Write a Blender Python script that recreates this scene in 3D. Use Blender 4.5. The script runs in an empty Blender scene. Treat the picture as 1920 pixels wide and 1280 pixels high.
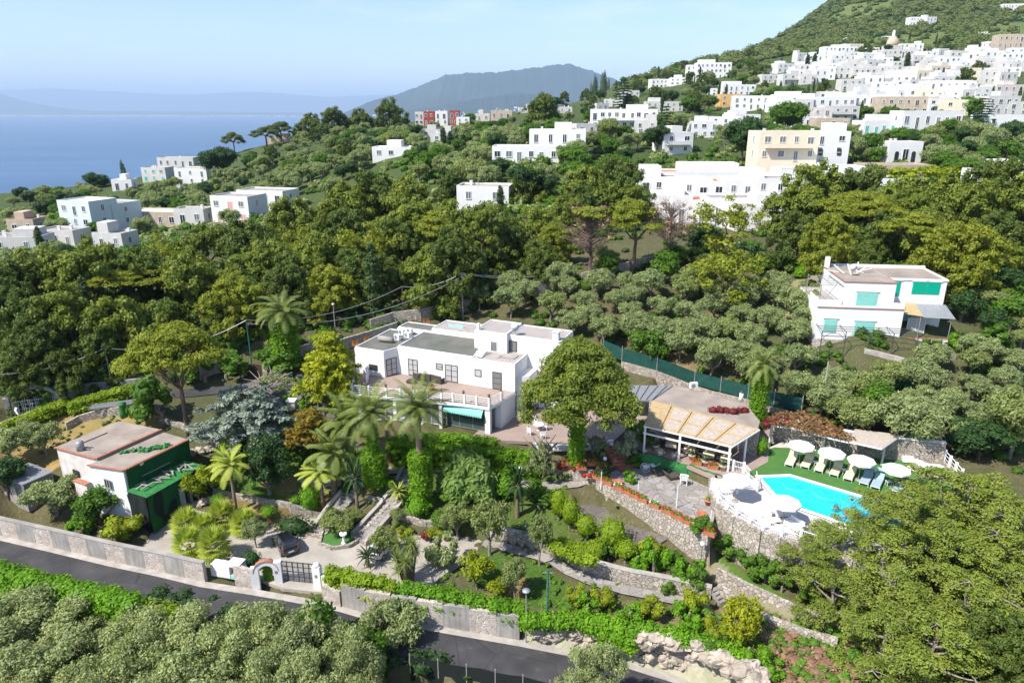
import bpy, math, random
import numpy as np
from mathutils import Vector, Matrix
SC = bpy.context.scene
COL = SC.collection
rnd = random.Random(7)
rng = np.random.default_rng(7)
R = math.radians
# ---------------------------------------------------------------- camera, sky, sun, exposure
FOC, PITCH, CZ = 1297.0, R(18.5), 39.0
cam = bpy.data.cameras.new('camera'); camo = bpy.data.objects.new('camera', cam); COL.objects.link(camo)
camo.location = (0, 0, CZ); camo.rotation_euler = (R(90) - PITCH, 0, 0)
cam.sensor_width = 36; cam.lens = FOC / 1920 * 36; cam.clip_start = 0.5; cam.clip_end = 200000
SC.camera = camo
SUN = Vector((-0.72, -0.48, 1.06)).normalized()
W = bpy.data.worlds.new('World'); SC.world = W; W.use_nodes = True
nt = W.node_tree; bg = nt.nodes['Background']
sky = nt.nodes.new('ShaderNodeTexSky'); sky.sky_type = 'NISHITA'; sky.sun_disc = False
sky.sun_elevation = math.asin(SUN.z); sky.sun_rotation = math.atan2(SUN.x, SUN.y)
sky.altitude = 300; sky.air_density = 1.0; sky.dust_density = 0.7; sky.ozone_density = 3.0
# faint fair-weather clouds and bluish marine air, as a function of the view direction only
tc = nt.nodes.new('ShaderNodeTexCoord'); mp = nt.nodes.new('ShaderNodeMapping'); mp.inputs['Scale'].default_value = (1.6, 1.6, 9)
no = nt.nodes.new('ShaderNodeTexNoise'); no.inputs['Scale'].default_value = 3.1; no.inputs['Detail'].default_value = 6; no.inputs['Roughness'].default_value = .62
cr = nt.nodes.new('ShaderNodeMapRange'); cr.inputs['From Min'].default_value = .50; cr.inputs['From Max'].default_value = .85; cr.inputs['To Max'].default_value = .42
mx = nt.nodes.new('ShaderNodeMix'); mx.data_type = 'RGBA'
nt.links.new(tc.outputs['Generated'], mp.inputs['Vector']); nt.links.new(mp.outputs[0], no.inputs['Vector'])
nt.links.new(no.outputs['Fac'], cr.inputs['Value']); nt.links.new(cr.outputs[0], mx.inputs['Factor'])
nt.links.new(sky.outputs[0], mx.inputs['A']); mx.inputs['B'].default_value = (6.2, 6.6, 7.2, 1)
tn = nt.nodes.new('ShaderNodeMix'); tn.data_type = 'RGBA'; tn.blend_type = 'MULTIPLY'; tn.inputs['Factor'].default_value = 1
nt.links.new(mx.outputs['Result'], tn.inputs['A']); tn.inputs['B'].default_value = (.90, .885, .94, 1); nt.links.new(tn.outputs['Result'], bg.inputs['Color']); bg.inputs['Strength'].default_value = 0.125
sl = bpy.data.lights.new('sun', 'SUN'); sl.energy = 4.4; sl.angle = R(0.53); sl.color = (1, .955, .88)
so = bpy.data.objects.new('sun', sl); COL.objects.link(so); so.rotation_euler = SUN.to_track_quat('Z', 'Y').to_euler(); so.location = (-60, -20, 90)
SC.view_settings.view_transform = 'Standard'; SC.view_settings.look = 'None'
SC.view_settings.exposure = 0.93; SC.view_settings.gamma = 1
cy = SC.cycles; cy.max_bounces = 6; cy.diffuse_bounces = 4; cy.glossy_bounces = 2; cy.transmission_bounces = 4; cy.volume_bounces = 0
cy.transparent_max_bounces = 6; cy.use_denoising = True; cy.caustics_reflective = False; cy.caustics_refractive = False
# ---------------------------------------------------------------- photograph geometry: a pixel of the photo seen on a level plane or on the ground
cP, sP = math.cos(PITCH), math.sin(PITCH)
def ray(px, py):
    v = (640 - py) / FOC
    return np.array(((px - 960) / FOC, cP + v * sP, -sP + v * cP))
def P(px, py, z):
    r = ray(px, py); t = (z - CZ) / r[2]
    return (float(r[0] * t), float(r[1] * t), float(z))
def PY(px, py, y):
    r = ray(px, py); t = y / r[1]
    return (float(r[0] * t), float(y), float(CZ + r[2] * t))
def proj(p):
    d = p[1] * cP - (p[2] - CZ) * sP; v = p[1] * sP + (p[2] - CZ) * cP
    return (960 + FOC * p[0] / d, 640 - FOC * v / d, FOC / d)
# ---------------------------------------------------------------- mesh helpers
class MB:
    def __init__(s): s.v = []; s.f = []
    def add(s, vs, fs):
        o = len(s.v); s.v += [tuple(map(float, p)) for p in vs]; s.f += [tuple(i + o for i in f) for f in fs]; return s
    def box(s, x0, x1, y0, y1, z0, z1):
        return s.add([(x0,y0,z0),(x1,y0,z0),(x1,y1,z0),(x0,y1,z0),(x0,y0,z1),(x1,y0,z1),(x1,y1,z1),(x0,y1,z1)],
                     [(3,2,1,0),(4,5,6,7),(0,1,5,4),(1,2,6,5),(2,3,7,6),(3,0,4,7)])
    def cbox(s, cx, cy, cz, sx, sy, sz, rz=0, tilt=0):
        m = Matrix.Translation((cx, cy, cz)) @ Matrix.Rotation(rz, 4, 'Z') @ Matrix.Rotation(tilt, 4, 'X')
        vs = [m @ Vector((a*sx/2, b*sy/2, c*sz/2)) for c in (-1,1) for a, b in ((-1,-1),(1,-1),(1,1),(-1,1))]
        return s.add(vs, [(3,2,1,0),(4,5,6,7),(0,1,5,4),(1,2,6,5),(2,3,7,6),(3,0,4,7)])
    def bar(s, a, b, w, h):
        a, b = Vector(a), Vector(b); d = b - a; rz = math.atan2(d.y, d.x); L = d.length; pt = math.asin(max(-1, min(1, d.z / L)))
        m = Matrix.Translation((a + b) / 2) @ Matrix.Rotation(rz, 4, 'Z') @ Matrix.Rotation(-pt, 4, 'Y')
        vs = [m @ Vector((p*L/2, q*w/2, c*h/2)) for c in (-1,1) for p, q in ((-1,-1),(1,-1),(1,1),(-1,1))]
        return s.add(vs, [(3,2,1,0),(4,5,6,7),(0,1,5,4),(1,2,6,5),(2,3,7,6),(3,0,4,7)])
    def prism(s, poly, z0, z1):
        n = len(poly); A = sum(poly[i][0]*poly[(i+1)%n][1]-poly[(i+1)%n][0]*poly[i][1] for i in range(n))
        if A < 0: poly = poly[::-1]
        Z0 = z0 if hasattr(z0, '__len__') else [z0]*n; Z1 = z1 if hasattr(z1, '__len__') else [z1]*n
        if A < 0 and hasattr(z0, '__len__'): Z0 = Z0[::-1]
        if A < 0 and hasattr(z1, '__len__'): Z1 = Z1[::-1]
        vs = [(p[0],p[1],z) for p, z in zip(poly, Z0)] + [(p[0],p[1],z) for p, z in zip(poly, Z1)]
        return s.add(vs, [tuple(range(n))[::-1], tuple(range(n, 2*n))] + [(i, (i+1)%n, n+(i+1)%n, n+i) for i in range(n)])
    def tube(s, pts, r, n=6, cap=True):
        pts = [Vector(p) for p in pts]; rs = r if hasattr(r, '__len__') else [r]*len(pts); vs = []
        for i, p in enumerate(pts):
            d = (pts[min(i+1, len(pts)-1)] - pts[max(i-1, 0)]).normalized()
            a = d.cross(Vector((0,0,1)) if abs(d.z) < .95 else Vector((1,0,0))).normalized(); b = d.cross(a)
            vs += [p + (a*math.cos(2*math.pi*k/n) + b*math.sin(2*math.pi*k/n))*rs[i] for k in range(n)]
        fs = [(i*n+k, i*n+(k+1)%n, (i+1)*n+(k+1)%n, (i+1)*n+k) for i in range(len(pts)-1) for k in range(n)]
        if cap: fs += [tuple(range(n))[::-1], tuple(range((len(pts)-1)*n, len(pts)*n))]
        return s.add(vs, fs)
    def lathe(s, prof, c=(0,0,0), n=14):
        vs = [(c[0]+r*math.cos(2*math.pi*k/n), c[1]+r*math.sin(2*math.pi*k/n), c[2]+z) for r, z in prof for k in range(n)]
        fs = [(i*n+k, i*n+(k+1)%n, (i+1)*n+(k+1)%n, (i+1)*n+k) for i in range(len(prof)-1) for k in range(n)]
        fs += [tuple(range(n))[::-1], tuple(range((len(prof)-1)*n, len(prof)*n))]
        return s.add(vs, fs)
    def ball(s, c, r, nu=10, nv=7, sx=1, sy=1, sz=1):
        prof = [(max(1e-3, math.sin(math.pi*i/nv))*r, -math.cos(math.pi*i/nv)*r) for i in range(nv+1)]
        vs = [(c[0]+q*sx*math.cos(2*math.pi*k/nu), c[1]+q*sy*math.sin(2*math.pi*k/nu), c[2]+z*sz) for q, z in prof for k in range(nu)]
        return s.add(vs, [(i*nu+k, i*nu+(k+1)%nu, (i+1)*nu+(k+1)%nu, (i+1)*nu+k) for i in range(nv) for k in range(nu)])
    def build(s, name, mat, parent=None, smooth=False, loc=None, rz=0):
        me = bpy.data.meshes.new(name); me.from_pydata(s.v, [], s.f); me.update()
        me.materials.append(mat)
        if smooth: me.shade_smooth()
        o = bpy.data.objects.new(name, me); COL.objects.link(o); o.parent = parent
        if loc is not None: o.location = loc
        o.rotation_euler.z = rz
        return o
def tag(o, label=None, cat=None, group=None, kind=None):
    if label: o['label'] = label
    if cat: o['category'] = cat
    if group: o['group'] = group
    if kind: o['kind'] = kind
    return o
def thing(name, loc, rz=0, label=None, cat=None, group=None):
    o = bpy.data.objects.new(name, None); COL.objects.link(o); o.location = loc; o.rotation_euler.z = rz; o.empty_display_size = .3
    return tag(o, label, cat, group)
KIDS = {}
def dup(root, loc, rz=None, scale=None, label=None, group=None):
    def cp(o, par):
        c = o.copy(); COL.objects.link(c); c.parent = par
        for ch in KIDS[o.name]: cp(ch, c)
        return c
    def reg(o):
        KIDS[o.name] = list(o.children)
        for ch in o.children: reg(ch)
    if root.name not in KIDS: reg(root)
    r = cp(root, None); r.location = loc
    if rz is not None: r.rotation_euler.z = rz
    if scale is not None: r.scale = scale if hasattr(scale, '__len__') else (scale,)*3
    if label: r['label'] = label
    if group: r['group'] = group
    return r
# ---------------------------------------------------------------- materials
MATS = {}
def newmat(name):
    m = bpy.data.materials.new(name); m.use_nodes = True; n = m.node_tree; return m, n, n.nodes['Principled BSDF']
def nd(n, t, **kw):
    x = n.nodes.new(t)
    for k, v in kw.items():
        if k in x.inputs: x.inputs[k].default_value = v
        else: setattr(x, k, v)
    return x
def mixc(n, fac, a, b, mode='MIX'):
    x = nd(n, 'ShaderNodeMix', data_type='RGBA', blend_type=mode)
    for s, v in ((x.inputs['Factor'], fac), (x.inputs['A'], a), (x.inputs['B'], b)):
        if isinstance(v, bpy.types.NodeSocket): n.links.new(v, s)
        else: s.default_value = v if not hasattr(v, '__len__') else (*v[:3], 1)
    return x.outputs['Result']
def noise(n, scale, detail=4, vec=None, rough=.55, sc3=None):
    x = nd(n, 'ShaderNodeTexNoise', Scale=scale, Detail=detail, Roughness=rough)
    co = n.nodes.new('ShaderNodeTexCoord').outputs['Object'] if vec is None else vec
    if sc3:
        mp = nd(n, 'ShaderNodeMapping'); mp.inputs['Scale'].default_value = sc3; n.links.new(co, mp.inputs[0]); co = mp.outputs[0]
    n.links.new(co, x.inputs['Vector']); return x.outputs['Fac']
def ramp(n, v, a, b, lo=0., hi=1.):
    x = nd(n, 'ShaderNodeMapRange'); x.inputs[1].default_value = a; x.inputs[2].default_value = b; x.inputs[3].default_value = lo; x.inputs[4].default_value = hi
    n.links.new(v, x.inputs[0]); return x.outputs[0]
def bump(n, bsdf, h, st=.4, dist=.05):
    b = nd(n, 'ShaderNodeBump', Strength=st, Distance=dist); n.links.new(h, b.inputs['Height']); n.links.new(b.outputs[0], bsdf.inputs['Normal'])
def plain(name, c, rough=.6, var=.25, scale=1.5, spec=.3, metal=0, c2=None, bmp=0, streak=False):
    m, n, b = newmat(name); f = noise(n, scale, 6)
    if streak:
        g = noise(n, 1.3, 5, sc3=(3, 3, .35)); x = nd(n, 'ShaderNodeMath', operation='MULTIPLY'); n.links.new(f, x.inputs[0]); n.links.new(g, x.inputs[1]); f = ramp(n, x.outputs[0], .12, .40)
    else: f = ramp(n, f, .3, .7)
    c2 = c2 or tuple(k * (1 - var) for k in c)
    n.links.new(mixc(n, f, c2, c), b.inputs['Base Color']); b.inputs['Roughness'].default_value = rough
    b.inputs['Specular IOR Level'].default_value = spec; b.inputs['Metallic'].default_value = metal
    if bmp: bump(n, b, noise(n, scale*12, 3), bmp, .02)
    return m
def stonemat(name, c, mortar, scale=2.6, bw=.07, var=.5, st=.8, plane=None):
    m, n, b = newmat(name); co = n.nodes.new('ShaderNodeTexCoord').outputs['Object']
    d = nd(n, 'ShaderNodeTexNoise', Scale=1.7, Detail=2); n.links.new(co, d.inputs['Vector'])
    w = nd(n, 'ShaderNodeVectorMath', operation='SCALE', Scale=.35); n.links.new(d.outputs['Color'], w.inputs[0])
    a = nd(n, 'ShaderNodeVectorMath', operation='ADD'); n.links.new(co, a.inputs[0]); n.links.new(w.outputs[0], a.inputs[1])
    v1 = nd(n, 'ShaderNodeTexVoronoi', feature='DISTANCE_TO_EDGE', Scale=scale); n.links.new(a.outputs[0], v1.inputs['Vector'])
    v2 = nd(n, 'ShaderNodeTexVoronoi', Scale=scale); n.links.new(a.outputs[0], v2.inputs['Vector'])
    sp = nd(n, 'ShaderNodeSeparateColor'); n.links.new(v2.outputs['Color'], sp.inputs[0])
    c1 = mixc(n, sp.outputs[0], tuple(k*(1-var) for k in c), tuple(min(.85, k*(1+var*.45)) for k in c))
    c1 = mixc(n, ramp(n, noise(n, 7, 5), .35, .7), c1, tuple(k*.72 for k in c))
    fac = ramp(n, v1.outputs['Distance'], bw*.35, bw)
    c2 = mixc(n, fac, mortar, c1)
    c2 = mixc(n, ramp(n, noise(n, .5, 5), .45, .75, 0, .45), c2, tuple(k*.55 for k in c))
    n.links.new(c2, b.inputs['Base Color']); b.inputs['Roughness'].default_value = .85; b.inputs['Specular IOR Level'].default_value = .2
    bump(n, b, fac, st, .05); return m
def leafmat(name, c1, c2, trans=.22, rough=.55, scale=.45, hue=.3):
    k_ = 1.0 if max(c2) > .36 else 1.95; yl = (1.07, 1.0, .86) if k_ > 1 else (1.04, 1, .9); c1 = tuple(k*k_*y for k, y in zip(c1, yl)); c2 = tuple(k*k_*y for k, y in zip(c2, yl)); trans += .17
    m, n, b = newmat(name)
    f = ramp(n, noise(n, scale, 3), .35, .68)
    at = nd(n, 'ShaderNodeAttribute', attribute_name='tint'); oi = nd(n, 'ShaderNodeObjectInfo')
    c = mixc(n, f, c1, c2); hs = nd(n, 'ShaderNodeHueSaturation'); n.links.new(c, hs.inputs['Color']); wn = nd(n, 'ShaderNodeMath', operation='FRACT'); w2 = nd(n, 'ShaderNodeMath', operation='MULTIPLY'); w2.inputs[1].default_value = 17.3; n.links.new(oi.outputs['Random'], w2.inputs[0]); n.links.new(w2.outputs[0], wn.inputs[0]); n.links.new(ramp(n, wn.outputs[0], 0, 1, 1-hue*.7, 1+hue*.9), hs.inputs['Value']); c = hs.outputs[0]
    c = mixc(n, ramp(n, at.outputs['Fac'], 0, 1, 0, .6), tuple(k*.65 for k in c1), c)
    c = mixc(n, ramp(n, oi.outputs['Random'], 0, 1, 0, hue), c, tuple(a*b_ for a, b_ in zip(c1, (1.22, 1.04, .85))))
    n.links.new(c, b.inputs['Base Color']); b.inputs['Roughness'].default_value = rough; b.inputs['Specular IOR Level'].default_value = .25
    tr = nd(n, 'ShaderNodeBsdfTranslucent'); n.links.new(mixc(n, 1.0, c, (1.25, 1.3, .7), 'MULTIPLY'), tr.inputs['Color'])
    ms = nd(n, 'ShaderNodeMixShader', Fac=trans); n.links.new(b.outputs[0], ms.inputs[1]); n.links.new(tr.outputs[0], ms.inputs[2])
    n.links.new(ms.outputs[0], n.nodes['Material Output'].inputs['Surface']); return m
def glassmat(name, c, rough=.08, spec=.6):
    m, n, b = newmat(name); b.inputs['Base Color'].default_value = (*c, 1); b.inputs['Roughness'].default_value = rough; b.inputs['Specular IOR Level'].default_value = spec; return m
M = dict(
 white=plain('white_plaster', (.74,.73,.71), .7, .1, .8, streak=True), whitec=plain('clean_white_paint', (.75,.75,.745), .5, .05, 2),
 town=plain('town_plaster', (.62,.60,.57), .8, .22, .3, streak=True), pinkw=plain('aged_pink_plaster', (.70,.63,.58), .8, .35, .9, streak=True),
 cream=plain('cream_plaster', (.74,.66,.50), .8, .12, .4, streak=True), mint=plain('pale_mint_plaster', (.56,.63,.62), .8, .1, .4, streak=True),
 ochre=plain('ochre_plaster', (.72,.42,.16), .8, .15, .4), beige=plain('beige_plaster', (.55,.45,.34), .85, .3, .5, streak=True), redp=plain('red_panel_paint', (.36,.06,.04), .7, .2, .5),
 asphalt=plain('asphalt', (.060,.058,.060), .9, .55, .45, bmp=.4), kerb=plain('kerb_concrete', (.42,.38,.34), .9, .35, 1.2, bmp=.3),
 concrete=plain('old_concrete', (.36,.33,.30), .9, .35, .7, bmp=.3), drive=plain('driveway_paving', (.40,.36,.31), .85, .3, .5, bmp=.2), plasterw=plain('grey_render', (.37,.35,.32), .9, .45, .8, streak=True, bmp=.3),
 terra=plain('terracotta', (.42,.15,.08), .8, .25, 3), tile=plain('roof_tile', (.42,.18,.11), .8, .35, 4), tred=plain('red_clay_roof', (.48,.15,.08), .8, .35, 1.5),
 roofg=plain('roof_felt', (.17,.155,.14), .9, .5, .45, c2=(.085,.10,.075)), roofb=plain('bitumen_roof', (.34,.285,.24), .9, .35, .5), patio=plain('patio_screed', (.33,.25,.21), .8, .22, .35),
 dark=glassmat('dark_window_glass', (.03,.035,.04)), glass=glassmat('tinted_glass', (.05,.085,.08), .04, .8), frame=plain('dark_frame', (.05,.05,.05), .5, .1), shut=plain('turquoise_shutter', (.30,.66,.58), .6, .12, 2),
 shutg=plain('emerald_shutter', (.0,.42,.27), .6, .12, 2), pink=plain('salmon_shutter', (.62,.33,.27), .6, .1, 2), grey=plain('grey_metal', (.32,.33,.34), .45, .2, 3, metal=.3), iron=plain('dark_iron', (.07,.07,.075), .5, .2, 3),
 greenp=plain('green_pole_paint', (.03,.16,.11), .5, .2, 3), wood=plain('bare_timber', (.50,.36,.20), .7, .3, 4), bark=plain('pine_bark', (.19,.125,.09), .95, .5, 3, bmp=.6), barkg=plain('grey_bark', (.30,.26,.21), .95, .45, 3, bmp=.6),
 deadw=plain('dead_branch_wood', (.20,.135,.115), .95, .4, 3), palmb=plain('palm_trunk', (.27,.20,.14), .95, .6, 9, bmp=.8), straw=plain('straw_mat', (.47,.34,.18), .9, .3, 2.2), strawl=plain('faded_straw_mat', (.47,.40,.335), .9, .3, 3),
 deckp=plain('pale_deck_tiles', (.56,.51,.475), .7, .18, 1.2), canvas=plain('white_canvas', (.80,.80,.79), .8, .04, 2), yellow=plain('pale_yellow_fabric', (.68,.62,.38), .8, .08, 3), bluef=plain('grey_blue_fabric', (.30,.40,.46), .8, .1, 3), rattan=plain('brown_rattan', (.085,.07,.06), .7, .3, 9),
 turf=plain('green_turf_carpet', (.065,.17,.035), .95, .2, 1.2, bmp=.3), netg=plain('green_netting', (.006,.085,.022), .85, .3, 1.3, c2=(.004,.05,.015)), netd=plain('dark_netting', (.012,.018,.016), .9, .3, 2), netb=plain('blue_green_netting', (.012,.075,.058), .85, .4, 1.5),
 greencloth=plain('green_cloth', (.035,.20,.05), .8, .4, 2.5), awn=plain('teal_awning', (.22,.55,.46), .8, .12, 3), rust=plain('brown_door_paint', (.07,.04,.03), .6, .2, 3),
 brick=plain('red_brick_tread', (.36,.13,.09), .85, .3, 2), orange=plain('orange_fabric', (.75,.09,.01), .8, .1, 1), blackp=None, tealm=plain('green_sheet_metal', (.05,.24,.10), .6, .2, 3), blue=plain('blue_tarp', (.06,.17,.42), .6, .1, 2),
)
m, n, b = newmat('asphalt_road'); cc = mixc(n, ramp(n, noise(n, .45, 7), .35, .7), (.032,.031,.033), (.060,.057,.058)); cc = mixc(n, ramp(n, noise(n, .9, 8, rough=.7), .58, .74, 0, .35), cc, (.15,.13,.11)); vv = nd(n, 'ShaderNodeTexVoronoi', feature='DISTANCE_TO_EDGE', Scale=.22); n.links.new(n.nodes.new('ShaderNodeTexCoord').outputs['Object'], vv.inputs['Vector']); cc = mixc(n, ramp(n, vv.outputs['Distance'], 0, .012, .8, 0), cc, (.02,.02,.02)); n.links.new(cc, b.inputs['Base Color']); b.inputs['Roughness'].default_value = .9; bump(n, b, noise(n, 9, 4), .4, .02); M['asphalt'] = m
M['stone'] = stonemat('rubble_stone', (.50,.44,.37), (.24,.205,.165), 3.0, .075, .5, 1.0)
M['stonew'] = stonemat('pale_panel_stone', (.52,.45,.39), (.60,.55,.50), 3.0, .07, .4)
M['crazy'] = stonemat('crazy_paving', (.34,.31,.285), (.16,.14,.12), 1.15, .035, .35, .4)
M['crazyd'] = stonemat('dark_slab_paving', (.19,.165,.155), (.08,.07,.06), .8, .02, .35, .4)
M['rock'] = plain('limestone_rock', (.48,.41,.33), .9, .5, 1.4, bmp=.6)
m, n, b = newmat('car_paint_black'); b.inputs['Base Color'].default_value = (.008,.009,.012,1); b.inputs['Roughness'].default_value = .22; b.inputs['Coat Weight'].default_value = 1; M['blackp'] = m
m, n, b = newmat('pool_liner'); b.inputs['Base Color'].default_value = (.12,.62,.78,1); b.inputs['Roughness'].default_value = .5; M['liner'] = m
m, n, b = newmat('pool_water'); b.inputs['Base Color'].default_value = (.015,.56,.74,1); b.inputs['Roughness'].default_value = .05; bump(n, b, noise(n, 3.0, 4), .12, .03); M['water'] = m
n.links.new(mixc(n, ramp(n, noise(n, .7, 4), .3, .7), (.006,.42,.66), (.02,.56,.76)), b.inputs['Base Color'])
m, n, b = newmat('roof_sheets'); wv = nd(n, 'ShaderNodeTexWave', Scale=.9, Distortion=.6, bands_direction='X'); n.links.new(n.nodes.new('ShaderNodeTexCoord').outputs['Object'], wv.inputs[0])
n.links.new(mixc(n, ramp(n, wv.outputs['Fac'], .80, .95), mixc(n, ramp(n, noise(n, 1.5, 5), .3, .7), (.20,.17,.155), (.33,.285,.26)), (.55,.50,.46)), b.inputs['Base Color']); b.inputs['Roughness'].default_value = .85; M['sheets'] = m
LEAF = dict(
 pine=leafmat('pine_needles', (.075,.112,.018), (.178,.205,.027), .18), pineb=leafmat('dark_pine_needles', (.046,.078,.016), (.10,.132,.022), .18), pinel=leafmat('light_pine_needles', (.11,.145,.016), (.20,.215,.024), .2),
 pinef=leafmat('feathery_pine_needles', (.105,.150,.028), (.20,.24,.045), .2), olive=leafmat('olive_leaves', (.125,.168,.078), (.225,.272,.135), .18, .5, .8, .15), olivef=leafmat('foreground_olive_leaves', (.15,.19,.09), (.265,.312,.168), .18, .5, .8, .12), oliveg=leafmat('green_olive_leaves', (.11,.15,.052), (.20,.235,.10), .18, .5, .8, .2), broad=leafmat('broad_leaves', (.045,.105,.012), (.095,.175,.020), .25), dark=leafmat('dark_leaves', (.020,.052,.016), (.042,.085,.022), .15),
 lime=leafmat('lime_leaves', (.27,.42,.022), (.45,.56,.04), .3, hue=.1), bright=leafmat('bright_hedge_leaves', (.080,.19,.010), (.165,.31,.018), .3, hue=.1), ivy=leafmat('ivy_leaves', (.16,.34,.014), (.27,.47,.03), .28, hue=.1),
 cypress=leafmat('cypress_leaves', (.028,.055,.018), (.055,.085,.025), .12), bluec=leafmat('blue_cedar_needles', (.25,.32,.28), (.42,.50,.44), .1, hue=.05), gold=leafmat('golden_leaves', (.30,.23,.03), (.38,.30,.04), .25, hue=.1), goldg=leafmat('golden_green_leaves', (.36,.42,.025), (.56,.58,.04), .25, hue=.1),
 weep=leafmat('weeping_cedar_needles', (.075,.135,.035), (.13,.20,.06), .15), palm=leafmat('palm_fronds', (.09,.13,.035), (.17,.20,.065), .2, .45, .6, .15), fan=leafmat('fan_palm_fronds', (.20,.26,.05), (.30,.34,.08), .2, .45, .6, .1),
 brown=leafmat('dead_needles', (.15,.10,.075), (.22,.155,.112), .1), vine=leafmat('brown_vine', (.10,.06,.03), (.18,.11,.045), .1), red=leafmat('red_flowers', (.55,.03,.02), (.65,.10,.03), .2), magenta=leafmat('crimson_bougainvillea', (.10,.02,.025), (.19,.028,.045), .2), wht=leafmat('white_flowers', (.7,.7,.66), (.8,.8,.78), .2), grass=leafmat('wild_grass', (.07,.15,.02), (.16,.25,.04), .25), lemon=leafmat('yellow_lemon_leaves', (.26,.34,.02), (.44,.50,.03), .25),
 far=leafmat('far_scrub', (.065,.095,.030), (.130,.160,.050), .15, .6, .05), silver=leafmat('silver_shrub', (.26,.32,.22), (.40,.45,.34), .15),
)
# ---------------------------------------------------------------- terrain
def fan(x, y): return np.stack([np.asarray(x) / (np.asarray(y) + 30.) * 3, np.log(np.asarray(y) + 30.) * 2.2], -1)
CZP = [  # (px, py, z): ground seen at that pixel of the photo, at that height
 (0,1006,-.35),(213,1056,-.35),(383,1094,-.4),(560,1123,-.45),(800,1173,-1.1),(973,1203,-1.6),(1173,1243,-2.3),(1280,1276,-2.7),(-200,960,-.2),
 (100,1275,-5),(400,1275,-5),(700,1275,-3.8),(850,1280,-3.2),(30,1130,-3.2),(250,1180,-3.6),(500,1210,-3.6),(-200,1200,-4),
 (1300,1215,-.2),(1190,1190,-.3),(1080,1165,-.4),(1500,1275,0),(1700,1275,.2),(1900,1270,.5),(1200,1120,0),(1070,1100,-.1),(1350,1130,.8),(1460,1185,.9),(1560,1190,1.2),(1240,1005,2),(1340,1045,1.2),(1500,1100,1.2),(1700,1130,1.5),(1900,1120,2.5),
 (600,1050,0),(450,1020,0),(300,1030,.1),(700,1040,0),(850,1040,0),(960,1060,.2),(900,1100,-.1),(800,1110,-.2),
 (450,960,1.0),(520,975,.8),(420,905,1.9),(500,915,1.9),(600,940,1.4),(560,870,3.0),(460,850,3.2),(640,860,3.4),(600,810,4.4),(480,790,4.6),(550,800,4.5),
 (800,880,3.2),(860,960,1.8),(780,1000,.7),(950,930,2.6),(1000,900,3.2),(1050,960,2.2),(1000,980,1.5),(900,900,3.1),(1120,860,4.4),(900,840,5),(760,840,4.8),(680,830,4.8),
 (350,840,3.4),(400,800,4.5),(380,770,5.0),(130,905,2.6),(240,920,2.0),(60,910,1.8),(160,960,.8),(30,965,.2),(280,960,.5),(60,850,3),(30,800,4.3),(120,790,4.3),(200,780,4.8),(300,790,4.6),(280,740,6.2),(180,745,6),(50,790,4.8),
 (600,720,5.6),(480,705,5.9),(700,640,7.5),(430,680,6.8),(300,695,6.8),(150,730,6.3),(600,640,8),(720,610,8.6),(850,590,9.2),(0,770,5.5),
 (940,600,9.6),(1050,640,8.8),(1200,690,7.2),(1350,740,6.2),(1450,770,6),(1600,790,6),(1750,800,6),(1050,560,12),(1100,528,14),(1250,500,15.5),(1200,600,11),(1300,560,13),(1450,600,12),(1350,660,9.5),(1500,700,9),(1480,530,14.5),(1620,655,11.8),(1760,650,11.8),(1700,700,9.8),(1870,640,12),(1900,700,10),(1880,760,8),(1600,740,7.4),(1900,830,6),(1890,930,4.5),
 (1300,880,5),(1700,900,5.2),(1600,840,5.5),(1200,830,5.2),(1840,640,12.2)]
CYP = [  # (px, py, distance)
 (60,590,88),(200,600,92),(400,600,95),(600,570,104),(750,560,104),(0,520,120),(200,520,125),(450,500,140),(650,520,128),(850,540,112),(700,450,160),(0,480,150),(120,470,165),
 (180,445,195),(320,425,200),(450,412,195),(560,420,170),(640,350,220),(100,400,260),(240,395,255),(0,385,300),(330,375,300),(420,330,310),(300,345,330),(520,300,320),(560,340,250),
 (0,364,350),(-300,372,350),(150,350,350),(260,335,355),(340,312,385),(430,292,400),(500,272,410),(570,262,430),(680,238,480),(800,226,530),(1000,208,650),(1100,185,760),
 (900,385,150),(1000,480,122),(1150,460,120),(1300,440,125),(1330,420,145),(1500,430,128),(1500,340,172),(1700,460,115),(1850,500,100),(1900,400,130),(1700,370,160),(1850,340,170),(1480,305,190),
 (720,292,240),(1015,300,182),(900,320,190),(1150,330,185),(1260,275,215),(1170,240,300),(1000,250,290),(850,260,290),(760,240,420),(830,232,440),(1100,215,400),(1050,200,520),(1150,185,560),(1250,200,430),
 (1400,245,290),(1550,262,255),(1600,225,310),(1720,248,240),(1850,245,235),(1900,255,225),(1500,215,330),(1700,205,340),(1900,200,330),(1330,205,400),(1340,160,520),(1500,150,470),(1500,120,560),(1700,150,450),(1700,115,560),(1900,140,440),(1900,110,520),(1300,135,640),
 (1230,135,800),(1290,118,900),(1400,95,1000),(1480,55,1070),(1560,-5,1150),(1700,-90,1250),(1950,-260,1350),(1920,20,900),(1750,50,800),(1600,75,780),(1500,88,760),(1700,85,680),(1900,75,660),(1650,0,1000),(1920,-100,1100),(2300,-100,900),(2300,150,400),(2200,300,180),(2200,600,90),(2100,900,60),(2100,1200,40),(-200,500,120),(-200,700,80),(-200,850,62)]
ctl = [P(*q) for q in CZP] + [PY(*q) for q in CYP] + [(0,5,-6),(-60,5,-8),(70,5,-2),(30,25,-2.5),(-30,25,-6),(-60,30,-6),(5,30,-4.5),(50,32,-.5),(-100,20,-8),(100,30,0)]
C_ = np.array(ctl); CF = fan(C_[:,0], C_[:,1])
def kern(d2): return np.where(d2 > 1e-12, .5 * d2 * np.log(np.maximum(d2, 1e-12)), 0.)
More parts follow.
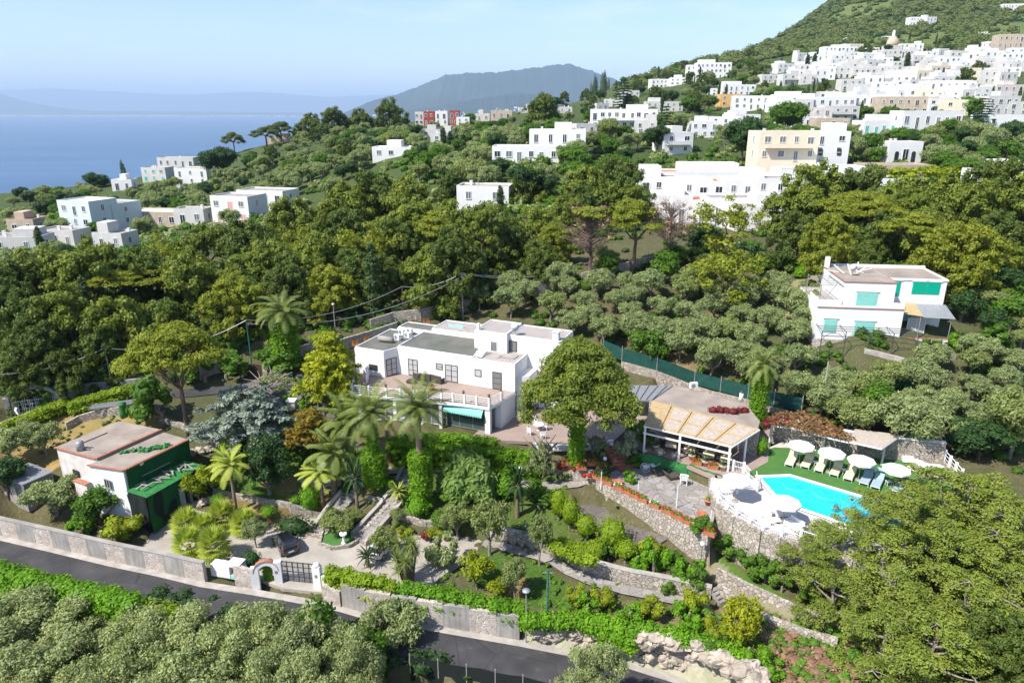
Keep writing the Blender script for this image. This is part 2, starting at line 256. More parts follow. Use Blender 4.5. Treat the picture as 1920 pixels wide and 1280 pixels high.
def d2m(a, b): return ((a[:, None, :] - b[None, :, :]) ** 2).sum(-1)
_n = len(C_); _A = np.zeros((_n+3, _n+3)); _A[:_n,:_n] = kern(d2m(CF, CF)) + np.eye(_n) * 1e-3
_A[:_n,_n] = 1; _A[:_n,_n+1:] = CF; _A[_n,:_n] = 1; _A[_n+1:,:_n] = CF.T
_w = np.linalg.solve(_A, np.concatenate([C_[:,2], np.zeros(3)]))
EDGE = np.array([PY(q[0], q[1], q[2])[:2] for q in [(-1200,380,330),(-300,374,345),(0,366,352),(150,352,352),(260,337,357),(340,314,388),(430,294,404),(500,274,414),(570,264,434),(680,241,485),(800,229,535),(1000,210,655),(1100,187,765),(1230,137,805),(1290,120,905),(1400,97,1005),(1480,57,1075),(1560,-3,1155),(1650,-60,1210),(1900,-200,1330),(2300,-260,1420)]])
def Hraw(x, y):
    x = np.atleast_1d(np.asarray(x, float)); y = np.atleast_1d(np.asarray(y, float)); out = np.empty(x.shape)
    for i in range(0, len(x), 20000):
        f = fan(x[i:i+20000], np.maximum(y[i:i+20000], 3)); out[i:i+20000] = kern(d2m(f, CF)) @ _w[:_n] + _w[_n] + f @ _w[_n+1:]
    u = x / (y + 30); eu = EDGE[:,0] / (EDGE[:,1] + 30); ey = np.interp(u, eu, EDGE[:,1], right=4000)
    over = np.maximum(0, y - ey - 4)
    return np.where(over > 0, np.maximum(np.minimum(out, 60) - over * 1.1 - np.minimum(over, 12) * .5, -204), np.maximum(out, -30))
def inpoly(x, y, poly):
    r = np.zeros(x.shape, bool); n = len(poly)
    for i in range(n):
        x0, y0 = poly[i][:2]; x1, y1 = poly[i-1][:2]
        if y0 == y1: continue
        r ^= ((y0 > y) != (y1 > y)) & (x < (x1-x0)*(y-y0)/(y1-y0)+x0)
    return r
ZONES = []   # (world polygon, z) flattened under the paved levels
RIBS = []    # (world centre line with z, half width)
def zone(pts, z): p = [P(a, b, z)[:2] for a, b in pts]; ZONES.append((p, z)); return p
def offset(line, d):
    L = [np.array(p[:2]) for p in line]; out = []
    for i, p in enumerate(L):
        t = L[min(i+1, len(L)-1)] - L[max(i-1, 0)]; t = t / (np.linalg.norm(t) + 1e-9); out.append((p[0] - t[1]*d, p[1] + t[0]*d, line[i][2]))
    return out
def H(x, y):
    x = np.atleast_1d(np.asarray(x, float)); y = np.atleast_1d(np.asarray(y, float)); z = Hraw(x, y)
    for poly, zz in ZONES:
        a = np.array(poly); m = (x > a[:,0].min()) & (x < a[:,0].max()) & (y > a[:,1].min()) & (y < a[:,1].max())
        if m.any(): k = np.where(m)[0]; k = k[inpoly(x[k], y[k], poly)]; z[k] = zz - .14
    for line, hw in RIBS:
        a = np.array(line); m = (x > a[:,0].min()-hw) & (x < a[:,0].max()+hw) & (y > a[:,1].min()-hw) & (y < a[:,1].max()+hw); k = np.where(m)[0]
        if not len(k): continue
        best = np.full(len(k), 1e9); bz = np.zeros(len(k))
        for i in range(len(a)-1):
            p, q = a[i], a[i+1]; d = q[:2]-p[:2]; t = np.clip(((x[k]-p[0])*d[0]+(y[k]-p[1])*d[1])/(d@d+1e-9), 0, 1)
            ds = np.hypot(x[k]-p[0]-t*d[0], y[k]-p[1]-t*d[1]); w = ds < best; best[w] = ds[w]; bz[w] = (p[2]+t*(q[2]-p[2]))[w]
        w = best < hw; z[k[w]] = bz[w] - .16
    return z
def h1(x, y): return float(H(x, y)[0])
TS = np.concatenate([np.arange(20, 140, .5), 140 * 1.012 ** np.arange(0, 190)])
def G(px, py):
    r = ray(px, py); X = r[0]*TS; Yy = r[1]*TS; Z = CZ + r[2]*TS; d = Z - H(X, Yy); k = np.where(d < 0)[0]
    if not len(k): k = [len(TS)-2]
    i = max(1, k[0]); t0, t1 = TS[i-1], TS[i]; f = d[i-1] / (d[i-1]-d[i] + 1e-9); t = t0 + (t1-t0)*min(max(f, 0), 1)
    x, y = float(r[0]*t), float(r[1]*t); return (x, y, h1(x, y))
# road and paved levels ------------------------------------------------------
ROADTOP = [P(a, b, z) for a, b, z in [(-260,948,-.25),(-100,984,-.3),(0,1006,-.32),(100,1029,-.34),(213,1056,-.35),(300,1074,-.36),(383,1094,-.38),(480,1109,-.4),(560,1123,-.42),(640,1139,-.5),(687,1153,-.65),(800,1173,-1.0),(973,1203,-1.5),(1090,1226,-1.95),(1173,1243,-2.2),(1280,1276,-2.6),(1400,1318,-3.0)]]
RIBS.append((offset(ROADTOP, -2.1), 2.5))
DRIVE = zone([(262,1030),(290,988),(345,975),(420,990),(500,985),(560,968),(600,962),(640,985),(700,985),(735,1000),(790,1008),(850,1000),(905,1010),(900,1035),(835,1075),(800,1105),(700,1098),(605,1110),(530,1102),(470,1078),(380,1060)], 0.0)
UPPER = zone([(407,747),(430,733),(467,707),(493,707),(557,718),(660,735),(700,760),(690,790),(650,785),(600,772),(540,767),(470,750)], 5.6)
PATIO = zone([(880,822),(905,800),(968,780),(1010,765),(1200,772),(1180,800),(1150,826),(1080,830),(1000,828),(940,825)], 5.5)
FLAG = zone([(1140,888),(1180,868),(1215,846),(1262,848),(1345,900),(1342,960),(1330,1003),(1250,962),(1160,918)], 4.2)
LOWP = zone([(1075,940),(1133,950),(1187,985),(1255,1008),(1222,1026),(1160,1018),(1100,990)], 2.0)
PAVF = zone([(1195,838),(1180,755),(1250,715),(1400,755),(1445,800),(1440,865),(1395,890),(1345,897),(1255,858)], 5.5)
DECK = zone([(1398,888),(1425,845),(1480,822),(1700,850),(1795,880),(1800,985),(1700,1000),(1560,1000),(1420,893)], 5.5)
WHT = zone([(1336,890),(1425,895),(1458,934),(1497,953),(1600,985),(1600,1030),(1500,1012),(1430,993),(1380,966),(1345,938),(1334,915)], 5.46)
HR = R(-22.87); HO = np.array(P(963,735,8.7)[:2])
def hl(x, y): return (float(HO[0] + x*math.cos(HR) - y*math.sin(HR)), float(HO[1] + x*math.sin(HR) + y*math.cos(HR)))
HPAD = [hl(-20.5,-6.5), hl(-16,-7.2), hl(.5,-4.8), hl(5.5,0), hl(5,8.5), hl(-19,8.5)]; ZONES.append((HPAD, 5.5))
POOL = [P(a, b, 5.5)[:2] for a, b in [(1427,895),(1482,893),(1580,922),(1672,949),(1700,962),(1680,1000),(1600,985),(1537,963),(1497,950),(1458,930)]]
ZONES.append((POOL, 4.2)); ZONES.append((POOL, 4.2))
STAIR1 = [P(a, b, z) for a, b, z in [(687,880,3.3),(657,927,2.1),(623,967,1.1),(600,1000,.15)]]
STAIR2 = [P(a, b, z) for a, b, z in [(775,875,3.3),(757,915,2.5),(727,955,1.5),(690,995,.6),(672,1014,.1)]]
PATHL = [P(a, b, z) for a, b, z in [(905,1018,.2),(940,1024,.2),(1007,1040,.25),(1040,1052,.25),(1070,1071,.3),(1110,1088,.3),(1173,1105,.35),(1257,1121,.4),(1330,1138,.4)]]
MIDP = [P(a, b, z) for a, b, z in [(690,882,3.3),(740,880,3.3),(790,876,3.3),(880,880,3.25),(960,905,3.0),(1010,912,3.0),(1080,905,3.2),(1120,890,3.6)]]
for l, w in ((STAIR1,1.0),(STAIR2,1.0),(PATHL,.8),(MIDP,.9)): RIBS.append((l, w))
LANE = [P(a, b, z) for a, b, z in [(-160,850,3.2),(-60,818,4.1),(30,785,4.7),(90,762,5.1),(160,750,5.4),(260,738,5.6),(360,735,5.6),(430,728,5.7)]]
RIBS.append((LANE, 1.6))
# one sheet of ground reaching past the ridge
ys = [-30.]
while ys[-1] < 1500:
    y = ys[-1]; ys.append(y + (2. if y < 28 else .36 if y < 92 else max(.5, (y-92)*.012+.5)))
ys = np.array(ys); us = np.linspace(-1.12, 1.12, 520)
Yg, Ug = np.meshgrid(ys, us, indexing='ij'); Xg = Ug * (np.maximum(Yg, 15) + 30)
Zg = H(Xg.ravel(), Yg.ravel())
rough = np.sin(Xg.ravel()*.9+Yg.ravel()*.3)*np.cos(Yg.ravel()*.8-Xg.ravel()*.2)*.06
GV = np.stack([Xg.ravel(), Yg.ravel(), Zg + rough * (Yg.ravel() > 0) - .03], -1)
nr, nc = Yg.shape; idx = np.arange(nr*nc).reshape(nr, nc)
GF = np.stack([idx[:-1,:-1], idx[:-1,1:], idx[1:,1:], idx[1:,:-1]], -1).reshape(-1, 4)
def npmesh(name, V, F, mat, smooth=False, attrs=None, parent=None, tris=None):
    me = bpy.data.meshes.new(name); V = np.asarray(V, np.float32); F = np.asarray(F, np.int32)
    nt_ = 0 if tris is None else len(tris)
    me.vertices.add(len(V)); me.vertices.foreach_set('co', V.ravel())
    loops = F.ravel() if not nt_ else np.concatenate([F.ravel(), np.asarray(tris, np.int32).ravel()])
    me.loops.add(len(loops)); me.loops.foreach_set('vertex_index', loops)
    st = np.arange(len(F))*4
    if nt_: st = np.concatenate([st, len(F)*4 + np.arange(nt_)*3])
    me.polygons.add(len(st)); me.polygons.foreach_set('loop_start', st.astype(np.int32))
    if smooth: me.polygons.foreach_set('use_smooth', np.ones(len(st), bool))
    for k, v in (attrs or {}).items():
        v = np.asarray(v, np.float32)
        if v.ndim == 1: me.attributes.new(k, 'FLOAT', 'POINT').data.foreach_set('value', v)
        else: me.attributes.new(k, 'FLOAT_COLOR', 'POINT').data.foreach_set('color', v.ravel())
    me.update(calc_edges=True); me.validate(); me.materials.append(mat)
    o = bpy.data.objects.new(name, me); COL.objects.link(o); o.parent = parent; return o
# ground cover that stays put: soil, lawn, dry grass, terraces
gx, gy = GV[:,0], GV[:,1]
gc = np.tile(np.array([.120,.100,.055,1.]), (len(GV), 1))
gc[gy > 150] = (.075,.095,.035,1)
far = gy > 380; gc[far] = (.080,.100,.036,1)
def cover(pts, z, c, w=1.): 
    m = inpoly(gx, gy, [P(a, b, z)[:2] for a, b in pts]); gc[m, :3] = c
lawn, soil, drys, path = (.075,.125,.022), (.24,.15,.075), (.36,.23,.10), (.34,.27,.19)
cover([(350,900),(560,1000),(640,960),(690,880),(560,850),(430,860)], 2, lawn)
cover([(355,930),(560,1000),(600,960),(480,935),(420,925)], 1.2, soil)
cover([(480,905),(600,950),(650,930),(560,900)], 2, soil)
cover([(700,860),(770,860),(740,905),(690,900)], 3, soil)
cover([(450,790),(640,800),(640,850),(440,830)], 4.4, lawn)
cover([(700,940),(1080,1010),(1050,900),(760,880)], 2, (.09,.12,.03))
cover([(905,1040),(1000,1055),(1060,1090),(1100,1130),(960,1130),(890,1090)], 0, lawn)
cover([(930,1080),(990,1080),(980,1130),(900,1120)], 0, soil)
cover([(1060,1110),(1330,1150),(1340,1190),(1060,1150)], 0, (.20,.15,.08))
cover([(1340,1040),(1500,1130),(1480,1160),(1330,1070)], 1.2, (.09,.17,.025))
cover([(1300,1030),(1345,1090),(1500,1170),(1600,1210),(1590,1180),(1460,1130),(1345,1050),(1330,1000)], 1.2, path)
cover([(1340,1140),(1700,1220),(1760,1290),(1440,1290)], .8, (.30,.19,.11))
cover([(-100,840),(60,790),(240,770),(330,790),(200,830),(30,870)], 4.4, drys)
cover([(1420,560),(1530,520),(1540,560),(1480,580)], 14, (.36,.26,.16))
cover([(1250,660),(1420,640),(1400,600),(1250,600)], 11, (.20,.14,.08))
cover([(0,1190),(900,1190),(900,1290),(0,1290)], -4, (.10,.09,.05))
cover([(985,1160),(1090,1178),(1290,1215),(1400,1262),(1430,1300),(1280,1278),(1173,1246),(1090,1229),(973,1205)], -.8, (.46,.39,.31))
MEADOW = [[(1560,104),(1640,72),(1770,60),(1810,88),(1700,101)], [(1845,76),(1860,44),(1930,42),(1930,72)], [(1585,10),(1700,-6),(1640,34),(1530,52)]]
for pl_ in MEADOW:
    mm = inpoly(gx, gy, [G(a, b)[:2] for a, b in pl_]); gc[mm, :3] = (.15,.17,.06)
m, n, b = newmat('ground_cover'); at = nd(n, 'ShaderNodeAttribute', attribute_name='cover')
c = mixc(n, ramp(n, noise(n, .9, 8), .35, .7), mixc(n, 1., at.outputs['Color'], (.62,.72,.55), 'MULTIPLY'), at.outputs['Color'])
c = mixc(n, ramp(n, noise(n, .035, 7), .40, .62, 0, .8), c, mixc(n, 1., at.outputs['Color'], (.55,.75,.6), 'MULTIPLY')); c = mixc(n, ramp(n, noise(n, 5, 4), .55, .8, 0, .5), c, (.30,.24,.16))
n.links.new(c, b.inputs['Base Color']); b.inputs['Roughness'].default_value = .95; b.inputs['Specular IOR Level'].default_value = .1; bump(n, b, noise(n, 3, 6), .6, .15)
tag(npmesh('ground', GV, GF, m, True, {'cover': gc}), kind='structure')
def sheet(name, poly, z, mat, lift=0.):
    A = sum(poly[i][0]*poly[(i+1) % len(poly)][1]-poly[(i+1) % len(poly)][0]*poly[i][1] for i in range(len(poly)))
    if A < 0: poly = poly[::-1]
    me = MB(); me.prism([p[:2] for p in poly], z - .35, z + lift); o = me.build(name, mat); return tag(o, kind='structure')
def ribbon(line, w0, w1, dz=0.):
    a, b_ = offset(line, w0), offset(line, w1); me = MB()
    vs = [(p[0],p[1],p[2]+dz) for p in a] + [(p[0],p[1],p[2]+dz) for p in b_]; n_ = len(line)
    return me.add(vs, [(i+1, i, n_+i, n_+i+1) for i in range(n_-1)] if w1 > w0 else [(i, i+1, n_+i+1, n_+i) for i in range(n_-1)])
def dens(line, step=1.5):
    out = []
    for p, q in zip(line[:-1], line[1:]):
        k = max(1, int(math.dist(p[:2], q[:2]) / step)); out += [tuple(p[j] + (q[j]-p[j])*i/k for j in range(3)) for i in range(k)]
    return out + [tuple(line[-1])]
RT = dens(ROADTOP)
tag(ribbon(RT, -.45, -4.15, .02).build('road', M['asphalt']), kind='structure')
tag(ribbon(RT, .25, -.5, .05).build('kerb', M['kerb']), kind='structure')
sheet('driveway', DRIVE, 0, M['drive']); sheet('upper_driveway', UPPER, 5.6, M['crazyd']); sheet('patio', PATIO, 5.5, M['patio'])
sheet('flagstone_terrace', FLAG, 4.2, M['crazy']); sheet('lower_paved_court', LOWP, 2.0, M['crazyd']); sheet('pavilion_floor', PAVF, 5.5, M['patio'])
tag(ribbon(dens(LANE), 1.3, -1.3, -.08).build('lane', M['asphalt']), kind='structure')
tag(ribbon(dens(PATHL), .6, -.6).build('garden_path', M['crazy']), kind='structure')
tag(ribbon(dens(MIDP), .8, -.8).build('middle_path', M['crazy']), kind='structure')
def steps(line, w, name, mat, rise=.17):
    me = MB(); L = dens(line, .1); tot = line[0][2] - line[-1][2]; n_ = max(2, int(abs(tot)/rise)); last = 0; zs = [p[2] for p in L]
    for k in range(n_):
        z = line[0][2] - tot*k/n_; i1 = next((i for i, q in enumerate(zs) if (q < line[0][2]-tot*(k+1)/n_ if tot > 0 else q > line[0][2]-tot*(k+1)/n_)), len(L)-1)
        a, b_ = L[last], L[i1]
        if i1 > last: me.bar((a[0],a[1],z-.25), (b_[0],b_[1],z-.251), w, .5)
        last = i1
    return tag(me.build(name, mat), kind='structure')
steps(STAIR1, 1.5, 'garden_steps', M['crazy']); steps(STAIR2, 1.5, 'garden_steps', M['crazy'])
STAIR3 = [P(a, b, z) for a, b, z in [(1150,838,5.45),(1165,858,4.9),(1182,882,4.2)]]; steps(STAIR3, 2.2, 'brick_steps', M['brick'])
STAIR4 = [P(a, b, z) for a, b, z in [(1345,1098,1.5),(1358,1118,1.0),(1372,1142,.4)]]; steps(STAIR4, 1.6, 'rough_steps', M['crazy'])
# pool deck with the basin cut out of it: carpet, white coping, white terrace, water
from mathutils.geometry import tessellate_polygon
def holed(name, outer, hole, z, mat):
    vs = [Vector((*p[:2], 0)) for p in outer] ; hs = [Vector((*p[:2], 0)) for p in hole]
    t = tessellate_polygon([vs, hs]); allv = vs + hs
    me = MB(); me.add([(v.x, v.y, z) for v in allv], [tuple(f) if (allv[f[1]]-allv[f[0]]).cross(allv[f[2]]-allv[f[0]]).z > 0 else tuple(f)[::-1] for f in t]); return tag(me.build(name, mat), kind='structure')
def grow(poly, d):
    n_ = len(poly); out = []; A = sum(poly[i][0]*poly[(i+1) % n_][1]-poly[(i+1) % n_][0]*poly[i][1] for i in range(n_)); s = 1 if A > 0 else -1
    for i in range(n_):
        a, b_, c_ = (np.array(poly[j % n_][:2]) for j in (i-1, i, i+1)); u = (b_-a)/np.linalg.norm(b_-a); v = (c_-b_)/np.linalg.norm(c_-b_)
        n1 = np.array((u[1], -u[0]))*s; n2 = np.array((v[1], -v[0]))*s; m_ = n1+n2; m_ = m_/max(.3, (m_@m_)/2); out.append(tuple(b_ + m_*d))
    return out
PCOP = grow(POOL, .45)
allout = [P(a, b, 5.5)[:2] for a, b in [(1336,890),(1398,884),(1425,845),(1480,822),(1700,850),(1795,880),(1800,1000),(1600,1040),(1500,1012),(1430,993),(1380,966),(1345,938),(1334,915)]]
holed('pool_terrace', allout, PCOP, 5.46, M['deckp'])
carpet = [P(a, b, 5.5)[:2] for a, b in [(1398,885),(1425,846),(1452,838),(1520,840),(1600,850),(1700,862),(1780,880),(1790,975),(1712,968)]]
cop2 = [p for p in PCOP[1:4]]
carpet = carpet + [PCOP[3], PCOP[2], PCOP[1], P(1415,893,5.5)[:2]]
me = MB(); me.add([(p[0], p[1], 5.485) for p in carpet], [tuple(range(len(carpet)))[::-1]]); tag(me.build('green_carpet', M['turf']), kind='structure')
me = MB(); n_ = len(POOL)
me.add([(p[0],p[1],5.52) for p in PCOP] + [(p[0],p[1],5.52) for p in POOL] + [(p[0],p[1],4.3) for p in POOL], [(i,(i+1)%n_,n_+(i+1)%n_,n_+i) for i in range(n_)])
pr = thing('swimming_pool', (*POOL[4][:2], 5.5), 0, 'turquoise outdoor swimming pool with white coping beside the green carpet', 'swimming pool'); inv = Vector(pr.location)
def relb(me, name, mat, root, **k):
    inv = Vector(root.location); rz = root.rotation_euler.z; mt = (Matrix.Translation(inv) @ Matrix.Rotation(rz, 4, 'Z')).inverted()
    me.v = [tuple(mt @ Vector(v)) for v in me.v]; return me.build(name, mat, root, **k)
relb(me, 'coping', M['whitec'], pr)
me = MB(); me.add([(p[0],p[1],5.519) for p in POOL] + [(p[0],p[1],4.3) for p in POOL], [(i,(i+1)%n_,n_+(i+1)%n_,n_+i)[::-1] for i in range(n_)] + [tuple(range(n_, 2*n_))]); relb(me, 'basin', M['liner'], pr)
me = MB(); me.add([(p[0],p[1],5.36) for p in POOL], [tuple(range(n_))]); relb(me, 'water_surface', M['water'], pr)
# ---------------------------------------------------------------- sea and far mountains
m, n, b = newmat('sea_water'); b.inputs['Base Color'].default_value = (.022,.075,.17,1); b.inputs['Roughness'].default_value = .35; b.inputs['Specular IOR Level'].default_value = .35
n.links.new(mixc(n, ramp(n, noise(n, .0009, 5, sc3=(1, 3, 1)), .35, .7), (.018,.065,.145), (.045,.115,.205)), b.inputs['Base Color']); st_ = mixc(n, ramp(n, noise(n, .0022, 4, sc3=(.25, 2.2, 1)), .5, .75), (.02,.07,.15), (.075,.155,.25)); n.links.new(mixc(n, .45, mixc(n, ramp(n, noise(n, .0009, 5, sc3=(1, 3, 1)), .35, .7), (.018,.065,.145), (.045,.115,.205)), st_), b.inputs['Base Color']); bump(n, b, noise(n, .05, 5), .5, 2.)
me = MB(); me.add([(-70000,150,-200),(70000,150,-200),(70000,58000,-200),(-70000,58000,-200)], [(0,1,2,3)]); tag(me.build('sea', m), kind='structure')
def ridge(name, prof, yc, depth, base, mat, nv=26, seed=3, rgh=.06):
    r2 = np.random.default_rng(seed); xs = [PY(p[0], p[1], yc) for p in prof]; X = np.array([p[0] for p in xs]); Z = np.array([p[2] for p in xs]); nu = 260
    x = np.linspace(X[0], X[-1], nu); top = np.interp(x, X, Z); top = top+(top-base)*.011*sum(np.sin(np.linspace(0, 6.28, nu)*f_+f_*f_)*w_ for f_, w_ in ((17,.6),(31,.5),(53,.4),(79,.3))); v = np.linspace(-1, 1, nv*2+1); V = []
    ph = r2.uniform(0, 6, 12); fr = r2.uniform(2, 28, 12)
    for vv in v:
        s = (1-abs(vv))**1.15; nz = sum(np.sin(fr[i]*.6*np.linspace(0,6.28,nu)+ph[i]+vv*(4+7*(i%4))*(1 if i%2 else -1))/(1+fr[i]*.2) for i in range(12))
        V.append(np.stack([x, yc + vv*depth + nz*depth*.0, base + (top-base)*s*(1 + rgh*nz*abs(vv)*(1-abs(vv))*4*.4)], -1))
    V = np.concatenate(V); I = np.arange(len(V)).reshape(len(v), nu); F = np.stack([I[:-1,:-1], I[:-1,1:], I[1:,1:], I[1:,:-1]], -1).reshape(-1, 4)
    def at(px, v_): x_ = PY(px, 200, yc+v_*depth)[0]; return (x_, yc+v_*depth, base+(float(np.interp(x_, X, Z))-base)*(1-abs(v_))**1.15)
    tag(npmesh(name, V, F, mat, True), kind='structure'); return at
mt = plain('far_mountain', (.035,.062,.055), .95, .5, .0006, c2=(.02,.038,.035))
mt2 = plain('pale_far_mountain', (.035,.05,.045), .95, .3, .0006)
mh_ = ridge('mountain_headland', [(640,214),(672,200),(700,188),(745,177),(790,160),(835,141),(880,137),(930,136),(980,130),(1020,125),(1045,121),(1066,120),(1090,127),(1120,137),(1160,152),(1200,160),(1290,190)], 12000, 2500, -200, mt)
hd_ = ridge('near_headland', [(720,213),(800,203),(870,190),(930,180),(975,175),(1020,178),(1080,190),(1180,212)], 9000, 900, -200, mt, seed=5)
vc_ = ridge('distant_volcano', [(-500,190),(-300,160),(-120,140),(-40,160),(15,181),(60,193),(110,202),(170,208),(300,209),(560,211),(640,213)], 30000, 3500, -200, mt2, seed=8, rgh=.03)
ridge('distant_ranges', [(-600,186),(-200,176),(100,166),(330,178),(480,172),(620,182),(760,176),(900,185),(1300,180)], 46000, 4000, -200, mt2, seed=12, rgh=.03)

def specks(name, fn, x0, x1, v0, v1, n, s, label, seed):
    rr = random.Random(seed); me = MB()
    for _ in range(n): p = fn(rr.uniform(x0, x1), rr.uniform(v0, v1)); w = rr.uniform(.5, 1.6)*s; me.cbox(p[0], p[1], p[2]+s*.2, w, w*.7, s*.7, rr.uniform(0, 3))
    tag(me.build(name, M['town']), label, 'town', kind='stuff')
specks('coastal_town', hd_, 850, 1080, -.75, -.35, 110, 26, 'white houses scattered over the near headland', 2); specks('coastal_town', mh_, 700, 1000, -.8, -.6, 60, 34, 'villages low on the blue mountain', 3)
specks('coastal_town', vc_, -60, 330, -.985, -.90, 500, 75, 'pale towns along the far coast under the volcano', 4); specks('coastal_town', vc_, 330, 640, -.985, -.93, 160, 70, 'pale towns at the far end of the bay', 5)
# ---------------------------------------------------------------- foliage
ICO = None
def ico():
    global ICO
    if ICO is None:
        t = (1+5**.5)/2; v = np.array([(-1,t,0),(1,t,0),(-1,-t,0),(1,-t,0),(0,-1,t),(0,1,t),(0,-1,-t),(0,1,-t),(t,0,-1),(t,0,1),(-t,0,-1),(-t,0,1)]); v /= np.linalg.norm(v[0])
        ICO = (v, np.array([(0,11,5),(0,5,1),(0,1,7),(0,7,10),(0,10,11),(1,5,9),(5,11,4),(11,10,2),(10,7,6),(7,1,8),(3,9,4),(3,4,2),(3,2,6),(3,6,8),(3,8,9),(4,9,5),(2,4,11),(6,2,10),(8,6,7),(9,8,1)]))
    return ICO
def leafmesh(name, mat, clumps, n, size, parent=None, seed=1, core=.62, up=.25, jit=.9, shell=(.72,1.08), asp=1.7, droop=0., lower=.35):
    """clumps: rows of (x,y,z,rx,ry,rz); n leaves on each clump's shell (scaled with its area), plus a small core"""
    r = np.random.default_rng(seed); C = np.asarray(clumps, float); a = (C[:,3]*C[:,4]+C[:,3]*C[:,5]+C[:,4]*C[:,5])/3; cnt = np.maximum(12, (n*a).astype(int))
    rep = np.repeat(np.arange(len(C)), cnt); N = len(rep); d = r.normal(size=(N,3)); d /= np.linalg.norm(d, axis=1)[:,None]
    flip = (d[:,2] < -.15) & (r.random(N) > lower); d[flip,2] *= -1
    f = r.uniform(shell[0], shell[1], N)[:,None]; p = C[rep,:3] + d*C[rep,3:]*f
    nn = d/np.maximum(C[rep,3:], .05); nn /= np.linalg.norm(nn, axis=1)[:,None]; nn = nn + r.normal(size=(N,3))*jit*.5 + np.array((0,0,up)); nn /= np.linalg.norm(nn, axis=1)[:,None]
    t = r.normal(size=(N,3)); t[:,2] -= droop; t -= nn*(t*nn).sum(1)[:,None]; t /= np.linalg.norm(t, axis=1)[:,None]; b_ = np.cross(nn, t)
    s = size*r.uniform(.65, 1.3, N)[:,None]; L = t*s*asp*.5; Wd = b_*s*.5
    V = np.stack([p-L, p-Wd, p+L, p+Wd], 1).reshape(-1, 3); F = np.arange(4*N).reshape(N, 4)
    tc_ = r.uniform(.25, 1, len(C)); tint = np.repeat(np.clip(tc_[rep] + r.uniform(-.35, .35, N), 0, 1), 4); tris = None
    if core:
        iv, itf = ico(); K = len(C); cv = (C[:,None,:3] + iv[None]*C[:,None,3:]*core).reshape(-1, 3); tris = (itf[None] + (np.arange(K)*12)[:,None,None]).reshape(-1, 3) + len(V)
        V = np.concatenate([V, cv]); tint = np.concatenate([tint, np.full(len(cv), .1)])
    return npmesh(name, V, F, mat, False, {'tint': tint}, parent, tris)
def limb(me, a, b_, r0, r1, bend=.15, n=5, k=6, rr=rnd):
    a, b_ = Vector(a), Vector(b_); L = (b_-a).length; o = Vector((rr.uniform(-1,1), rr.uniform(-1,1), rr.uniform(-.3,.6)))*L*bend; pts = []
    for i in range(k+1):
        t = i/k; pts.append(a.lerp(b_, t) + o*math.sin(math.pi*t) + Vector((rr.uniform(-1,1), rr.uniform(-1,1), 0))*L*.012*(0 < i < k))
    me.tube(pts, [r0+(r1-r0)*i/k for i in range(k+1)], n, cap=False); return pts
PROTO = {}
def mkpine(key, h=12., r=4.2, nl=8, per=9, cr=(.55,.95), flat=.85, mat='pine', leaf=.17, dn=210, bark='bark', base=.38, seed=1, spread=1., name='pine_tree', vis=.0, trw=.28, core=.62, ls=1.):
    rr = random.Random(seed); root = thing(name, (0,-500,0)); tr = MB(); top = Vector((rr.uniform(-.6,.6), rr.uniform(-.6,.6), h*.86)); sp = limb(tr, (0,0,-.6), top, trw, .07, .05, 8, 8, rr); cl = []
    for i in range(nl):
        t = i/(nl-1); a = i*2.4+rr.uniform(-.4,.4); zz = h*(base+.06 + (.92-base)*t**.8); wid = r*spread*math.sin(math.pi*min(.93, .30+.60*t))**.8*(.75 if i == nl-1 else 1)*rr.uniform(.55, .78)
        if i == nl-1: wid *= .2
        c = Vector((math.cos(a)*wid, math.sin(a)*wid, zz)); lr = r*rr.uniform(.42,.56)*ls
        s0 = sp[min(7, max(2, int(8*(zz-h*.12)/(h*.86))))]; limb(tr, s0, c+Vector((0,0,-.2)), trw*.4, .05, .1, 5, 5, rr)
        for j in range(per):
            d = Vector((rr.gauss(0,1), rr.gauss(0,1), rr.gauss(.25,.8))).normalized()*rr.uniform(.5,1); q = c+Vector((d.x*lr, d.y*lr, d.z*lr*.6)); k = rr.uniform(*cr)*(1-.25*d.length)
            cl.append((*q, k, k*rr.uniform(.8,1.2), k*flat))
            if vis and rr.random() < vis: limb(tr, c, q+Vector((d.x,d.y,-.2))*.6, .06, .02, .15, 4, 3, rr)
    tr.build('trunk', M[bark], root); leafmesh('crown', LEAF[mat], cl, dn, leaf, root, seed, core=core); PROTO[key] = (root, h, max(r, .1)); return root
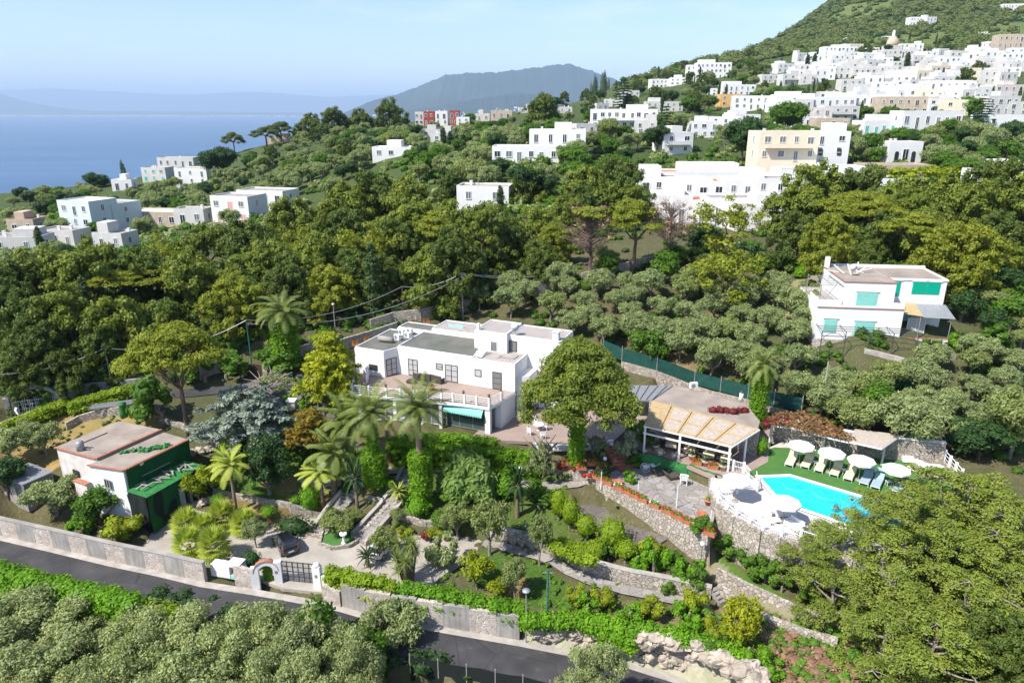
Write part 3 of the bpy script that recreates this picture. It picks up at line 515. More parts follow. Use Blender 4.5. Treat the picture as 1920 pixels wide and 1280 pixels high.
def mkumb(key, h=10., r=5.5, n=95, mat='pinel', leaf=.17, dn=220, seed=3, name='umbrella_pine', bark='bark', thick=.2, cr=(.8,1.25), trw=.3, fork=.45):
    rr = random.Random(seed); root = thing(name, (0,-500,0)); tr = MB(); fk = Vector((rr.uniform(-.5,.5), rr.uniform(-.5,.5), h*fork)); limb(tr, (0,0,-.6), fk, trw, trw*.75, .03, 8, 5, rr); cl = []
    for i in range(8):
        a = i*.785+rr.uniform(-.3,.3); w = r*rr.uniform(.45,.8); e = Vector((math.cos(a)*w, math.sin(a)*w, h*(.80-.10*(w/r)))); p = limb(tr, fk, e, trw*.45, .06, .12, 6, 6, rr)
        for j in range(3): limb(tr, p[3+j], e+Vector((rr.uniform(-1.4,1.4), rr.uniform(-1.4,1.4), .3)), .07, .02, .1, 4, 4, rr)
    for i in range(n):
        a = rr.uniform(0, 6.283); q = math.sqrt(rr.random()); lob = 1+.12*math.sin(3*a+seed)+.08*math.sin(5*a); z = h*(1-thick*1.1*(q**2.2)) - rr.uniform(0,.8)*h*thick*.55 - .5; k = rr.uniform(*cr)
        cl.append((math.cos(a)*q*r*lob*.9, math.sin(a)*q*r*lob*.9, z, k, k, k*.55))
    tr.build('trunk', M[bark], root); leafmesh('crown', LEAF[mat], cl, dn, leaf, root, seed, lower=.2); PROTO[key] = (root, h, r); return root
def mkround(key, h=5., r=2.8, n=34, cr=(.55,.95), mat='olive', leaf=.15, dn=260, seed=5, name='olive_tree', bark='barkg', base=.28, trw=.16, core=.55, asp=2.4, jit=1.4, squash=1., shell=(.6,1.15)):
    rr = random.Random(seed); root = thing(name, (0,-500,0)); tr = MB(); fk = Vector((rr.uniform(-.2,.2), rr.uniform(-.2,.2), h*base)); limb(tr, (0,0,-.5), fk, trw*1.3, trw, .1, 7, 4, rr); cl = []; cz = h*(base+1)/2+.05*h; rz = h*(1-base)/2
    for i in range(5):
        a = i*1.257+rr.random(); limb(tr, fk, (math.cos(a)*r*.6, math.sin(a)*r*.6, cz+rr.uniform(-.2,.5)*rz), trw*.6, .03, .15, 5, 5, rr)
    for i in range(n):
        d = Vector((rr.gauss(0,1), rr.gauss(0,1), rr.gauss(.2,.85))).normalized()*(rr.random()**.33); k = rr.uniform(*cr); lob = 1+.18*math.sin(2*math.atan2(d.y,d.x)+seed)
        cl.append((d.x*(r-k*.6)*lob, d.y*(r-k*.6)*lob, cz+d.z*(rz-k*.5), k, k*rr.uniform(.85,1.15), k*.85*squash))
    tr.build('trunk', M[bark], root); leafmesh('crown', LEAF[mat], cl, dn, leaf, root, seed, core=core, asp=asp, jit=jit, shell=shell); PROTO[key] = (root, h, r); return root
def mkcol(key, h=8., r=.8, mat='cypress', leaf=.2, dn=260, seed=9, name='cypress_tree', taper=True):
    rr = random.Random(seed); root = thing(name, (0,-500,0)); tr = MB(); tr.tube([(0,0,-.5),(0,0,h*.5)], [.16,.05], 6); cl = []
    for i in range(16):
        t = i/15; w = r*((math.sin(math.pi*(.12+.80*t))**.7) if taper else 1)*rr.uniform(.85,1.1); cl.append((rr.uniform(-.12,.12)*r, rr.uniform(-.12,.12)*r, h*(.07+.86*t), w, w, h*.065))
    tr.build('trunk', M['bark'], root); leafmesh('crown', LEAF[mat], cl, dn, leaf, root, seed, core=.8, shell=(.85,1.06)); PROTO[key] = (root, h, r); return root
def mkcedar(key, h=6., r=5., mat='bluec', leaf=.2, dn=170, seed=4, name='cedar_tree', lay=6, arm=11, droop=.10, base=.42):
    rr = random.Random(seed); root = thing(name, (0,-500,0)); tr = MB(); limb(tr, (0,0,-.5), (0,0,h*.93), .22, .06, .03, 7, 5, rr); cl = []
    for l in range(lay):
        t = l/(lay-1); R_ = r*(1-.62*t**1.5); z = h*(base+(.97-base)*t)
        for i in range(max(4, int(arm*(1-.5*t)))):
            a = 6.283*i/arm/(1-.5*t)+l*.7+rr.uniform(-.2,.2); Ln = R_*rr.uniform(.7,1.1); e = (math.cos(a)*Ln, math.sin(a)*Ln, z-droop*Ln); limb(tr, (0,0,z-.1), e, .06, .02, .04, 4, 3, rr)
            m_ = max(2, int(Ln/.8))
            for j in range(m_):
                q = (j+1.1)/m_*.95; w = .62*(1.15-.5*q)+.15; cl.append((e[0]*q+rr.uniform(-.25,.25), e[1]*q+rr.uniform(-.25,.25), z-droop*Ln*q*q+rr.uniform(-.1,.1), w, w, .17))
    tr.build('trunk', M['bark'], root); leafmesh('crown', LEAF[mat], cl, dn, leaf, root, seed, core=.6, droop=.4, asp=2.2); PROTO[key] = (root, h, r); return root
def mkdead(key, h=12., r=3.2, seed=6, name='dead_pine', leafy=40, top=None, base=.42):
    rr = random.Random(seed); root = thing(name, (0,-500,0)); tr = MB(); sp = limb(tr, (0,0,-.6), (.3,0,h*.85), .24, .05, .03, 7, 10, rr); cl = []
    for i in range(95):
        t = rr.uniform(base, 1); s0 = Vector((.3*t, 0, h*.85*t*.92)); a = rr.uniform(0, 6.283); w = r*math.sin(math.pi*min(.85, .25+.62*(t-base)/(1-base)))*rr.uniform(.6,1.05); e = s0+Vector((math.cos(a)*w, math.sin(a)*w, h*.13*rr.uniform(.6,1.5))); p = limb(tr, s0, e, .05, .015, .1, 4, 4, rr)
        for j in range(6): q = p[rr.randint(1,4)]; limb(tr, q, q+Vector((rr.uniform(-1,1), rr.uniform(-1,1), rr.uniform(.2,1.2)))*1.0, .016, .008, .1, 3, 2, rr)
        if i < leafy: cl.append((*e, .55, .55, .4))
    tr.build('trunk', M['deadw'], root); leafmesh('dry_needles', LEAF['brown'], cl, 55, .17, root, seed, core=0, shell=(.2,1.1), asp=3)
    if top: 
        c2 = [(math.cos(a)*top*.6*q, math.sin(a)*top*.6*q, h*.93-q*.8, .8, .8, .45) for a, q in [(rr.uniform(0,6.28), rr.random()**.5) for _ in range(18)]]; leafmesh('green_top', LEAF['pinel'], c2, 130, .22, root, seed)
    PROTO[key] = (root, h, r); return root
def frondmesh(name, mat, root, z, n, L, seed, up=.9, drop=1.1, wid=.42, leaf=.05, k=9, asc=(-.35,1.35), c=(0,0)):
    rr = np.random.default_rng(seed); V = []; F = []
    for i in range(n):
        a = i*2.39996; e = asc[0]+(asc[1]-asc[0])*((i+.5)/n); l = L*rr.uniform(.85,1.1); ca, sa = math.cos(a), math.sin(a); pts = []
        x = 0.; zz = 0.; th = e
        for j in range(k+1): pts.append((x, zz, th)); x += math.cos(th)*l/k; zz += math.sin(th)*l/k; th -= drop/k*(.5+1.2*j/k)
        for j in range(k):
            for s in (-1, 1):
                for m_ in (0., .33, .66):
                    p0 = pts[j]; p1 = pts[j+1]; px_ = p0[0]+(p1[0]-p0[0])*m_; pz = p0[1]+(p1[1]-p0[1])*m_; t = (j+m_)/k; w = wid*l*.42*math.sin(math.pi*min(1,(.14+.8*t)))**.7; lw = max(.035, leaf)*1.0
                    fx = math.cos(p0[2])*.55; fz = math.sin(p0[2])*.55-.28
                    q0 = (px_, 0, pz); q1 = (px_+math.cos(p0[2])*lw*2.2, 0, pz+math.sin(p0[2])*lw*2.2); tip = (px_+fx*w, s*w*.85, pz+fz*w)
                    o = len(V)
                    for q in (q0, q1, tip, tip): V.append((c[0]+q[0]*ca-q[1]*sa, c[1]+q[0]*sa+q[1]*ca, z+q[2]))
                    V[-1] = tuple(V[-1][u]+(.03 if u == 2 else .02) for u in range(3)); F.append((o, o+1, o+2, o+3))
    return npmesh(name, np.array(V), np.array(F), mat, False, {'tint': np.repeat(rr.uniform(.3,1,len(F)), 4)}, root)
def mkpalm(key, h=5., L=3., n=46, seed=2, mat='palm', name='palm_tree', trw=.3, boots=.38, fruit=False, wid=.42, asc=(-.35,1.35), drop=1.1, ivy=0):
    root = thing(name, (0,-500,0)); tr = MB(); tr.lathe([(trw*1.25,-.4),(trw,.3),(trw*.9,h*.5),(trw*.95,h*.85),(boots,h-.35),(boots*1.1,h-.05),(boots*.6,h+.25)], n=12); tr.build('trunk', M['palmb'], root, True)
    frondmesh('fronds', LEAF[mat], root, h+.05, n, L, seed, wid=wid, asc=asc, drop=drop)
    if fruit: leafmesh('fruit_bunch', LEAF['gold'] if fruit is True else LEAF[fruit], [(math.cos(a)*.75, math.sin(a)*.75, h-.15, .35,.35,.4) for a in (0,1.2,2.6,3.9,5.1)], 150, .12, root, seed, core=.7)
    if ivy: leafmesh('ivy', LEAF['ivy'], [(0,0,z, 1.35,1.35,.6) for z in np.arange(.3, h-.7, .45)], 260, .16, root, seed, core=.85, shell=(.9,1.1))
    PROTO[key] = (root, h, L); return root
def mkfan(key, h=1.6, L=1.1, n=26, seed=2, name='fan_palm', mat='fan', trw=.2):
    rr = np.random.default_rng(seed); root = thing(name, (0,-500,0)); tr = MB(); tr.lathe([(trw*1.2,-.3),(trw,.4),(trw*1.1,h)], n=10); tr.build('trunk', M['palmb'], root, True); V = []; F = []
    for i in range(n):
        a = i*2.39996; e = -.5+1.9*(i+.5)/n; d = np.array((math.cos(a)*math.cos(e), math.sin(a)*math.cos(e), math.sin(e))); side = np.array((-math.sin(a), math.cos(a), 0)); c = np.array((0,0,h))+d*L*.55
        for j in range(13):
            th = (j-6)*.23; q = d*math.cos(th)+side*math.sin(th); q = q+np.array((0,0,-.18*abs(j-6)/6-.08)); w = np.cross(q, np.cross(d, side)); w = w/np.linalg.norm(w)*.045*L; o = len(V); tip = c+q*L*.75*rr.uniform(.9,1.1); mid = c+q*L*.4
            V += [c, mid-w, tip, mid+w]; F.append((o,o+1,o+2,o+3))
    npmesh('fronds', np.array(V), np.array(F), LEAF[mat], False, {'tint': np.repeat(rr.uniform(.3,1,len(F)), 4)}, root); PROTO[key] = (root, h+L, L); return root
def mkbush(key, cl, mat, leaf=.13, dn=320, seed=3, name='shrub', core=.85, stem=.12, shell=(.85,1.08), sh=.2, **k):
    root = thing(name, (0,-500,0)); tr = MB(); tr.tube([(0,0,-.3),(0,0,cl[0][2])], [stem,stem*.7], 6); tr.build('stem', M['barkg'], root); leafmesh('foliage', LEAF[mat], cl, dn, leaf, root, seed, core=core, shell=shell, **k)
    C = np.array(cl); PROTO[key] = (root, float((C[:,2]+C[:,5]).max()), float((C[:,0]+C[:,3]).max())); return root
rr = random.Random(11)
def blobs(n, r, h, k=(.3,.5)): return [(math.cos(a)*q, math.sin(a)*q, zz, s, s, s*.9) for a, q, zz, s in [(rr.uniform(0,6.28), rr.random()**.5*(r-.25), rr.uniform(.25*h,.85*h), rr.uniform(*k)) for _ in range(n)]]
mkpine('pA', seed=1, nl=10, per=26, base=.24); mkpine('pB', seed=2, r=4.6, nl=11, per=14, mat='pine', base=.28); mkpine('pC', seed=3, h=12.5, r=4.2, nl=11, per=24, mat='pineb', base=.2); mkpine('pD', seed=4, h=10, r=5., nl=10, per=26, mat='pinel', base=.3)
mkpine('pE', seed=5, h=11, r=4.6, nl=11, per=24, base=.2, mat='pineb')
mkpine('pF', seed=6, h=11, r=4.5, nl=15, per=12, ls=.72, cr=(.5,.85), flat=.8, mat='pinef', leaf=.12, dn=330, bark='barkg', vis=.55, base=.12, core=.3, name='pine_tree'); mkpine('pG', seed=16, h=9, r=4.2, nl=14, per=12, ls=.72, cr=(.5,.8), flat=.8, mat='pinef', leaf=.12, dn=330, bark='barkg', vis=.5, base=.1, core=.3)
mkumb('uA', seed=3); mkumb('uB', seed=8, h=11, r=3.8, n=42, mat='pinel'); mkumb('uC', seed=9, h=7, r=5, n=40, mat='pineb', thick=.3, fork=.5)
mkround('oA', seed=5); mkround('oB', seed=6, r=3.1, n=40); mkround('oC', seed=7, h=4.6, r=2.6, n=30, mat='oliveg'); mkround('oD', seed=8, h=5.2, r=2.9, n=36)
mkround('bigA', seed=21, h=8, r=4.2, n=64, cr=(.5,1.3), leaf=.12, dn=430, base=.12, mat='olivef'); mkround('bigB', seed=22, h=8.6, r=4.0, n=66, cr=(.5,1.25), leaf=.12, dn=430, base=.12, mat='olivef')
mkround('bA', seed=31, h=6, r=3.2, n=40, cr=(.8,1.2), mat='broad', leaf=.24, dn=150, asp=1.4, jit=1, name='broadleaf_tree', bark='bark', core=.7); mkround('bB', seed=32, h=7, r=3.4, n=46, cr=(.8,1.2), mat='dark', leaf=.24, dn=150, asp=1.4, jit=1, name='evergreen_tree', bark='bark', core=.7)
mkround('bC', seed=33, h=4, r=2.2, n=22, cr=(.6,.9), mat='broad', leaf=.2, dn=190, asp=1.4, jit=1, name='broadleaf_tree', bark='bark', base=.15); mkround('bD', seed=34, h=3.4, r=2.3, n=24, cr=(.5,.85), mat='dark', leaf=.16, dn=230, asp=1.5, name='evergreen_shrub', base=.1)
mkcol('cy'); mkround('thin', seed=41, h=11, r=4, n=46, cr=(.5,.9), mat='pinel', leaf=.2, dn=150, name='eucalyptus_tree', bark='bark', base=.2, core=.2, asp=2, shell=(.3,1.2))
# ---------------------------------------------------------------- main villa (local frame: x along the long front, y towards the back)
HP = P(963,735,8.7); vil = thing('villa', (HP[0], HP[1], 0), HR, 'long white flat-roofed villa with a railed roof terrace in the middle of the garden', 'villa')
def B(name, mat, root, *boxes, rz=0):
    me = MB()
    for b_ in boxes: me.box(*b_)
    return me.build(name, M[mat] if isinstance(mat, str) else mat, root)
def window(root, x0, x1, y, z0, z1, fr='frame', gl='dark', n=2, face='y', depth=.06, name='window', bars=0):
    """framed pane on a wall facing -y (face 'y') or +x/-x (face 'x','-x'), standing 3 cm proud"""
    f = MB(); g = MB(); t = .07
    def add(me, a0, a1, d0, d1, c0, c1):
        if face == 'y': me.box(a0, a1, y-d1, y-d0, c0, c1)
        elif face == 'x': me.box(y+d0, y+d1, a0, a1, c0, c1)
        else: me.box(y-d1, y-d0, a0, a1, c0, c1)
    for k in range(n+1): xx = x0+(x1-x0-t)*k/n; add(f, xx, xx+t, .004, depth, z0, z1)
    add(f, x0+t, x1-t, .004, depth-.005, z1-t, z1); add(f, x0+t, x1-t, .004, depth-.005, z0, z0+t)
    for k in range(bars): zz = z0+(z1-z0)*(k+1)/(bars+1); add(f, x0+t, x1-t, .004, depth-.007, zz-.02, zz+.02)
    add(g, x0+.01, x1-.01, .005, .025, z0+.01, z1-.01)
    o = f.build(name, M[fr], root); g.build('pane', M[gl] if isinstance(gl, str) else gl, o); return o
def slabwall(root, name, mat, poly, z0, z1): return MB().prism(poly, z0, z1).build(name, M[mat], root)
M['glassw'] = glassmat('curtained_glass', (.42,.43,.42), .12, .5); M['glassg'] = glassmat('grey_glass', (.16,.17,.17), .1, .6)
# upper storey
slabwall(vil, 'wall', 'white', [(-15.1,0),(-5.0,0),(-5.0,6.4),(-15.1,6.4)], 8.7, 12.12)
slabwall(vil, 'wall', 'white', [(-4.998,0),(.16,0),(.16,5.2),(-4.998,5.2)], 8.7, 11.95)
slabwall(vil, 'wall', 'white', [(-20,-1.8),(-15.9,-1.8),(-15.102,0),(-15.102,6.2),(-20,6.2)], 8.7, 11.9)
slabwall(vil, 'tower', 'white', [(-6.4,3.2),(-2.2,3.2),(-2.2,8),(-6.4,8)], 11.96, 14.25)
slabwall(vil, 'annex', 'white', [(-2.198,3.9),(4.2,3.9),(4.2,8.4),(-2.198,8.4)], 5.5, 13.95)
slabwall(vil, 'wall', 'white', [(.162,.5),(1.4,1.2),(1.4,3.9),(.162,3.9)], 5.5, 10.4)
slabwall(vil, 'wall', 'white', [(-14,6.42),(-6.45,6.42),(-6.45,10.5),(-14,10.5)], 8.7, 12.6)
slabwall(vil, 'wall', 'white', [(-19,6.22),(-14.05,6.42),(-14.05,9),(-19,9)], 8.7, 12.2)
# lower storey, recessed under the terrace
slabwall(vil, 'wall', 'white', [(-19.6,-1.6),(-15.5,-5.0),(-11,-5.6),(-9.8,-3.6),(-.2,-3.0),(0,.2),(0,6),(-19.6,6)], 5.3, 8.35)
TER = [(-16.9,-7.5),(-12.6,-6.75),(-9.4,-6.1),(-6.3,-5.55),(-3.7,-5.15),(-.75,-4.95),(-.2,-2.6),(.3,-.02),(-15.05,-.02),(-15.9,-1.82),(-19.9,-1.82)]
slabwall(vil, 'terrace_slab', 'whitec', TER, 8.36, 8.66)
me = MB(); me.prism([(x*.985-.12, y*.975) for x, y in TER[:7]] + [(.2,-.03),(-15.07,-.03),(-15.9,-1.84),(-19.6,-1.84)], 8.5, 8.69); me.build('terrace_floor', M['patio'], vil)
def railing(root, line, z, h, name='railing', step=2.6, rails=4, mat='whitec', bal=None, panel=False):
    me = MB()
    for a, b_ in zip(line[:-1], line[1:]):
        L = math.dist(a, b_); n_ = max(1, round(L/step))
        for k in range(rails): zz = z+h*(k+1)/rails-.03; me.bar((*a, zz), (*b_, zz), .045 if k < rails-1 else .07, .04)
        if bal:
            for k in range(int(L/bal)): t = (k+.5)*bal/L; me.tube([(a[0]+(b_[0]-a[0])*t, a[1]+(b_[1]-a[1])*t, z), (a[0]+(b_[0]-a[0])*t, a[1]+(b_[1]-a[1])*t, z+h*.95)], .018, 4, False)
    o = me.build(name, M[mat], root)
    for a, b_ in zip(line[:-1], line[1:]):
        L = math.dist(a, b_); n_ = max(1, round(L/step))
        for k in range(n_): t = k/n_; p = (a[0]+(b_[0]-a[0])*t, a[1]+(b_[1]-a[1])*t); q = MB(); q.box(-.1,.1,-.1,.1,0,h+.1); q.build('post', M[mat], o, loc=(p[0], p[1], z))
    return o
railing(vil, [(-18.9,-3.2),(-16.7,-7.35),(-12.6,-6.62),(-9.4,-5.98),(-6.3,-5.42),(-3.7,-5.0),(-.85,-4.8),(-.35,-2.6),(.12,-.15)], 8.7, 1.0, step=1.7, bal=.62)
railing(vil, [(-19.2,-2.4),(-17.4,-5.2)], 8.7, 1.15, step=1.2, bal=.3); railing(vil, [(-18.0,-2.2),(-16.4,-4.9)], 8.7, 1.15, step=1.2, bal=.3)
for x0, x1, z0, z1, n_, gl in ((-13.69,-12.4,8.75,10.82,2,'glassw'),(-8.7,-7.05,8.75,10.85,2,'glassw'),(-2.61,-1.47,8.75,10.83,1,'glassg'),(-4.85,-4.0,9.93,10.8,1,'glassw')):
    window(vil, x0, x1, 0, z0, z1, n=n_, gl=gl, name='door' if z0 < 9 else 'window', bars=2 if z0 < 9 else 0)
window(vil, -9.9, -9.03, 0, 10.05, 10.8, fr='frame', gl='glassw', n=1, bars=1); window(vil, -18.05, -16.86, -1.8, 9.42, 10.12, n=1)
dd = thing('side_door', (-15.9,-1.8,0), math.atan2(1.8,.8)); dd.parent = vil; dd.name = 'door'
window(dd, .25, 1.75, 0, 8.75, 10.9, n=2, gl='glassw', name='leaf', bars=2)
window(vil, -2.2+.0, -1.2, 3.9-.002, 12.1, 13.4, n=1, gl='glassg'); window(vil, -4.3, -3.4, 3.2, 12.0, 13.3, fr='whitec', gl='glassg', n=1, name='door')
# roofs
def roof(root, poly, z, mat, lip=.12, name='roof', par=.12):
    o = MB().prism(poly, z, z+.03).build(name, M[mat], root); e = MB(); n_ = len(poly)
    for i in range(n_): a, b_ = poly[i], poly[(i+1) % n_]; e.bar((*a, z+.07), (*b_, z+.071), lip, par)
    e.build('roof_edge', M['whitec'], o); return o
roof(vil, [(-15,.1),(-5.1,.1),(-5.1,6.3),(-15,6.3)], 12.12, 'roofg'); roof(vil, [(-4.9,.1),(.06,.1),(.06,5.1),(-4.9,5.1)], 11.95, 'sheets')
roof(vil, [(-19.9,-1.7),(-15.95,-1.7),(-15.2,0),(-15.2,6.1),(-19.9,6.1)], 11.9, 'roofg'); roof(vil, [(-6.3,3.3),(-2.3,3.3),(-2.3,7.9),(-6.3,7.9)], 14.25, 'sheets')
roof(vil, [(-2.1,4),(4.1,4),(4.1,8.3),(-2.1,8.3)], 13.95, 'sheets'); roof(vil, [(-13.9,6.5),(-6.5,6.5),(-6.5,10.4),(-13.9,10.4)], 12.6, 'sheets'); roof(vil, [(-18.9,6.5),(-14.1,6.5),(-14.1,8.9),(-18.9,8.9)], 12.2, 'roofg')
MB().box(3.1,3.8,4.05,4.7,13.95,15.0).cbox(3.45,4.37,15.05,.85,.8,.1).build('chimney', M['white'], vil); MB().box(-6.2,-5.9,3.5,3.8,14.2,15.1).build('chimney', M['white'], vil)
B('rubble', 'concrete', vil, (-2.2,-.6,1.6,3,11.98,12.1), (-3.6,-2.4,1.2,2.2,11.98,12.06)); B('stair', 'whitec', vil, *[(-5.3+.0,-4.2,.6+k*.3,.8+k*.3,12.1+k*.09,12.17+k*.09) for k in range(6)])
B('skylight_sheet', 'shut', vil, (-12.5,-10.4,8.2,8.3,12.63,12.95))
# lower front: glazing, columns, awning, balcony
B('column', 'whitec', vil, (-1.35,-.75,-4.85,-4.4,5.3,8.36)); B('column', 'whitec', vil, (-6.7,-6.35,-5.4,-5.1,5.3,8.36)); B('column', 'whitec', vil, (-11.9,-11.5,-6.5,-6.1,5.3,8.36)); B('column', 'whitec', vil, (-16.3,-15.9,-6.9,-6.5,5.3,8.36))
window(vil, -6.35, -1.35, -4.35, 5.45, 8.3, fr='grey', gl=M['glass'], n=3, name='glazing'); window(vil, -4.5, -.6, -.75-.2, 5.45, 8.3, fr='grey', gl=M['glass'], n=3, face='x', name='glazing')
window(vil, -11.3, -6.8, -4.9, 5.5, 8.2, fr='whitec', gl='glassg', n=4, name='glazing'); window(vil, -15.5, -12.2, -5.9, 5.5, 8.2, fr='whitec', gl='glassg', n=3, name='glazing')
railing(vil, [(-16.2,-7.0),(-12.2,-6.5),(-9.0,-6.3)], 5.35, .95, 'balcony_railing', 2, 3, 'whitec', .2)
B('balcony_slab', 'whitec', vil, (-16.3,-9,-6.9,-4.5,5.1,5.35))
def awning(x0, x1):
    me = MB(); N = 16
    for i in range(N):
        a, b_ = x0+(x1-x0)*i/N, x0+(x1-x0)*(i+1)/N; m_ = (a+b_)/2
        me.add([(a,-4.9,8.25),(b_,-4.9,8.25),(b_,-5.35,7.75),(a,-5.35,7.75)], [(0,3,2,1)]); me.add([(a,-5.35,7.75),(b_,-5.35,7.75),(b_,-5.37,7.55),(m_,-5.38,7.42),(a,-5.37,7.55)], [(0,4,3,2,1)])
    return me.build('awning', M['awn'], vil)
awning(-6.2, -1.5); awning(-15.6, -12.4)
# attached glazed lean-to left of the villa
lean = thing('carport', (*hl(-22.5,-3.5), 5.6), HR, 'low grey-roofed lean-to against the left end of the white villa', 'lean-to')
MB().cbox(0,0,2.55,5.2,4.6,.14,0,.06).build('roof', M['roofb'], lean); 
for x in (-2.4, 0, 2.4): MB().box(x-.07,x+.07,-2.2,-2.06,0,2.4).build('post', M['whitec'], lean)
MB().box(-2.4,2.4,1.9,2.05,0,2.5).build('wall', M['white'], lean)
# ---------------------------------------------------------------- cottage wrapped in green netting
GO = P(232,878,6.5); GR = R(-26.7); gh = thing('cottage', (GO[0], GO[1], 0), GR, 'old pink-white cottage with green netting over its side at the left of the garden', 'cottage')
slabwall(gh, 'wall', 'pinkw', [(-10.2,-.2),(-4.2,.1),(-4.2,7.3),(-10.2,6.6)], 1.2, 6.4); slabwall(gh, 'wall', 'white', [(-4.198,-.85),(-.1,-.05),(-.1,7.2),(-4.198,7.2)], 1.0, 6.2)
MB().prism([(-10.3,-.3),(-4.1,0),(-4.1,7.4),(-10.3,6.7)], 6.4, 6.5).build('roof', M['roofb'], gh); MB().prism([(-4.09,-.95),(0,-.1),(0,7.3),(-4.09,7.3)], 6.2, 6.3).build('roof', M['roofb'], gh)
e = MB(); e.bar((-10.3,-.32,6.52), (-4.2,0,6.52), .2, .1); e.build('tile_edge', M['tile'], gh)
e = MB(); e.bar((-4.1,-.95,6.34), (-.02,-.1,6.34), .2, .1); e.bar((0,-.1,6.36), (.02,7.3,6.36), .24, .1); e.bar((-4.14,0,6.56), (-4.1,7.3,6.56), .2, .14)
for k in range(24): e.cbox(.1,.1+k*.3,6.4,.3,.16,.12)
for k in range(24): e.cbox(-4.12,.1+k*.3,6.62,.28,.16,.08)
e.build('tile_edge', M['tile'], gh)
B('parapet', 'roofb', gh, (-8.6,-4.4,1.0,1.2,6.5,6.62), (-8.8,-8.6,1.0,4.4,6.5,6.62), (-8.6,-4.4,4.2,4.4,6.5,6.62))
window(gh, -2.55, -1.75, -.55, 4.1, 5.1, fr='concrete', gl='dark', n=2); B('door', 'dark', gh, (-8.2,-7.4,-.24,-.15,2.6,4.5)); B('plinth', 'pinkw', gh, (-6.1,-4.2,-1.4,-.1,1.2,4.3)); B('tile_edge', 'tile', gh, (-6.2,-4.2,-1.5,-.9,4.3,4.4))
def cloth(name, mat, root, a, b_, z0, z1, out=.1, seed=1, nu=26, nv=8, amp=.08):
    rr = random.Random(seed); vs = []; d = Vector((b_[0]-a[0], b_[1]-a[1])).normalized(); nx, ny = d.y, -d.x; ph = [rr.uniform(0, 6) for _ in range(4)]
    for j in range(nv+1):
        for i in range(nu+1):
            t = i/nu; s = j/nv; w = out+amp*(math.sin(9*t+ph[0]+2*s)+.6*math.sin(23*t+ph[1])+.4*math.sin(5*s+ph[2])+.5*math.sin(14*t-7*s+ph[3]))
            vs.append((a[0]+(b_[0]-a[0])*t+nx*w, a[1]+(b_[1]-a[1])*t+ny*w, z0+(z1-z0)*s))
    me = MB(); me.add(vs, [(j*(nu+1)+i, j*(nu+1)+i+1, (j+1)*(nu+1)+i+1, (j+1)*(nu+1)+i) for j in range(nv) for i in range(nu)]); return me.build(name, mat, root, True)
cloth('netting', M['netg'], gh, (-.08,.1), (-.08,7.3), 3.6, 6.25, .12, 1)
B('slat', 'concrete', gh, (.28,.32,1.5,4.6,5.0,5.06)); B('slat', 'concrete', gh, (.3,.34,.6,1.6,4.4,4.46))
heap = leafmesh('net_heap', M['greencloth'], [(-3.2+q*.5, 2.4+q*.55, 6.4, .5,.5,.18) for q in range(6)] + [(-1.6+q*.3, 3.6+.5*q, 6.4, .45,.4,.2) for q in range(4)], 60, .25, gh, 5)
ext = thing('netted_shed', (*[float(v) for v in (Matrix.Translation((GO[0],GO[1],0)) @ Matrix.Rotation(GR,4,'Z') @ Vector((.3,.2,0)))[:2]], .5), GR, 'tall shed wrapped in green netting standing against the cottage', 'shed')
MB().prism([(0.05,-.5),(2.3,-.2),(2.0,6.2),(0.05,6.0)], 0, 3.6).build('wall', M['netd'], ext); cloth('netting', M['netg'], ext, (2.3,-.22), (2.0,6.1), -.3, 3.65, .06, 4); cloth('netting', M['netd'], ext, (0,-.5), (2.3,-.22), -.3, 3.6, .05, 6, 10)
MB().add([(-.15,-.55,3.75),(2.5,-.3,3.62),(2.3,6.5,3.7),(-.15,6.2,3.85)], [(0,1,2,3)]).build('roof', M['greencloth'], ext)
pl = MB(); rq = random.Random(4)
for k in range(16): pl.cbox(rq.uniform(.3,2.2), rq.uniform(.3,5.9), 3.9+rq.random()*.12, rq.uniform(.7,1.6), .14, .05, rq.uniform(0,3))
pl.build('loose_planks', M['concrete'], ext); MB().box(2.3,2.9,3.2,3.4,0,2.6).box(2.2,2.8,4.1,4.25,0,2.6).box(2.2,2.9,3.2,4.3,2.6,2.75).build('door_frame', M['plasterw'], ext)
# water tank on the cottage
tk = thing('roof_tank', (0,0,0)); tk.location = (Matrix.Translation((GO[0],GO[1],0)) @ Matrix.Rotation(GR,4,'Z') @ Vector((-7.3,.5,6.5))); tag(tk, 'small galvanised tank standing on the cottage roof edge', 'tank')
MB().lathe([(.38,0),(.38,.9),(.2,1.05)], n=12).build('barrel', M['grey'], tk, True); MB().tube([(.35,0,.2),(.9,0,.15),(1,.1,0)], .05).build('pipe', M['grey'], tk)
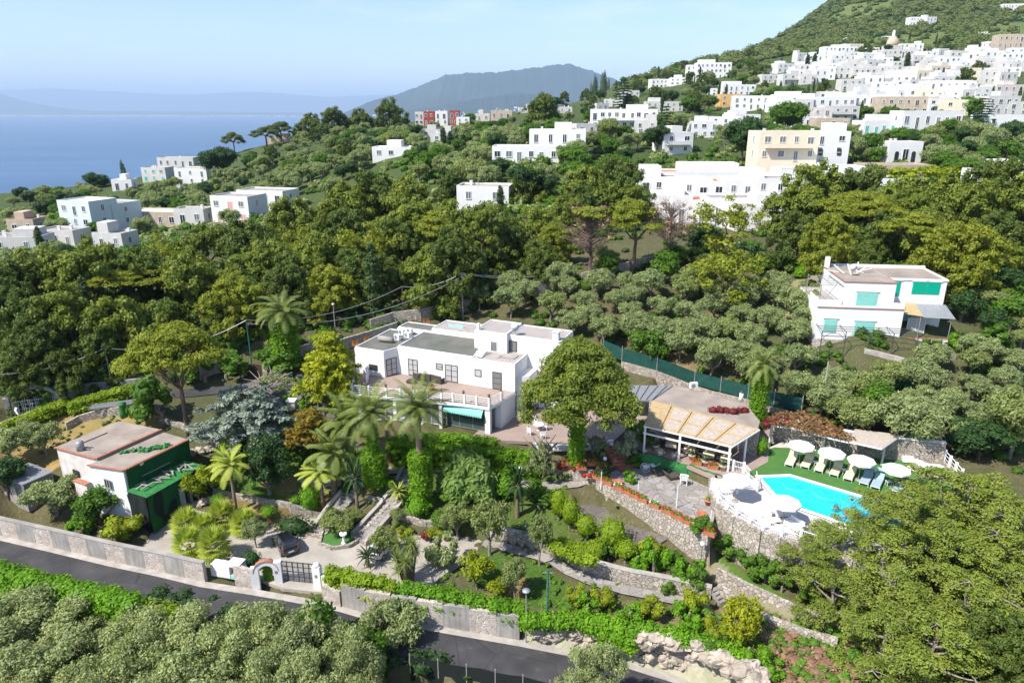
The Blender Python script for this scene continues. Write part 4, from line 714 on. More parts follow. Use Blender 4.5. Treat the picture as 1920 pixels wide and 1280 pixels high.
# ---------------------------------------------------------------- villa with green shutters (right)
RO = P(1525,637,12); RR_ = R(-7.5); rh = thing('villa', (RO[0], RO[1], 0), RR_, 'white two-storey villa with turquoise and emerald shutters among the olives at right', 'villa')
slabwall(rh, 'plinth', 'stonew', [(-.2,-.25),(10.2,-.25),(10.2,9),(-.2,9)], 10.4, 12.25); slabwall(rh, 'wall', 'white', [(0,0),(9.9,0),(9.9,9),(0,9)], 12.25, 16.5)
slabwall(rh, 'wall', 'white', [(2.7,.15),(8.6,.15),(8.6,9),(2.7,9)], 16.5, 19.4); slabwall(rh, 'wall', 'white', [(8.602,3.2),(15.6,3.2),(15.6,10),(8.602,10)], 12.0, 19.15)
B('parapet', 'white', rh, (0,2.68,0,.18,16.5,17.1)); B('parapet', 'white', rh, (0,.18,.18,4,16.5,17.1)); B('parapet', 'white', rh, (8.62,9.9,0,.18,16.5,17.0)); B('roof_tile_line', 'tile', rh, (-.1,10,-.10,-.002,16.22,16.30)); B('roof_tile_line', 'tile', rh, (2.6,8.75,.06,.18,19.4,19.48)); B('roof_tile_line', 'tile', rh, (8.6,8.72,.2,3.3,19.4,19.48)); B('roof_tile_line', 'tile', rh, (2.6,2.72,.2,9,19.4,19.48))
B('roof', 'roofb', rh, (2.8,8.5,.3,8.9,19.4,19.44)); B('roof', 'roofb', rh, (8.7,15.5,3.4,9.9,19.15,19.2)); B('roof_edge', 'white', rh, (8.5,15.7,3.1,3.3,19.15,19.35), (2.7,15.7,9.9,10.1,19.15,19.6), (15.5,15.7,3.3,9.9,19.15,19.35))
B('chimney', 'white', rh, (2.65,3.15,8.0,8.6,19.4,20.8)); B('floor', 'concrete', rh, (.18,2.68,.2,9,16.5,16.56))
def shutter(root, x0, x1, y, z0, z1, mat, slats=True):
    me = MB(); me.box(x0,x1,y-.05,y-.004,z0,z1); o = me.build('shutter', M[mat], root); s = MB(); n_ = int((z1-z0)/.12)
    for k in range(n_): s.box(x0+.05,x1-.05,y-.075,y-.051,z0+.05+k*.12,z0+.12+k*.12)
    s.build('slats', M[mat], o); B('lintel', 'whitec', root, (x0-.15,x1+.15,y-.12,y-.003,z1+.08,z1+.18)); return o
shutter(rh, .95, 2.45, 0, 13.1, 14.75, 'shut'); shutter(rh, 4.55, 6.8, 0, 12.75, 14.6, 'shut'); shutter(rh, 4.3, 6.65, .15, 16.45, 18.2, 'shut')
shutter(rh, 11.7, 13.3, 3.2, 17.45, 18.95, 'shutg'); shutter(rh, 13.34, 14.9, 3.2, 17.45, 18.95, 'shutg'); shutter(rh, 9.3, 10.3, 3.2, 17.1, 19.0, 'shutg'); shutter(rh, 10.9, 12.2, 3.2, 13.8, 15.2, 'shut')
pf = MB()
for x in (.1,1.4,2.6): pf.bar((x,.2,18.9), (x,6,18.9), .05, .05)
for y in (.3,1.5,2.7,3.9,5.1): pf.bar((.1,y,18.93), (2.6,y,18.93), .05, .05)
for x, y in ((.1,.2),(.1,6)): pf.bar((x,y,16.5), (x,y,18.95), .07, .07)
pf.bar((.5,.4,16.6), (2.3,1.5,18.9), .05, .05); pf.build('pergola_frame', M['grey'], rh)
pf = MB()
for k in range(5): x = .1+k*2.7; pf.tube([(x,-2.6,10.4),(x,-2.6,14.0)], .05); pf.bar((x,-2.6,14.0), (x,-.02,14.05), .05, .05)
for y in (-2.6,-1.7,-.8): pf.bar((.1,y,14.06), (10.9,y,14.06), .05, .05)
for k in range(4):
    x = .1+k*2.7; pf.tube([(x+1.35-1.35*math.cos(t), -2.6, 12.4+1.4*math.sin(t)) for t in np.linspace(0, math.pi, 9)], .03, 5)
pf.build('arbour_frame', M['iron'], rh)
MB().add([(9.95,.6,15.6),(12.3,.3,15.4),(12.3,3.15,16.3),(9.95,3.15,16.3)], [(0,1,2,3)]).build('porch_roof', M['straw'], rh); MB().add([(12.32,.2,15.3),(15.9,.1,15.25),(15.9,3.15,16.2),(12.32,3.15,16.2)], [(0,1,2,3)]).build('porch_roof', M['grey'], rh)
for x in (12.1, 15.6): MB().tube([(x,.4,12),(x,.4,15.3)], .05).build('porch_post', M['grey'], rh)
B('porch_wall', 'white', rh, (9.95,15.6,.2,.4,11.5,12.6)); B('porch_wall', 'tile', rh, (9.95,15.6,.18,.42,12.6,12.68)); window(rh, 11.2, 13.3, 1.6, 12.7, 14.8, fr='whitec', gl='glassw', n=2, name='screen_door')
ant = MB(); rq = random.Random(9)
for k in range(7): x = rq.uniform(3.4,7.6); y = rq.uniform(3,7); a = rq.uniform(0,3.1); ant.bar((x,y,19.55), (x+1.8*math.cos(a), y+1.8*math.sin(a), 19.6+rq.uniform(0,1.0)), .1, .06)
ant.build('roof_clutter', M['whitec'], rh)
so_ = thing('satellite_dish', (0,0,0), 0, 'white dish aerial on the roof of the green-shuttered villa', 'dish'); so_.location = Matrix.Translation((RO[0],RO[1],0)) @ Matrix.Rotation(RR_,4,'Z') @ Vector((4.6,3.6,19.44))
def dish(root, r=.45, mat='whitec'): 
    MB().tube([(0,0,0),(0,0,.9)], .04).build('mast', M['grey'], root); me = MB(); me.lathe([(.01,-.0),(r*.5,.03),(r*.8,.09),(r,.16)], n=16); o = me.build('dish', M[mat], root, True); o.location = (0,0,1.0); o.rotation_euler = (R(65),0,R(-20)); MB().tube([(0,0,.0),(0,0,.45)], .02, 4).build('feed_arm', M['grey'], o)
dish(so_)
# ---------------------------------------------------------------- far houses
WM = {}
def winmesh(w, h, kind):
    k = (round(w,1), round(h,1), kind)
    if k not in WM:
        me = MB(); me.box(-w/2,w/2,-.05,-.01,0,h); me2 = me; mm = bpy.data.meshes.new('window'); mm.from_pydata(me.v, [], me.f); mm.materials.append(M[{'d':'dark','g':'shutg','c':'glassg','p':'pink','t':'shut'}[kind]])
        fr = MB(); t = .12; fr.box(-w/2-t,w/2+t,-.09,-.004,h,h+t).box(-w/2-t,-w/2,-.08,-.004,0,h).box(w/2,w/2+t,-.08,-.004,0,h).box(-w/2-t,w/2+t,-.14,-.004,-t,0).box(-.04,.04,-.075,-.051,0,h); fm = bpy.data.meshes.new('frame'); fm.from_pydata(fr.v, [], fr.f); fm.materials.append(M['whitec']); WM[k] = (mm, fm)
    return WM[k]
HOUSES = []
def house(px, py, w, h, d, rz=0, mat='town', st=2, cols=3, look=None, Yd=None, roofm='white', red=False, arches=False, top=None, wk='d', balcony=False, label=None, seed=None, z=None, sidewin=True, group=None, cat='house'):
    x, y, z0 = G(px, py) if Yd is None else (lambda q: (q[0], q[1], h1(q[0], q[1]) if z is None else q[2]))(PY(px, py, Yd)); 
    rr = random.Random(seed if seed is not None else int(px*7+py)); rz = R(rz); root = thing('house', (x, y, z0), rz); zb = -3.
    MB().box(-w/2,w/2,0,d,zb,h).build('wall', M[mat], root); e = MB(); pz = .45; t = .22
    e.box(-w/2,w/2,0,t,h,h+pz).box(-w/2,w/2,d-t,d,h,h+pz).box(-w/2,-w/2+t,t,d-t,h,h+pz).box(w/2-t,w/2,t,d-t,h,h+pz); e.build('parapet', M[mat], root); MB().box(-w/2+t,w/2-t,t,d-t,h,h+.06).build('roof', M['tred' if red else rr.choice(['roofb','concrete','white','concrete']) if roofm == 'white' else roofm], root)
    sh = h/st
    for s in range(st):
        for c in range(cols):
            ww = rr.choice([.9,1.0,1.4]) ; tall = rr.random() < .35; hh = sh*.66 if tall else sh*.40; xx = -w/2+w*(c+.5)/cols+rr.uniform(-.3,.3)
            wm, fm = winmesh(ww, hh, wk if rr.random() < .75 else 'c'); o = bpy.data.objects.new('window', wm); COL.objects.link(o); o.parent = root; o.location = (xx, 0, s*sh+(.15 if tall else sh*.36)); f = bpy.data.objects.new('frame', fm); COL.objects.link(f); f.parent = o
        if sidewin:
            for sx, rzz in ((-1, -90), (1, 90)):
                wm, fm = winmesh(.9, sh*.42, wk); o = bpy.data.objects.new('window', wm); COL.objects.link(o); o.parent = root; o.location = (sx*w/2, d*.45, s*sh+sh*.34); o.rotation_euler.z = R(rzz); f = bpy.data.objects.new('frame', fm); COL.objects.link(f); f.parent = o
    if arches:
        for c in range(max(2, cols)):
            xx = -w/2+w*(c+.5)/max(2, cols); a = [(xx-.55,.15)] + [(xx-.55*math.cos(t_), .15+sh*.45+.55*math.sin(t_)) for t_ in np.linspace(0, math.pi, 8)] + [(xx+.55,.15)]; me = MB(); me.add([(p[0],-.10,p[1]) for p in a], [tuple(range(len(a)))]); me.build('arch', M['dark'], root)
    if balcony:
        for s in range(1, st): me = MB(); me.box(-w*.4,w*.4,-1.3,0,s*sh-.12,s*sh).box(-w*.4,w*.4,-1.3,-1.18,s*sh,s*sh+.9); me.build('balcony', M[mat], root)
    if top is None: top = rr.random() < .5 and w > 7
    if top: tw = w*rr.uniform(.3,.55); tx = rr.uniform(-w/2+tw/2, w/2-tw/2); MB().box(tx-tw/2,tx+tw/2,d*.3,d*.95,h+.07,h+rr.uniform(2.0,2.7)).build('roof_room', M[mat], root)
    for _ in range(rr.choice([0,1,1,2])): cx = rr.uniform(-w/2+.6, w/2-.6); cyy = rr.uniform(d*.3, d-.6); me = MB(); me.box(cx-.28,cx+.28,cyy-.28,cyy+.28,h+.08,h+.95).cbox(cx,cyy,h+1.0,.7,.7,.1); me.build('chimney', M['whitec'], root)
    HOUSES.append((root, w, h, d, look or ({'town':'white','white':'white','cream':'cream','mint':'pale mint','ochre':'ochre','beige':'beige','pinkw':'pinkish','redp':'red and white'}[mat])+(' two-storey' if st == 2 else ' one-storey' if st == 1 else ' three-storey')+' flat-roofed house'+(' with arches' if arches else ' with balcony' if balcony else ''), cat, group or 'houses on the slopes'))
    if label: root['label'] = label; root['category'] = cat
    return root
# named ones: px, py of the front foot
house(985,292,17,3.4,9,-4,'white',1,6,label='large white villa with veranda columns on the wooded slope at centre',balcony=False,seed=3,Yd=182,top=False)
house(1045,268,15,3.0,7,-4,'white',1,4,label='white upper block set back above the veranda villa',Yd=192,z=1,seed=4,top=True)
house(735,296,13,3.0,8,-3,'white',1,3,label='low white house with a car park beside it, left of the veranda villa',seed=5)
house(1475,303,14.5,6.7,9,0,'cream',2,4,label='big cream two-storey apartment house above the white terraced complex',balcony=True,wk='c',seed=6,Yd=176,z=1,top=False)
house(1555,293,9.5,5.6,8,0,'white',2,2,label='white house with a big arch touching the cream apartment house',Yd=182,z=1,seed=7,arches=True)
house(1650,240,11,5,8,3,'white',1,4,label='white villa wing with emerald shutters below the town',wk='g',Yd=238,seed=8)
house(1745,243,20,5.4,8,3,'white',1,6,label='long white villa with red canopy over its loggia below the town',Yd=236,z=1,seed=9)
house(1880,243,13,4,8,0,'white',1,2,label='low white vaulted house right of the red-canopied villa',Yd=240,seed=10)
house(1170,232,26,7.5,9,-4,'white',2,9,label='wide white two-storey apartment row with loggias left of the dark araucaria slope',Yd=285,seed=11,balcony=True)
house(1272,268,9,5.6,8,12,'white',2,2,label='white balcony house half hidden among dark trees above the pines',Yd=205,seed=12,balcony=True)
house(1320,258,9,5,8,0,'white',2,3,seed=13); house(1395,232,14,3.4,8,4,'white',1,5,arches=True,seed=14); house(1500,240,16,4,8,0,'white',1,5,seed=15,label='long low white house right of the round green tree')
house(150,452,11,10.5,9,-18,'mint',3,3,label='tall pale mint three-storey house at the left edge',seed=16,Yd=186,top=False); house(195,440,9,9,10,-18,'mint',3,2,seed=17,Yd=192,label='pale mint block joined to the right of the tall mint house',top=False)
house(148,385,12,5,8,-8,'pinkw',1,3,red=True,seed=18,Yd=225,label='pinkish house with red clay roof behind the mint block'); house(40,432,8,4,7,0,'beige',1,2,red=True,seed=19,Yd=205,label='small house with orange tiled roof at the far left')
house(110,470,10,4,6,-10,'town',1,3,seed=20,Yd=172,label='low white annex with veranda in front of the mint house',top=False); house(30,487,12,3,7,5,'town',1,2,seed=21,Yd=160,label='low grey-white sheds at the far left edge')
house(205,470,8,3.4,6,-10,'town',1,2,seed=22,Yd=168); house(300,418,20,4.2,8,-6,'beige',1,5,seed=23,Yd=200,label='long unfinished beige house right of the mint house',top=False)
house(355,412,9,4.2,6,-6,'town',1,2,seed=24,Yd=198); house(435,425,11.5,7,9,-14,'white',2,3,wk='p',seed=25,Yd=188,label='white two-storey house with salmon shutters left of the pine wood',top=False); house(490,398,15,6,9,-14,'white',2,4,seed=26,Yd=202,label='white block with balcony behind the salmon-shuttered house',top=False)
house(290,340,12,6,8,-5,'town',2,3,wk='g',seed=27,label='white seaside house with a green awning above the shore'); house(360,347,15,7,9,-5,'white',2,3,seed=28,label='plain white block with rooftop panels by the shore',top=False); house(330,315,20,5,8,-4,'town',1,5,seed=29,label='long low white house on the shore ridge'); house(230,357,9,4.5,7,5,'white',1,2,seed=30)
house(395,290,7,3,6,0,'town',1,2,seed=31); house(525,268,14,3,7,0,'beige',1,3,seed=32)
for i, (px, w, mt_) in enumerate([(787,5,'town'),(805,6,'redp'),(828,7,'white'),(852,5,'redp'),(868,7,'white')]): house(px,236,w,7.5 if i < 4 else 4,8,0,mt_,2,2,seed=40+i,top=False,look='red-panelled row house' if mt_ == 'redp' else 'plain white row house')
house(905,228,8,4,7,0,'pinkw',1,2,seed=46); house(940,226,12,5,7,0,'beige',1,3,seed=47); house(1088,163,13,7,8,0,'ochre',2,3,seed=48,label='ochre yellow tower house on the ridge before the blue mountain')
house(905,384,11,3.4,7,-8,'white',1,2,seed=49,Yd=146,z=1,label='rounded white house between the pine crowns, with a cypress before it',top=False)
for i, (px, py) in enumerate([(828,268),(808,258),(1060,212),(985,212),(1100,250),(1130,205)]): house(px,py,8,3,6,i*5-8,'town',1,2,seed=50+i)
# big white terraced complex
for i, (px, py, yd, w, h_, st) in enumerate([(1235,385,158,9,6,2),(1290,388,156,10,6.3,2),(1345,392,154,10,6.4,2),(1400,396,152,10,6.4,2),(1455,398,150,9,6.4,2),(1510,352,166,12,4,1),(1250,430,146,10,4.6,1),(1310,440,142,11,4.8,1),(1375,452,138,11,5.2,1),(1415,485,130,8,4,1),(1575,345,168,12,4,1),(1640,352,160,14,3.6,1),(1340,330,172,30,3.6,1)]):
    house(px,py,w,h_,9,-3,'white',st,3 if w < 15 else 7,seed=70+i,Yd=yd,look='bright white unit with bays',wk='c' if i % 2 else 'd',top=(i % 3 == 0),group='units of the white terraced complex',roofm='white',balcony=(i % 3 == 1),red=(i % 5 == 2))
house(1690,300,16,3,8,0,'concrete' if False else 'beige',1,0,seed=90,Yd=176,label='flat grey-brown depot roof below the red-canopied villa',top=False); house(1700,272,9,5,7,0,'white',1,1,arches=True,seed=91,Yd=192,label='small white house with an arched doorway beside a street lamp'); house(1895,290,9,5,8,0,'white',1,1,seed=92,Yd=160,label='white house cut by the right edge above the pines'); house(1890,330,10,5,8,0,'white',1,1,seed=93,Yd=150)
for i, (px, py, w, h_, m_) in enumerate([(1337,148,26,11,'white'),(1308,140,18,7,'white'),(1240,165,16,6,'white'),(1270,160,12,5,'white'),(1385,180,20,6,'white'),(1350,180,12,4,'white'),(1360,240,12,4,'white'),(1370,200,12,6,'ochre'),(1440,205,34,6,'white'),(1560,215,20,7,'white'),(1640,210,20,7,'white'),(1700,215,24,7,'beige'),(1780,195,22,10,'white'),(1840,190,14,6,'white'),(1530,232,12,6,'pinkw'),(1560,250,12,5,'beige'),(1890,185,14,6,'pinkw'),(1600,103,16,8,'cream'),(1575,112,26,9,'white'),(1728,48,26,8,'white'),(1745,48,12,8,'white'),(1900,22,26,8,'white'),(1640,100,8,4,'white'),(1700,95,12,5,'white'),(1720,100,8,7,'white'),(1900,105,24,14,'beige'),(1870,100,16,8,'white'),(1850,110,14,6,'white'),(1665,75,6,3,'white'),(1590,78,4,3,'white'),(1845,73,10,4,'white'),(1245,210,20,5,'town'),(1180,185,14,5,'town'),(1150,200,12,4,'town'),(1210,250,8,4,'town')]):
    house(px,py,w,h_,10,rnd.uniform(-10,10),m_,2 if h_ < 9 else 3,max(2,int(w/3.2)),seed=100+i,arches=(i % 4 == 1),look={0:'wide white hotel with tall colonnades',8:'very long low white house',19:'white villa alone on the mountain slope'}.get(i))
# dome church
ch = thing('church', G(1676,100), 0, 'pinkish church with a dome and white lantern at the top of the town', 'church')
MB().box(-6,6,0,10,-3,6).build('nave', M['pinkw'], ch); MB().lathe([(4.6,6),(4.6,8),(4.2,10),(3.2,12),(1.4,13.6),(1.2,13.8)], (0,5,0), 18).build('dome', M['beige'], ch, True); MB().lathe([(1.2,13.6),(1.2,16.5),(.8,17.4),(.1,18.2)], (0,5,0), 10).build('lantern', M['whitec'], ch)
# the rest of the town, terrace above terrace
TOWN = [(py, x0, x1) for py, x0, x1 in [(112,1555,1910),(120,1490,1915),(129,1515,1915),(138,1450,1915),(148,1430,1905),(158,1420,1900),(168,1530,1860),(178,1600,1915),(188,1590,1760),(200,1530,1840),(214,1440,1900),(228,1480,1620)]]
rq = random.Random(77); k = 0
for py, x0, x1 in TOWN:
    px = x0+rq.uniform(0,12)
    while px < x1 and k < 190:
        w = rq.uniform(7,15); px += w*1.4
        if rq.random() < (.18 if py < 150 else .34): px += 24; continue
        house(px, py+rq.uniform(-4,4), w, rq.uniform(4.6,7.4), rq.uniform(7,10), rq.uniform(-14,14), rq.choice(['town','white','white','white','white','town','town','cream' if rq.random() < .35 else 'white']), 2, max(2,int(w/3.4)), seed=200+k, arches=rq.random() < .15, sidewin=False, group='houses of the hill town', balcony=rq.random()<.2); px += w*1.3; k += 1
# ---------------------------------------------------------------- walls, gates, road furniture
def wallrun(line, h0, h1, th, mat, name='stone_wall', label=None, cat='wall', panels=None, coping=None, step=None, zt=None, joint=0):
    """wall standing on the world line (x,y,z), from z-h0 up to z+h1; panels: alternating materials, each a part"""
    L = [tuple(p) for p in line]; root = thing(name, L[0], 0, label, cat)
    segs = []; ds = dens(L, panels[1] if panels else 3.0) if panels else L
    if panels:
        ds = [L[0]]; acc = 0
        for p, q in zip(L[:-1], L[1:]):
            d = math.dist(p[:2], q[:2]); k = 0.
            while acc + (d-k) >= panels[1]: k += panels[1]-acc; acc = 0; t = k/d; ds.append(tuple(p[j]+(q[j]-p[j])*t for j in range(3)))
            acc += d-k
        ds.append(L[-1])
    me = MB(); o = L[0]
    for i, (p, q) in enumerate(zip(ds[:-1], ds[1:])):
        if math.dist(p[:2], q[:2]) < .05: continue
        if panels: me = MB()
        zz = p[2] if panels else None; d = Vector((q[0]-p[0], q[1]-p[1])).normalized(); n_ = Vector((-d.y, d.x))*th/2*(1.0+.06*(i % 2))
        c = [(p[0]-n_.x,p[1]-n_.y),(q[0]-n_.x,q[1]-n_.y),(q[0]+n_.x,q[1]+n_.y),(p[0]+n_.x,p[1]+n_.y)]; a, b_ = (p[2], q[2]) if not panels else (p[2], p[2])
        if step: a = b_ = round(max(a, b_)/step)*step
        me.prism([(x-o[0], y-o[1]) for x, y in c], [p[2]-h0-o[2], q[2]-h0-o[2], q[2]-h0-o[2], p[2]-h0-o[2]] if (c[1][0]-c[0][0])*(c[2][1]-c[0][1])-(c[2][0]-c[0][0])*(c[1][1]-c[0][1]) > 0 else -h0-.3, [a+h1-o[2], b_+h1-o[2], b_+h1-o[2], a+h1-o[2]])
        if panels: me.build('stone_panel' if i % 2 == 0 else 'plaster_panel', M[panels[0][i % 2]], root)
        if coping: cp_ = MB(); cp_.bar((p[0]-o[0],p[1]-o[1],a+h1-o[2]+.03), (q[0]-o[0],q[1]-o[1],b_+h1-o[2]+.031), th+.1, .06); cp_.build('coping', M[coping], root)
    if not panels: me.build('wall_body', M[mat], root)
    return root
def sub(line, x0, x1):
    out = [p for p in line if x0 <= proj(p)[0] <= x1]; return out
WL = offset(dens(ROADTOP, 1.0), .32)
wallrun(sub(WL, -230, 396), 1.2, 1.95, .35, 'stonew', label='long roadside wall of alternating stone and render panels left of the gate', panels=(('stonew','plasterw'), 2.15), coping='concrete')
wallrun(sub(WL, 640, 984), 1.2, 2.2, .35, 'stonew', label='roadside wall of alternating stone and stained render panels right of the gate', panels=(('plasterw','stonew'), 2.2))
wallrun([P(608,1122,-.3), P(641,1135,-.45)], .5, 1.5, .35, 'stonew', label='short stone wall stub just right of the driveway gate')
wallrun([P(443,1086,-.2), P(476,1097,-.25)], .5, 1.6, .35, 'stonew', label='short stone wall piece between the meter cabinet and the arch')
# meter cabinet
q = P(397,1079,-.2); cb = thing('meter_cabinet', q, R(-13), 'white painted meter cabinet with open niche built into the roadside wall', 'cabinet'); MB().box(0,2.1,0,1,0,1.45).build('body', M['whitec'], cb); MB().box(0,2.1,-.03,0,.1,1.3).build('panel_door', M['white'], cb)
MB().box(2.1,3.3,.75,1,0,2.0).box(3.2,3.4,-.1,1,0,2.0).box(2.0,3.4,-.1,1,1.6,2.05).build('niche', M['whitec'], cb); MB().box(2.15,3.2,.0,.7,0,.5).build('green_bin_bags', M['shut'], cb); MB().ball((2.7,.35,.65),.22).ball((2.4,.3,.6),.17).build('refuse_bags', M['tred'], cb); cb.scale = (.9,.85,.82)
# arch, gate and pillars
a0, a1 = Vector(P(482,1099,-.2)), Vector(P(521,1093,-.1)); L = (a1-a0).length; ar = thing('gate_arch', a0, math.atan2(a1.y-a0.y, a1.x-a0.x), 'white pedestrian arch with a terracotta tiled top beside the driveway gate', 'arch')
MB().box(-.35,.3,-.2,.2,-.5,2.0).build('pier', M['whitec'], ar); MB().box(L-.2,L+.45,-.22,.22,-.5,2.35).build('pier', M['whitec'], ar); me = MB(); r0 = (L-.5)/2; cx = .3+r0; N = 12
for i in range(N):
    t0, t1 = math.pi*i/N, math.pi*(i+1)/N; me.add([(cx-r*math.cos(t), y, 1.5+r*math.sin(t)*1.0) for t in (t0,t1) for r in (r0, r0+.4) for y in (-.18,.18)], [(0,1,5,4),(2,6,7,3),(0,4,6,2),(1,3,7,5),(0,2,3,1),(4,5,7,6)])
me.build('arch_ring', M['whitec'], ar); me = MB()
for i in range(N): t0, t1 = math.pi*i/N, math.pi*(i+1)/N; me.bar((cx-(r0+.43)*math.cos(t0),0,1.5+(r0+.43)*math.sin(t0)), (cx-(r0+.43)*math.cos(t1),0,1.5+(r0+.43)*math.sin(t1)), .45, .07)
me.build('tile_coping', M['tile'], ar); MB().box(L-.1,L+.1,-.25,-.22,1.3,1.55).build('intercom', M['grey'], ar)
leafmesh('garden_door_ivy', LEAF['ivy'], [(cx, .5, z, r0*.9, .3, .5) for z in (.4,1.,1.6)], 300, .14, ar, 3, core=.85)
g0, g1 = Vector(P(531,1087,0)), Vector(P(592,1093,0)); L = (g1-g0).length; gt = thing('driveway_gate', g0, math.atan2(g1.y-g0.y, g1.x-g0.x), 'dark iron driveway gate with mesh infill between white pillars', 'gate')
me = MB()
for x in np.linspace(0, L, 7): me.box(x-.04,x+.04,-.04,.04,0,2.0)
for z in (.05,.5,1.0,1.5,1.95): me.box(0,L,-.03,.03,z-.03,z+.03)
me.build('frame', M['iron'], gt); me = MB()
for x in np.arange(.1, L, .14): me.box(x-.012,x+.012,-.012,.012,0,2)
for z in np.arange(.1, 2, .16): me.box(0,L,-.011,.011,z-.01,z+.01)
me.build('mesh_infill', M['grey'], gt)
q = P(598,1103,-.1); pp = thing('gate_pillar', q, R(-10), 'white gate pillar with a rounded top right of the driveway gate', 'pillar'); MB().box(-.35,.35,-.25,.25,-.4,2.35).build('shaft', M['whitec'], pp); MB().lathe([(.3,0),(.32,.08),(.2,.22),(.02,.3)], (0,0,2.35), 12).build('cap', M['whitec'], pp, True); MB().box(-.12,.08,-.28,-.25,1.3,1.6).build('number_plate', M['grey'], pp); MB().box(.4,1.0,-.2,.2,-.4,1.5).build('low_wing', M['whitec'], pp)
# poles and lamps
def pole(px, py, pyt, mat, label, r=.09, z=None, head=None, name='utility_pole', cat='pole', group=None, lean=0):
    b_ = G(px, py) if z is None else P(px, py, z); top = PY(px+lean, pyt, b_[1]); h = top[2]-b_[2]; o = thing(name, b_, 0, label, cat, group); MB().tube([(0,0,-.5),(lean*.02,0,h)], [r, r*.7], 8).build('shaft', M[mat], o)
    if head == 'globe': MB().ball((0,0,h+.16), .2).build('globe', M['canvas'], o, True)
    if head == 'disc': MB().lathe([(.04,h),(.34,h+.02),(.3,h+.12),(.05,h+.2)], n=14).build('lamp_head', M['grey'], o, True)
    if head == 'arm': MB().bar((0,0,h-.1), (.7,-.3,h+.1), .06, .06).build('arm', M['grey'], o); MB().cbox(.85,-.36,h+.12,.5,.22,.1,-.4).build('lamp_head', M['whitec'], o)
    if head == 'ins': MB().bar((-.4,0,h-.25), (.4,0,h-.25), .06, .06).build('crossarm', M['grey'], o)
    return o, Vector((b_[0], b_[1], b_[2]+h))
POLES = {}
for key, a in dict(left=(212,732,652,'grey','thin grey pole by the plaster wall behind the pale hedge',.07), green=(473,690,600,'greenp','green pole beside the brown double door',.1), lamp=(629,622,572,'concrete','slim lamp post with small head behind the palm, left of the villa',.07), brown=(757,600,537,'bark','brown timber pole behind the villa roof',.11), main=(868,598,512,'concrete','tall pale concrete pole behind the villa, right of the brown pole',.14), wood=(1016,540,497,'concrete','thin lamp post above the olive grove by the pine wood',.07), right=(1537,785,678,'concrete','concrete pole standing among olives above the pool',.12)).items():
    POLES[key] = pole(a[0], a[1], a[2], a[3], a[4], a[5], head={'lamp':'globe','main':'ins','wood':'disc'}.get(key))[1]
pole(1025,1203,1068,'greenp','green painted pole by the roadside with cables hanging around its top',.11,-1.6,'ins'); pole(986,1202,1108,'concrete','grey street lamp with a disc head at the end of the roadside wall',.06,-1.4,'disc','street_lamp','lamp'); pole(350,1075,1036,'concrete','short grey pole against the roadside wall left of the meter cabinet',.07,-.3,None)
leafmesh('cable_bundle', M['grey'], [(0,0,z,.16,.16,.5) for z in (4.0,4.7,5.4)], 200, .06, bpy.data.objects['utility_pole.007'] if 'utility_pole.007' in bpy.data.objects else None, 4, core=.6)
for px, py, pt, hd, lb, z in [(976,916,880,'globe','black lamp post with white globe by the round bushes below the ivy wall',3.0),(673,872,838,'globe','lamp post with white globe at the top of the left garden stairs',3.4),(1133,885,862,'globe','lamp post with white globe beside the brick steps',4.3),(1127,908,884,None,'short white tube light beside the clipped ball bush',4.2),(1268,952,908,None,'white tube pole standing on the flagstone terrace, middle one',4.2),(1196,930,903,None,'white tube pole at the left part of the flagstone terrace edge',4.2),(1331,990,956,None,'white tube pole at the foot of the curved stone wall',4.2),(1313,1062,1022,'globe','dark green lamp post by the dirt path below the planters',1.4),(343,995,975,'disc','small lamp post with disc head among the fan palms',.2),(780,610,585,None,'thin post on the back wall behind the villa',9.0)]:
    pole(px,py,pt,'whitec' if hd is None else 'greenp',lb,.05 if hd is None else .045,z,hd,'garden_lamp','lamp')
def cable(a, b_, sag, label, r=.035):
    a, b_ = Vector(a), Vector(b_); me = MB(); me.tube([a.lerp(b_, t)-a-Vector((0,0,sag*4*t*(1-t))) for t in np.linspace(0, 1, 18)], r, 4); return tag(me.build('overhead_cable', M['grey'], loc=a), label, 'cable')
cable(PY(-60,700,73), POLES['left'], 1.2, 'overhead cable running off the left edge to the thin grey pole'); cable(POLES['left'], POLES['green'], 1.6, 'overhead cable between the thin grey pole and the green pole'); cable(POLES['green'], POLES['brown'], 1.6, 'overhead cable between the green pole and the brown timber pole'); cable(POLES['brown'], POLES['main'], .8, 'overhead cable between the brown timber pole and the pale concrete pole')
cable(POLES['green']-Vector((0,0,.5)), POLES['main']-Vector((0,0,.5)), 2.4, 'lower overhead cable from the green pole to the pale concrete pole'); cable(POLES['main'], PY(1090,492,108), 1.5, 'overhead cable from the pale concrete pole into the pine wood'); cable(POLES['main'], PY(1290,470,118), 2.2, 'second overhead cable from the pale concrete pole towards the dead pines')
